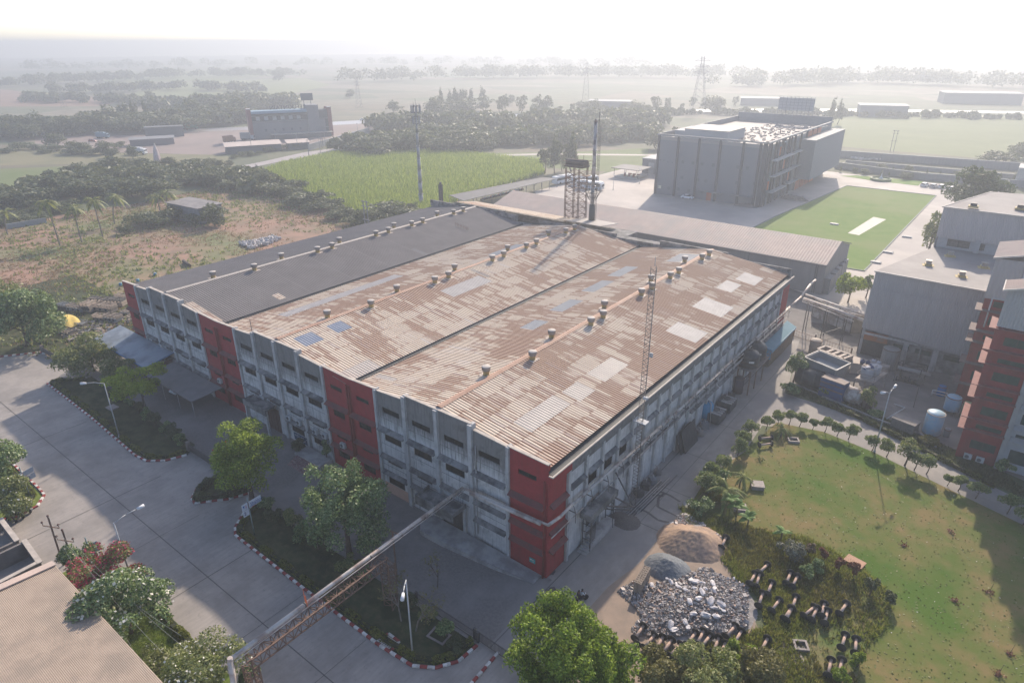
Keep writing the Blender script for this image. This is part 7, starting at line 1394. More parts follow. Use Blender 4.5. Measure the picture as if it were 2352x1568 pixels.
for i, (r, a, c_, m_, lab) in enumerate((('A',375,868,WHT,'white car on the highway at the far left'), ('A',965,842,WHT,'white car on the highway above the dirt lot'), ('A',832,938,RDC,'orange red car on the dirt lot at the far left'), ('B',1240,410,WHT,'white car on the highway right of the roadside block'), ('B',1480,388,WHT,'small white car farther along the highway'), ('B',1705,712,SIL,'pale car half hidden behind the crop field'), ('A',1350,798,WHT,'tiny white car under the highway trees'))):
    p = g(r, a, c_); car(lab, (p.x,p.y,.03), R_(40), m_, 'sedan' if i != 2 else 'hatch', 'cars on the highway' if m_ is WHT else None)
def truck(label, px, py, rz, cab, cargo, L=7.5, H=2.9, name='truck'):
    p = G(px, py); t = empty(name, p, label, 'truck', rz=rz); mb = MB(); mb.box(-L/2, L/2-2, -1.2, 1.2, 1.0, 1.0+H); mb.local('cargo_body', cargo, t); mb = MB(); mb.prof([(L/2-1.85,.6),(L/2-1.85,2.9),(L/2-.3,2.9),(L/2,1.7),(L/2,.6)], -1.15, 1.15); mb.local('cab', cab, t); mb = MB(); mb.box(L/2-.25,L/2-.02,-1,1,1.8,2.5); mb.local('windscreen', CG, t); mb = MB(); mb.box(-L/2,L/2-.2,-.5,.5,.6,.98); mb.local('chassis', STEELD, t)
    for x in (-L/2+1.1, -L/2+2.2, L/2-1.1):
        for s in (-1, 1): mb = MB(); mb.tube((x,s*.9,.5), (x,s*1.2,.5), .5, .5, 12); mb.local('wheel', TY, t)
HWA = R_(42)
truck('green covered truck on the highway left of the roadside block', 436, 297, HWA, M('truck_green', (.06,.22,.16)), M('truck_green_tarp', (.08,.26,.20)), 10, 3.4); truck('dark tipper truck on the highway behind the roadside block', 525, 281, HWA, WHT, M('truck_brown', (.13,.10,.10)), 10, 2.4); truck('orange brown truck standing by the peach roofed shed', 528, 328, R_(110), M('truck_orange', (.42,.20,.12)), M('truck_orange_b', (.36,.18,.11)), 8, 3); truck('white truck parked below the grey roadside shed', 318, 355, R_(30), WHT, M('truck_white', (.55,.56,.58)), 9, 2.6); truck('blue grey small truck on the edge of the dirt lot', 237, 318, R_(40), M('truck_blue', (.15,.24,.30)), M('truck_blue_b', (.15,.24,.30)), 7, 2.6); truck('dark tipper at the highway junction right of the roadside block', 866, 290, HWA, DKC, M('truck_brown', (.13,.10,.10)), 9, 3); truck('grey tarpaulined truck body left of the roadside block', 570, 322, R_(35), SIL, M('tarp_grey', (.25,.27,.28)), 8, 3.2)
def bus(label, a, b_, tint):
    p = (a+b_)/2; an = math.atan2(b_.y-a.y, b_.x-a.x); L = 11; t = empty('bus', (p.x,p.y,0), label, 'bus', rz=an); mb = MB(); mb.prof([(-L/2,.45),(-L/2,3.0),(-L/2+.3,3.15),(L/2-.5,3.15),(L/2,2.4),(L/2,.45)], -1.25, 1.25); mb.local('body', WHT, t); mb = MB()
    for s in (-1, 1): mb.box(-L/2+.5, L/2-.8, s*1.27-.02, s*1.27+.02, 1.65, 2.6)
    mb.box(L/2-.02, L/2+.03, -1.05, 1.05, 1.5, 2.4); mb.local('windows', CG, t); mb = MB(); mb.box(-3,-1,-.8,.8,3.16,3.35); mb.local('roof_hatch', tint, t)
    for x in (-L/2+2.4, L/2-2.2):
        for s in (-1, 1): mb = MB(); mb.tube((x,s*1.0,.5), (x,s*1.28,.5), .5, .5, 14); mb.local('wheel', TY, t)
bus('white bus nearest the forecourt edge, beside the chimney', g('C',1150,1012), g('C',1380,1040), SIL); bus('white bus parked behind the nearest one', g('C',1120,985), g('C',1310,975), SIL); bus('white bus farthest left at the end of the parking canopy', g('C',960,985), g('C',1090,958), SIL)
BC = [RDC, M('bike_blue', (.05,.12,.4)), DKC, M('bike_teal', (.05,.25,.25)), SIL]; tb = None
for i in range(26):
    px, py = (q('C', 300+14*i, 1150-3.6*i)); p = G(px, py-6); 
    if i < 5: tb = motorbike('m', p, R_(60), BC[i]); protos = (protos if i else [])+[tb]; o = tb
    else: o = copy_tree(protos[i % 5])
    o.location = (p.x,p.y,.01); o.rotation_euler = (0,0,R_(60+rr.uniform(-8,8))); o['label'] = 'small motorcycle parked along the narrow canopy, %s from the near end' % nth(i); o['group'] = 'motorcycles parked under the narrow canopy'
# air conditioners
ACM = M('ac_white', (.50,.50,.48), (.42,.42,.41), 3); ACF = M('ac_fan', (.10,.10,.10))
def acu(label, x, y, z, grp='air conditioner units'):
    t = empty('ac_unit', (x,y,z), label, 'air conditioner', grp); mb = MB(); mb.box(-.45,.45,-.4,-.05,0,.7); mb.local('case', ACM, t); mb = MB(); mb.tube((-.1,-.43,.35), (-.1,-.40,.35), .26, .26, 16); mb.local('fan_grille', ACF, t); mb = MB(); mb.bar((-.35,-.4,-.03), (-.35,0,-.03), .05); mb.bar((.35,-.4,-.03), (.35,0,-.03), .05); mb.local('bracket', STEELD, t)
def onY(r, a, b_, Y): d = ray(*q(r, a, b_)); t_ = (Y-CAM[1])/d[1]; return Vector(CAM+d*t_)
for (r, a, c_, lab) in (('K',920,410,'round fan air conditioner beside the brown gate of the front'), ('K',1010,450,'air conditioner right of the one by the brown gate'), ('K',1155,530,'air conditioner above the glass entrance left side'), ('K',1240,570,'air conditioner above the glass entrance right side'), ('K',1405,655,'air conditioner on the red bay beside the dark green tree'), ('I',1980,410,'air conditioner on the left red bays above the car canopy'), ('K',300,70,'')):
    if not lab: continue
    p = onY(r, a, c_, -.2); acu(lab, p.x, -.02, p.z)
for i, (a, c_) in enumerate(((1835,1440),(1940,1485))): p = onY('G', a, c_, 52.3); acu(('left','right')[i]+' air conditioner at the foot of the red office block', p.x, 52.55, max(.3, p.z))
# --------------------------------------------------- side wall equipment
BTK = M('tank_black', (.035,.037,.04), (.06,.062,.065), 1.5, .45); BLT = M('tank_blue', (.05,.26,.42), (.06,.20,.32), 1, .5)
for i, (x, y, lab) in enumerate(((1.6,53.4,'black ribbed plastic water tank in front on the steel stand by the side wall'), (1.5,57.0,'black ribbed plastic water tank behind on the steel stand by the side wall'))):
    t = empty('water_tank', (x,y,4.6), lab, 'water tank', 'black plastic water tanks'); mb = MB(); pr_ = []
    for k in range(6): pr_ += [(1.5,.34*k), (1.58,.34*k+.1), (1.58,.34*k+.22)]
    mb.lathe((0,0,0), pr_+[(1.5,2.05), (1.3,2.35), (.5,2.7), (.45,2.72)], 26); mb.local('body', BTK, t); mb = MB(); mb.lathe((0,0,2.7), [(.42,0), (.44,.12), (.36,.2)], 16); mb.local('lid', BTK, t)
    mb = MB()
    for k in range(6): a = k*math.pi/3; mb.bar((.5*math.cos(a),.5*math.sin(a),2.72), (1.42*math.cos(a),1.42*math.sin(a),2.2), .22, .08)
    mb.local('rib', BTK, t); mb = MB(); mb.cbox((1.59*math.cos(-1.0),1.59*math.sin(-1.0),1.2), (.03,.8,.28), -1.0); mb.local('marking', KW, t)
t = empty('tank_stand', (1.5,55,0), 'rusty steel stand carrying the two black water tanks', 'stand'); mb = MB()
for x in (.6, 2.6):
    for y in (52,55,58.4): mb.bar((x,y,0), (x,y,4.5), .16); 
for y in (52,55,58.4): mb.bar((.6,y,4.3), (2.6,y,4.3), .14); mb.bar((.6,y,1), (2.6,y,4.2), .07)
mb.build('leg', RUSTS, t); mb = MB(); mb.box(.0,3.3,51.7,58.7,4.42,4.55); mb.build('deck', GREYD, t); mb = MB()
for z in (4.9,5.6):
    for a, c_ in (((0,51.7),(3.3,51.7)), ((3.3,51.7),(3.3,58.7)), ((3.3,58.7),(0,58.7))): mb.bar((*a,z), (*c_,z), .05)
mb.build('railing', RUSTS, t)
for i, (a, c_) in enumerate(((1505,440),(1580,500))): p = g('O',a,c_); t = empty('cylinder_tank', (p.x,p.y,0), ['dark upright cylinder tank under the stand, left one','dark upright cylinder tank under the stand, right one'][i], 'tank'); mb = MB(); mb.lathe((0,0,0), [(.75,.1), (.75,2.7), (.55,2.9), (.1,3.0)], 18); mb.local('shell', M('tank_brown', (.11,.085,.09), (.07,.06,.065), 1), t); mb = MB(); mb.lathe((0,0,2.6), [(.78,0), (.78,.08)], 18); mb.local('band', RUSTS, t)
t = empty('blue_roof_shed', (-.5,71,0), 'small side shed with blue sheet roof at the far end of the side wall', 'shed'); mb = MB(); mb.hexa([(.35,64,3.9), (2.1,64,3.1), (2.1,77.6,3.1), (.35,77.6,3.9), (.35,64,3.98), (2.1,64,3.18), (2.1,77.6,3.18), (.35,77.6,3.98)]); mb.build('roof', M('blue_tin', (.10,.21,.26), (.13,.25,.31), .6), t); mb = MB(); mb.box(.4,1.9,64.1,77.4,0,3.1); mb.build('wall', M('shed_tan', (.20,.16,.11), (.12,.10,.08), .8), t); mb = MB(); mb.box(2.1,2.14,64,77.6,2.8,3.16); mb.box(.4,2.0,63.98,64.05,1.6,3.5); mb.build('fascia', BLT, t)
p = g('O',1300,740); t = empty('blue_filter_tank', (p.x-.2,p.y,0), 'bright blue round filter tank beside the side wall', 'tank'); mb = MB(); mb.lathe((0,0,0), [(1.05,.5), (1.05,2.5), (.85,2.8), (.3,2.95)], 22); mb.local('shell', BLT, t); mb = MB()
for k in range(4): a = k*math.pi/2+.4; mb.bar((.9*math.cos(a),.9*math.sin(a),0), (.9*math.cos(a),.9*math.sin(a),.6), .12)
mb.local('leg', BLT, t); mb = MB(); mb.path([(0,0,2.9), (0,0,3.3), (.9,-.8,3.3), (1.2,-1,.3)], .07); mb.path([(-1.1,-.3,.4), (-1.1,-.3,3.0), (-.5,-.1,3.1)], .06); mb.local('pipe', PIPEG, t)
for i, (y, lab) in enumerate(((41.6,'dark ventilation machine with slatted ends behind the blue filter tank'), (45.8,'second dark ventilation machine nearer the tank stand'))):
    t = empty('ventilation_unit', (1.6,y,0), lab, 'machine'); mb = MB(); mb.box(-1.1,1.0,-1.4,1.4,.3,1.7); mb.local('case', M('machine_dark', (.07,.075,.075), (.11,.10,.10), 2), t); mb = MB()
    for k in range(4): mb.box(-.6,1.05,-1.2+.65*k,-.9+.65*k,1.7,1.85)
    mb.local('slat', PIPEG, t); mb = MB(); mb.lathe((-.1,0,1.7), [(.5,0), (.55,.3)], 16); mb.local('fan_cowl', STEELD, t)
for i, y0 in enumerate((30.6, 30.0)):
    mb = MB(); y1 = y0+4.3; x = 1.15-.3*i; mb.hexa([(x+.55,y0,.02), (x+.62,y0,.02), (x+.62,y1,.02), (x+.55,y1,.02), (x-.35,y0,3.1-.3*i), (x-.28,y0,3.1-.3*i), (x-.28,y1,3.3-.3*i), (x-.35,y1,3.3-.3*i)]); tag(mb.build('leaning_panel', M('panel_black', (.045,.045,.045), (.07,.07,.07), 2), off=(x,y0,0)), ['outer large dark panel leaning on the side wall','inner large dark panel leaning on the side wall'][i], 'panel')
for i in range(9):
    x = 1.5+.16*i; y0 = 13.6+.5*(i%3)+.15*i; mb = MB(); mb.tube((x,y0,.08+.12*(i%2)), (x+.25,y0+9.5-(i%4)*.8,.08+.12*(i%2)), .055, .055, 7); tag(mb.build('steel_tube', PIPEG if i % 2 else STEELD, off=(x,y0,0)), 'long steel tube lying beside the side wall, %s counted out from the wall' % nth(i), 'tube', 'steel tubes lying by the side wall')
for i, (x, y, s) in enumerate(((1.0,20.5,.8), (1.2,22.0,.7), (.9,24.2,.6), (1.0,18.6,.8), (1.1,38.8,.8), (1.4,36.4,.7), (1.0,49.3,.9))):
    t = empty('scrap_box', (x,y,0), 'grimy metal box beside the side wall, %s from the side dock' % nth([2,3,4,1,6,5,7][i]-1), 'metal box', 'metal boxes by the side wall'); mb = MB(); mb.cbox((0,0,s*.5+.02), (s*1.2,s*1.4,s), rr.random()); mb.cbox((0,0,s+.06), (s*.8,s*.9,.06), rr.random()); mb.local('case', (STEELD, GMD, GREYD)[i%3], t); mb = MB(); mb.path([(0,0,s), (0,0,s+.5), (-.6,0,s+.5)], .05); mb.local('pipe', PIPEG, t)
# --------------------------------------------------- plant yard
WTB = empty('open_water_tank', g('X',600,560), 'grey open steel tank with sloping sides and bright water', 'tank'); zr_ = 4.2
cn = [g('X',*p_,z=zr_) for p_ in ((285,315), (790,530), (1020,415), (515,215))]; cen = sum(cn, Vector())/4; lo = [Vector((cen.x+(c.x-cen.x)*.82, cen.y+(c.y-cen.y)*.72, 1.3)) for c in cn]; mb = MB()
for i in range(4):
    j = (i+1) % 4; mb.quad(lo[i], lo[j], cn[j], cn[i]); a = cn[i].lerp(cen, .09); c_ = cn[j].lerp(cen, .09); mb.quad(cn[i], cn[j], c_, a); d0 = Vector((a.x,a.y,2.6)); d1 = Vector((c_.x,c_.y,2.6)); mb.quad(a, c_, d1, d0)
mb.poly(lo); mb.build('basin', M('steel_tank_grey', (.25,.26,.27), (.21,.215,.22), .8), WTB); mb = MB(); mb.poly([Vector((c.x,c.y,3.2)).lerp(Vector((cen.x,cen.y,3.2)), .07) for c in cn]); mb.build('water', WATER, WTB); mb = MB()
for i in range(4): mb.bar(cn[i]+Vector((0,0,.03)), cn[(i+1)%4]+Vector((0,0,.03)), .12); mb.bar((lo[i].x,lo[i].y,0), lo[i], .16); mb.bar((cn[i].x*.7+cen.x*.3, cn[i].y*.7+cen.y*.3, 0), cn[i], .08)
mb.build('frame', PIPEG, WTB)
PIT = empty('settling_pits', g('X',780,260), 'pale concrete open settling pits behind the sloping steel tank', 'tank'); cc = [g('X',*p_,z=2.6) for p_ in ((500,190),(900,345),(1045,290),(620,145))]; mb = MB()
for i in range(4): mb.bar(cc[i]-Vector((0,0,.8)), cc[(i+1)%4]-Vector((0,0,.8)), .4, 1.8)
for f in (.33, .55, .8): a = cc[0].lerp(cc[1], f); c_ = cc[3].lerp(cc[2], f); mb.bar(a-Vector((0,0,.6)), c_-Vector((0,0,.6)), .5, 1.3)
mb.build('wall', M('pit_concrete', (.42,.35,.30), (.34,.29,.25), 1.2), PIT); mb = MB(); mb.poly([Vector((c.x,c.y,1.0)) for c in cc]); mb.build('sludge', M('dark_water', (.03,.035,.035), None, 1, .2), PIT)
p = g('X',360,830); t = empty('horizontal_tank', (p.x-.4,p.y+.9,0), 'large black horizontal cylinder tank by the planting strip', 'tank'); A_, B_ = g('X',290,660,1.7), g('X',470,715,1.7); d_ = (B_-A_); d_.z = 0; d_.normalize(); mb = MB(); mid = Vector((p.x-.3,p.y+.9,1.75)); mb.tube(mid-d_*1.9, mid+d_*1.9, 1.55, 1.55, 26); mb.tube(mid+d_*1.9, mid+d_*2.1, 1.5, 1.1, 26); mb.build('shell', BTK, t); mb = MB(); mb.tube(mid-d_*1.0, mid-d_*.85, 1.58, 1.58, 26); mb.tube(mid+d_*.9, mid+d_*1.05, 1.58, 1.58, 26); mb.cbox(mid-Vector((0,0,1.4)), (2.6,1.2,.5), math.atan2(d_.y,d_.x)); mb.build('band', STEELD, t)
c4 = [g('X',*p_,z=3.4) for p_ in ((555,625),(920,755),(960,735),(620,590))]; t = empty('blue_container', (c4[0].x,c4[0].y,0), 'blue metal cabin with a narrow rusty roof beside the black horizontal tank', 'container'); mb = MB(); mb.prism([(c.x,c.y) for c in (c4[0], c4[1], c4[2]+Vector((.2,1.2,0)), c4[3]+Vector((.2,1.2,0)))], .05, 3.3); mb.build('wall', M('container_blue', (.035,.09,.22), (.045,.07,.13), 1), t); mb = MB(); mb.prism([(c.x,c.y) for c in (c4[0], c4[1], c4[2]+Vector((.2,.8,0)), c4[3]+Vector((.2,.8,0)))], 3.303, 3.42); mb.build('roof', M('cabin_roof', (.26,.20,.17), (.2,.16,.14), 1), t); mb = MB(); mb.bar(c4[0]-Vector((.02,.06,.7)), c4[1]-Vector((.02,.06,.7)), .1); mb.bar(c4[0]-Vector((.02,.06,1.6)), c4[1]-Vector((.02,.06,1.6)), .14); mb.build('rib', RUSTS, t)
p = g('X',1020,1040); t = empty('drum_tank', (p.x,p.y,0), 'peeling white drum tank lying by the planting strip', 'tank'); mb = MB(); mb.tube((p.x-1.6,p.y+.7,1.35), (p.x+1.0,p.y-.2,1.35), 1.3, 1.3, 24); mb.tube((p.x+1.0,p.y-.2,1.35), (p.x+1.35,p.y-.32,1.35), 1.28, .8, 24); mb.build('shell', M('peeling_white', (.46,.43,.41), (.30,.26,.23), 1.6, .8, c3=(.22,.17,.14), scale3=.9), t); mb = MB(); mb.cbox((p.x-.3,p.y+.2,.25), (2.4,1.2,.4), -.3); mb.build('cradle', STEELD, t)
def drum(label, r, a, c_, rad, h, mat, name='cylinder_tank', legs=0.0, top=None, cat='tank'):
    p = g(r, a, c_); t = empty(name, (p.x,p.y,0), label, cat); mb = MB(); mb.lathe((0,0,legs), [(rad*.98,0), (rad,.1), (rad,h), (rad*.82,h+.15), (rad*.1,h+.25)], 24); mb.local('shell', mat, t); mb = MB(); mb.lathe((0,0,legs+h*.98), [(rad+.04,0), (rad+.04,.1)], 24); mb.local('rim', top or RUSTS, t)
    if legs:
        mb = MB()
        for k in range(4): a_ = k*math.pi/2+.6; mb.bar((rad*.8*math.cos(a_),rad*.8*math.sin(a_),0), (rad*.8*math.cos(a_),rad*.8*math.sin(a_),legs+.05), .12)
        mb.local('leg', STEELD, t)
    return t
PBT = M('pale_blue_tank', (.19,.34,.46), (.25,.40,.50), 1, .5, c3=(.30,.36,.38), scale3=.8)
drum('tall pale blue upright tank beside the planting strip', 'G', 1515, 1195, 1.15, 3.2, PBT, legs=.1, top=M('tank_top_tan', (.40,.33,.26))); drum('pale blue upright tank on legs behind the taller one', 'G', 1685, 1020, 1.05, 2.1, PBT, legs=.7); drum('yellow green narrow tank hidden beside the office block', 'G', 1815, 1060, .7, 2.4, M('tank_olive', (.30,.31,.18))); drum('small deep blue barrel by the process shed', 'G', 1600, 860, .6, 1.6, M('barrel_blue', (.03,.14,.34)), 'barrel', cat='barrel'); drum('corrugated pale upright tank against the process shed', 'X', 1590, 480, 1.35, 3.6, M('tank_corrugated', (.28,.27,.25), (.20,.19,.175), 3, stretch=(3,3,.3))); drum('rusty brown barrel beside the white drum tank', 'X', 1260, 1090, .8, 1.3, M('barrel_brown', (.13,.09,.075)), 'barrel', cat='barrel'); drum('small cream tank behind the sloping steel tank', 'X', 440, 240, 1.0, 2.4, M('tank_cream', (.36,.31,.26))); drum('small grey pump cylinder beside the pale blue tank', 'G', 1650, 1225, .45, 1.1, GMD, 'pump_cylinder', cat='pump')
p = g('X',1240,800); t = empty('mixing_platform', (p.x,p.y,0), 'raised concrete platform with two grey hoppers and white bags', 'platform'); z_ = 2.9; pl = [g('X',*p_,z=z_) for p_ in ((1090,640),(1380,710),(1600,560),(1300,500))]; mb = MB(); mb.prism([(c.x,c.y) for c in pl], z_-.15, z_); mb.build('deck', M('pit_concrete', (.42,.35,.30)), t); mb = MB()
for c in pl: mb.bar((c.x,c.y,0), (c.x,c.y,z_-.15), .2)
for i in range(4): a, c_ = pl[i], pl[(i+1)%4]; mb.bar((a.x,a.y,.6), (c_.x,c_.y,z_-.4), .08); mb.bar(a+Vector((0,0,.9)), c_+Vector((0,0,.9)), .05); mb.bar(a, a+Vector((0,0,.9)), .05)
mb.build('leg', GREYD, t); mb = MB()
for (a, c_) in ((1260,620),(1375,580)): c = g('X',a,c_,z_); mb.lathe((c.x,c.y,z_-.6), [(.5,0), (.95,.9), (.95,2.1)], 18)
mb.build('hopper', M('hopper_grey', (.36,.36,.37), (.3,.3,.31)), t); mb = MB()
for k in range(16): c = g('X', rr.uniform(1210,1430), rr.uniform(440,520), z_+1.5); mb.cm = k % 3; mb.cbox((c.x,c.y,z_+1.55+rr.uniform(0,.2)), (rr.uniform(.2,.6),rr.uniform(.2,.5),.2), rr.random()*3, (rr.random()*.5,rr.random()*.5))
mb.build('load', [SK, M('bag_tan', (.45,.36,.28)), M('bag_navy', (.05,.08,.18))], t)
for i, (a, c_, m_) in enumerate(((1375,395,SK),(1455,420,SK),(1200,400,M('jerry_navy', (.05,.07,.16))),(1290,420,M('jerry_navy', (.05,.07,.16))))): c = g('X',a,c_,2.2); t2 = empty('plastic_can', (c.x,c.y,2.0), ('whitish plastic can','navy plastic can')[i//2]+(' on the ledge behind the hoppers, left one',' on the ledge behind the hoppers, right one')[i%2], 'can'); mb = MB(); mb.lathe((0,0,0), [(.36,0), (.38,.6), (.2,.75)], 12); mb.local('body', m_, t2); mb = MB(); mb.lathe((0,0,.75), [(.12,0),(.12,.1)], 8); mb.local('lid', STEELD, t2)
mb = MB(); cs_ = [g('X',*p_,z=2.0) for p_ in ((1030,400),(1600,480),(1640,440),(1050,290))]; mb.prism([(c.x,c.y) for c in cs_], .02, 1.95); tag(mb.build('concrete_plinth', M('pit_concrete', (.42,.35,.30)), off=tuple(cs_[0][:2])+(0,)), 'long low concrete plinth behind the hopper platform', 'plinth')
t = empty('pipe_rack', g('X',1900,640), 'dark pipe rack frame in front of the process shed', 'pipe rack'); A_, B_ = g('X',1690,690), g('X',2060,780); mb = MB()
for p_ in (A_, B_): mb.bar((p_.x,p_.y,0), (p_.x,p_.y,3.4), .14); mb.bar((p_.x+.6,p_.y+1.6,0), (p_.x+.6,p_.y+1.6,3.4), .14); mb.bar((p_.x,p_.y,3.4), (p_.x+.6,p_.y+1.6,3.4), .12)
for z in (3.4,2.1): mb.bar((A_.x,A_.y,z), (B_.x,B_.y,z), .12); mb.bar((A_.x+.6,A_.y+1.6,z), (B_.x+.6,B_.y+1.6,z), .12)
mb.build('frame', STEELD, t); mb = MB()
for k in range(3): mb.tube((A_.x,A_.y+.4+.4*k,2.3), (B_.x+1.4,B_.y+.4+.4*k,2.3), .11)
mb.build('pipe', PIPEG, t); mb = MB()
for k in range(12): c = A_.lerp(B_, k/12); mb.tube((c.x+.3,c.y+.5,0), (c.x+.3,c.y+.5,rr.uniform(.6,1.4)), .14)
mb.build('valve', M('machine_dark', (.07,.075,.075)), t)
mb = MB(); pp = [g('X',1580,1285,.2), g('X',1870,1110,.2), g('X',1700,1050,.2)]; mb.path(pp, .09, 8); tag(mb.build('ground_pipe', M('pipe_pale', (.5,.5,.5)), off=tuple(pp[0])), 'pale pipe bent at an angle on the plant yard floor', 'pipe')
mb = MB(); pp = [g('G',1520,860,.0)+Vector((0,0,1.0)), g('G',1650,890)+Vector((0,0,1.0))]; mb.path([pp[0]-Vector((0,0,1)), pp[0], pp[1], pp[1]-Vector((0,0,1))], .08); mb.path([pp[0]-Vector((0,0,.5)), pp[1]-Vector((0,0,.5))], .06); tag(mb.build('pipe_barrier', M('pipe_pale', (.5,.5,.5)), off=tuple(pp[0])), 'white pipe barrier beside the small blue barrel', 'barrier')
p = g('G',1265,1175); t = empty('brick_tank', (p.x,p.y,0), 'low grey brick tank with slab lid in the plant yard', 'tank'); mb = MB(); mb.cbox((p.x,p.y+.6,.75), (3.1,2.0,1.5), -.25); mb.build('wall', M('brick_grey', (.20,.18,.165), (.15,.135,.125), 4), t); mb = MB(); mb.cbox((p.x,p.y+.6,1.56), (3.3,2.2,.12), -.25); mb.build('slab', GREYD, t)
p = g('X',2000,1110); t = empty('yard_post', (p.x,p.y,0), 'slim dark post standing in the plant yard', 'post'); mb = MB(); mb.bar((p.x,p.y,0), (p.x,p.y,5.2), .1); mb.build('post', STEELD, t); mb = MB(); mb.cbox((p.x,p.y,4.6), (1.0,.2,1.0), .5); mb.build('panel', STEELD, t)
mb = MB(); kp = [g('X',*p_) for p_ in ((80,740),(215,790),(860,1075),(1500,1340),(2100,1540))]+[g('G',1560,1335)]; 
for a, c_ in zip(kp, kp[1:]): mb.bar((a.x,a.y,.18), (c_.x,c_.y,.18), .22, .36)
struct('kerb', mb, DOCK)
for i, (r, a, c_, h) in enumerate((('X',1450,930,0),('G',1890+0,20,0))): pass
# wall mounted lamp dish, curved pipe
p = g('W',650,1150); t = empty('vent_pipe', (18.9,79.0,0), 'curved pale exhaust pipe rising before the process shed', 'pipe'); mb = MB(); mb.path([(p.x,p.y,.0), (p.x,p.y,4.2), (p.x+.5,p.y-.1,5.0), (p.x+1.5,p.y-.2,5.7), (p.x+2.0,p.y-.2,6.0)], .14, 10); mb.build('pipe', M('pipe_pale_b', (.33,.33,.31)), t); mb = MB(); mb.cbox((p.x+2.1,p.y-.2,6.05), (.5,.5,.4)); mb.build('cowl', STEELD, t)
# pipe gantry from factory to process shed and fenced coal yard
PGt = empty('pipe_gantry', (6,84,0), 'overhead pipes on dark posts between the factory and the process shed', 'pipe gantry'); A_, B_ = Vector((.8,85,6.2)), Vector((13.0,80.6,6.0)); mb = MB(); mb.tube(A_, B_, .32, .32, 12); mb.tube(A_+Vector((0,.9,.6)), B_+Vector((0,1.2,.5)), .2, .2, 10); mb.tube(A_+Vector((0,-.7,-.3)), B_+Vector((-2,-.6,-.3)), .1, .1, 8); mb.path([(1.0,82,7.6), (1.3,86,9.0), (1.5,88.5,9.2)], .2, 10); mb.path([(13.5,88,4), (9,84.5,5.5), (8.4,83.5,6.2)], .12, 8); mb.build('pipe', PIPEC, PGt); mb = MB()
for f in (.1,.4,.7,.97): c = A_.lerp(B_, f); mb.bar((c.x,c.y-.9,0), (c.x,c.y-.9,6), .14); mb.bar((c.x,c.y+1.1,0), (c.x,c.y+1.1,6), .14); mb.bar((c.x,c.y-.9,5.7), (c.x,c.y+1.1,5.7), .14)
mb.build('post', STEELD, PGt)
t = empty('sheet_fence', (6,92,0), 'mixed corrugated sheet fence enclosing the dark ash yard', 'fence'); mb = MB(); ribbed(mb, (1,93.5,3.6), (9.5,88.5,3.6), (9.5,88.5,.0), (1,93.5,.0), 30, .05); mb.build('panel', M('sheet_worn', (.24,.22,.21), (.14,.13,.125), .8, c3=(.33,.34,.36), scale3=.5), t); mb = MB(); ribbed(mb, (9.5,88.5,3.8), (12.6,91,3.8), (12.6,91,0), (9.5,88.5,0), 14, .05); mb.build('panel', M('sheet_tan', (.27,.24,.20), (.20,.18,.155), 1), t); mb = MB()
for x, y in ((1,93.5),(3.8,91.9),(6.6,90.3),(9.5,88.5),(12.6,91)): mb.bar((x,y-.1,0), (x,y-.1,4.1), .12)
mb.bar((1,93.4,3.7), (9.5,88.4,3.7), .09); mb.bar((1,93.4,2), (9.5,88.4,2), .09); mb.build('post', STEELD, t)
railing('yard_railing', (1.2,80.6), (12,78.2), 1.3, 'thin rusty railing along the end of the side lane', 'fence', RUSTS, .5, fat=.03); railing('yard_railing', (5.4,79.4), (8.6,87.2), 1.8, 'dark slanting railing into the ash yard', 'fence', STEELD, .4)
blot(5.5,88,4.4,3,9,.03,'ash_patch',M('ash_dark', (.04,.038,.037), (.08,.07,.065), 2))
# manholes, slabs, pits
def pit(label, p, sx, sy, h, rz, mat, hole=True, name='manhole'):
    t = empty(name, (p.x,p.y,0), label, 'manhole', rz=rz); mb = MB(); w_ = .2
    if hole:
        mb.box(-sx,sx,-sy,-sy+w_,.02,h); mb.box(-sx,sx,sy-w_,sy,.02,h); mb.box(-sx,-sx+w_,-sy+w_,sy-w_,.02,h); mb.box(sx-w_,sx,-sy+w_,sy-w_,.02,h); mb.local('frame', mat, t); mb = MB(); mb.quad((-sx+w_,-sy+w_,.06), (sx-w_,-sy+w_,.06), (sx-w_,sy-w_,.06), (-sx+w_,sy-w_,.06)); mb.local('opening', BTK, t)
    else: mb.box(-sx,sx,-sy,sy,.02,h); mb.local('wall', mat, t); mb = MB(); mb.box(-sx-.06,sx+.06,-sy-.06,sy+.06,h+.003,h+.09); mb.local('slab', mat, t)
PTM = M('pit_mauve', (.30,.26,.24), (.22,.19,.175), 2)
pit('open square concrete manhole near the two spools', g('O',2080,935), .75, .6, .35, .5, PTM); pit('closed concrete manhole box on the lawn', g('O',1755,1350), .75, .65, .5, .5, PTM, False); pit('square concrete manhole by the banana plants', g('P',590,535), .8, .7, .4, .5, PTM); pit('square concrete manhole beside the round slab', g('Q',345,1240), .65, .6, .3, .55, PTM); pit('low brick pit by the dead reddish shrubs', g('P',1620,1030), .9, .6, .35, -.2, M('pit_orange', (.42,.24,.15), (.33,.19,.13), 2), False); pit('sunken pit in the right verge below the bare tree', g('L',2260,1150), 1.0, .7, .2, .1, PTM); pit('covered drain pit in the left verge near the lamp', g('I',1010,645), .8, .6, .25, .1, PTM, False)
p = g('L',1800,1215); t = empty('drain_grate', (p.x,p.y,.12), 'square perforated drain grate set into the kerb line', 'drain'); mb = MB(); mb.box(-.62,.62,-.62,.62,.0,.05); mb.local('plate', COPE, t); mb = MB()
for i in range(5):
    for j in range(5): mb.tube((-.46+.23*i,-.46+.23*j,.05), (-.46+.23*i,-.46+.23*j,.054), .07, .07, 8)
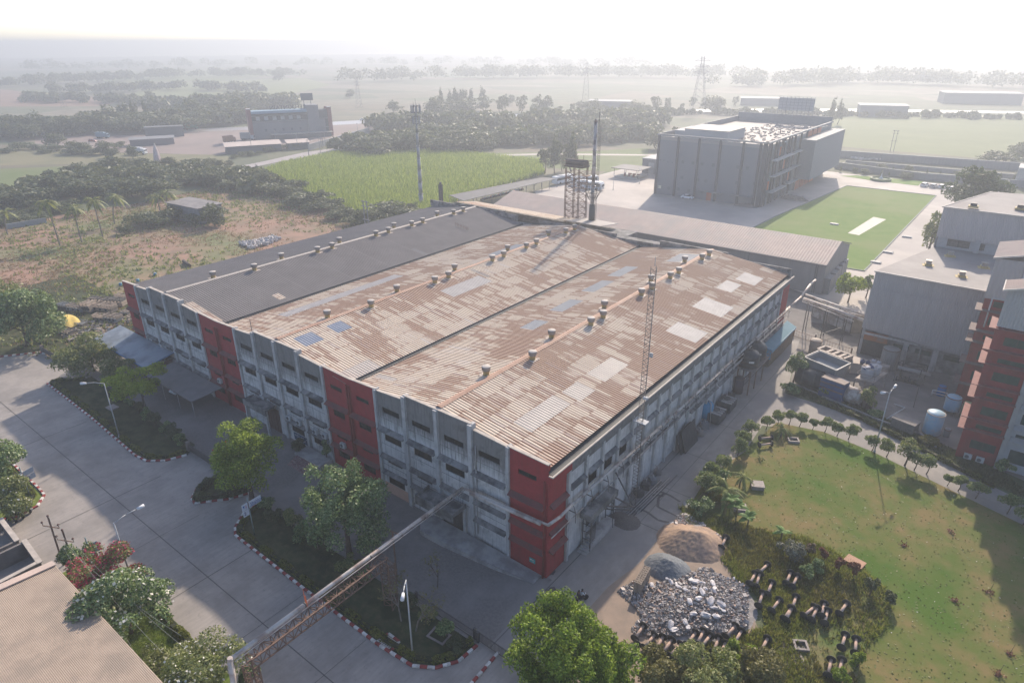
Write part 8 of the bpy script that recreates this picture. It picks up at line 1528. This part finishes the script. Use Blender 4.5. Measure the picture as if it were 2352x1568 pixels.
mb.local('hole', BTK, t); kerb([(p.x-.9,p.y-.6), (p.x-.75,p.y+.8), (p.x+.75,p.y+.8), (p.x+.9,p.y-.3)])
for i, (r, a, c_) in enumerate((('F',648,672),('F',1300,787),('F',1130,925),('F',1020,1015),('E',1775,1345))):
    if i == 4: continue
    p = g(r,a,c_); t = empty('turf_slab', (p.x,p.y,.05), 'pale cover slab on the sports lawn, %s from the cricket strip' % nth([0,1,2,3][i]), 'slab', 'cover slabs on the sports lawn'); mb = MB(); mb.box(-1.2,1.2,-.7,.7,0,.3); mb.local('slab', BGL, t); mb = MB(); mb.box(-1.0,1.0,-.5,.5,.303,.36); mb.local('lid', GMD, t)
p = g('K',1040,815); mb = MB(); mb.box(p.x-.6,p.x+.6,p.y-.45,p.y+.45,.026,.04); struct('yard_patch', mb, STEELD)
# leaning yellow items / scrap yard
SCM = [M('scrap_beige', (.33,.27,.22), (.24,.20,.17), 2), M('scrap_grey', (.26,.27,.28), (.18,.19,.2), 2), M('scrap_dark', (.09,.085,.085), (.14,.13,.12), 2), M('scrap_tan', (.40,.33,.26), (.32,.25,.2), 2)]
p = g('H',600,1190,1.0); t = empty('tarpaulin_heap', (p.x,p.y,0), 'yellow tarpaulin draped over scrap machinery', 'tarpaulin'); mb = MB(); n = 26; qd = [g('H',*a,z=1.3) for a in ((490,1140),(600,1120),(735,1190),(560,1250))]
for j in range(n+1):
    for i in range(n+1): u, v = i/n, j/n; a = qd[0].lerp(qd[1], u); c_ = qd[3].lerp(qd[2], u); pt = a.lerp(c_, v); mb.v.append((pt.x, pt.y, .5+1.1*math.sin(math.pi*v)**.6*(.6+.4*math.sin(u*3))+.05*math.sin(u*13+v*4)+.04*math.sin(v*11+u*7)))
mb.f = [(j*(n+1)+i, j*(n+1)+i+1, (j+1)*(n+1)+i+1, (j+1)*(n+1)+i) for j in range(n) for i in range(n)]; mb.m = [0]*len(mb.f); mb.build('cloth', M('tarp_yellow', (.58,.42,.10), (.48,.36,.12), 1), t)
sc = [('H',650,1240,6,1.6,1.0,2,'long dark scrap frame under the yellow tarpaulin'),('H',700,1110,4.5,1.5,1.4,1,'grey scrap machine frame behind the yellow tarpaulin'),('H',590,1090,3,1.4,1.2,2,'dark scrap frame left of the grey one'),('H',810,1110,2.2,2.6,2.4,0,'tall beige scrap machine casing'),('H',950,1110,5,1.8,1.6,0,'long beige scrap machine with round openings'),('H',1040,1060,4.5,1.6,1.6,3,'tan scrap machine bed behind the long beige one'),('H',900,1040,5,1.4,1.3,3,'tan scrap machine at the upper row of the scrap yard'),('H',1100,1010,3,1.3,1.3,0,'beige scrap machine nearest the red end wall'),('H',1020,1200,3.2,1.6,1.4,1,'grey louvred scrap box in the scrap yard'),('H',900,1190,2.5,1.4,1.2,0,'dirty beige scrap box below the long machine'),('H',600,1310,4.2,1.7,.9,3,'pale low scrap box near the big rounded tree'),('H',1130,1140,1.8,1.2,1.0,1,'small scrap piece with blue cover')]
for i, (r, a, c_, L, W_, H_, mi, lab) in enumerate(sc):
    p = g(r,a,c_); t = empty('scrap_machine', (p.x,p.y,0), lab, 'scrap machine', rz=R_(20)+rr.uniform(-.2,.2)); mb = MB(); mb.box(-L/2,L/2,-W_/2,W_/2,.15,H_*.65); mb.local('bed', SCM[mi], t); mb = MB()
    for k in range(int(L/.8)+1): x = -L/2+.1+k*.8; mb.box(x, x+.18, -W_/2-.05, W_/2+.05, H_*.655, H_*rr.uniform(.8,1.1))
    mb.bar((-L/2,-W_/2,H_), (L/2,-W_/2,H_*.95), .1); mb.bar((-L/2,W_/2,H_), (L/2,W_/2,H_), .1); mb.local('frame', SCM[(mi+3)%4], t); mb = MB()
    for k in range(3): mb.tube((-L/2+.6+k*L/3.3,-W_/2-.06,H_*.4), (-L/2+.6+k*L/3.3,-W_/2-.002,H_*.4), H_*.17, H_*.17, 10)
    mb.local('opening', BTK, t)
Q_ = poly_pts([tuple(g('H',*a)[:2]) for a in ((500,1300),(760,1200),(1190,1100),(1200,1190),(1000,1330),(880,1400),(600,1380))], 420, rgp); mb = MB()
for (x, y) in Q_: mb.cm = int(rgp.random()*4) ; mb.cbox((x,y,.08+rgp.random()*.2), (rgp.uniform(.1,1.3),rgp.uniform(.08,.4),rgp.uniform(.05,.25)), rgp.random()*3, (rgp.normal()*.15, rgp.normal()*.2))
tag(mb.build('scrap_litter', SCM), 'broken boards and metal scraps in the scrap yard', 'scrap', kind='stuff')
Q_ = poly_pts([tuple(g('S',*a)[:2]) for a in ((800,170),(900,230),(1050,190),(1200,130),(1100,110),(950,150))], 500, rgp); mb = MB()
for (x, y) in Q_: mb.cm = int(rgp.random()*4) % 4; mb.cbox((x,y,.15+rgp.random()*.5), (rgp.uniform(.2,.8),rgp.uniform(.2,.7),rgp.uniform(.1,.5)), rgp.random()*3, (rgp.normal()*.4, rgp.normal()*.4))
tag(mb.build('dumped_rubble', [CK[0], CK[1], BGL, SK]), 'whitish dumped rubble behind the dark roof', 'rubble', kind='stuff')
Q_ = poly_pts([tuple(g('E',*a)[:2]) for a in ((1890,740),(2250,735),(2290,770),(1950,765))], 300, rgp); mb = MB()
for (x, y) in Q_: mb.cm = int(rgp.random()*2); mb.cbox((x,y,.3+rgp.random()*.5), (rgp.uniform(.4,1.6),rgp.uniform(.4,1.2),rgp.uniform(.2,.8)), rgp.random()*3)
tag(mb.build('stored_bundles', [BGL, SK]), 'pale stored bundles behind the boundary wall', 'bundles', kind='stuff')
for (r, a, c_, lab, m_) in (('H',1240,850,'long blue plastic barrel row piece behind the red end wall',BLT),('H',1395,795,'short blue drum in the grass behind the dark roof',BLT),('H',1085,885,'blue tarp covered drum at the red end wall',BLT)):
    p = g(r,a,c_); t = empty('blue_drum', (p.x,p.y,.02), lab, 'drum'); mb = MB(); mb.lathe((0,0,0), [(.32,0), (.34,.3), (.32,.7), (.2,.75)], 16); mb.local('shell', m_, t); mb = MB(); mb.lathe((0,0,.74), [(.25,0), (.25,.05)], 12); mb.local('lid', BGL, t)
p = g('H',1690,700); mb = MB(); mb.tube((p.x-2.6,p.y+.3,.5), (p.x+2.4,p.y-.8,.5), .5, .42, 14); tag(mb.build('log', BARK, off=(p.x,p.y,0)), 'thick dark log lying behind the dark roof', 'log')
for i, (a, c_) in enumerate(((640,1110),(920,1180))): 
    p = g('E', a+60, c_); mound('earth_heap', ['dark heap below the orange door of the grey office block','dark heap right of the orange door of the grey office block'][i], 'heap', (p.x,p.y,.02), 4.2, 2, 1.1, M('heap_dark', (.11,.10,.10), (.16,.145,.14), 1), 20+i, .3, .08, 24)
p = g('E',1420,1120); mound('scaffold_heap', 'pile of dark scrap beside the turf edge', 'heap', (p.x,p.y,.02), 5, 2.2, 1.4, M('heap_dark', (.11,.10,.10)), 23, .3, .25, 24)
mb = MB()
for k in range(5): mb.bar((-53-.0*k,-.9,5.0), (-48,-1.9,5.05), .05)
# ================================================================ haze
mb = MB(); mb.box(-3700, 3700, -3700, 3700, -1, 60)
hz = bpy.data.materials.new('haze_air'); hz.use_nodes = True; t_ = hz.node_tree; t_.nodes.clear()
vo = t_.nodes.new('ShaderNodeVolumePrincipled'); vo.inputs['Color'].default_value = (*HAZE_COLOR, 1); vo.inputs['Density'].default_value = HAZE_DENSITY; vo.inputs['Anisotropy'].default_value = HAZE_G
ou = t_.nodes.new('ShaderNodeOutputMaterial'); t_.links.new(vo.outputs[0], ou.inputs['Volume'])
tag(mb.build('haze', hz), 'pale morning haze over the fields', 'haze', kind='stuff')
SC.cycles.volume_bounces = 1
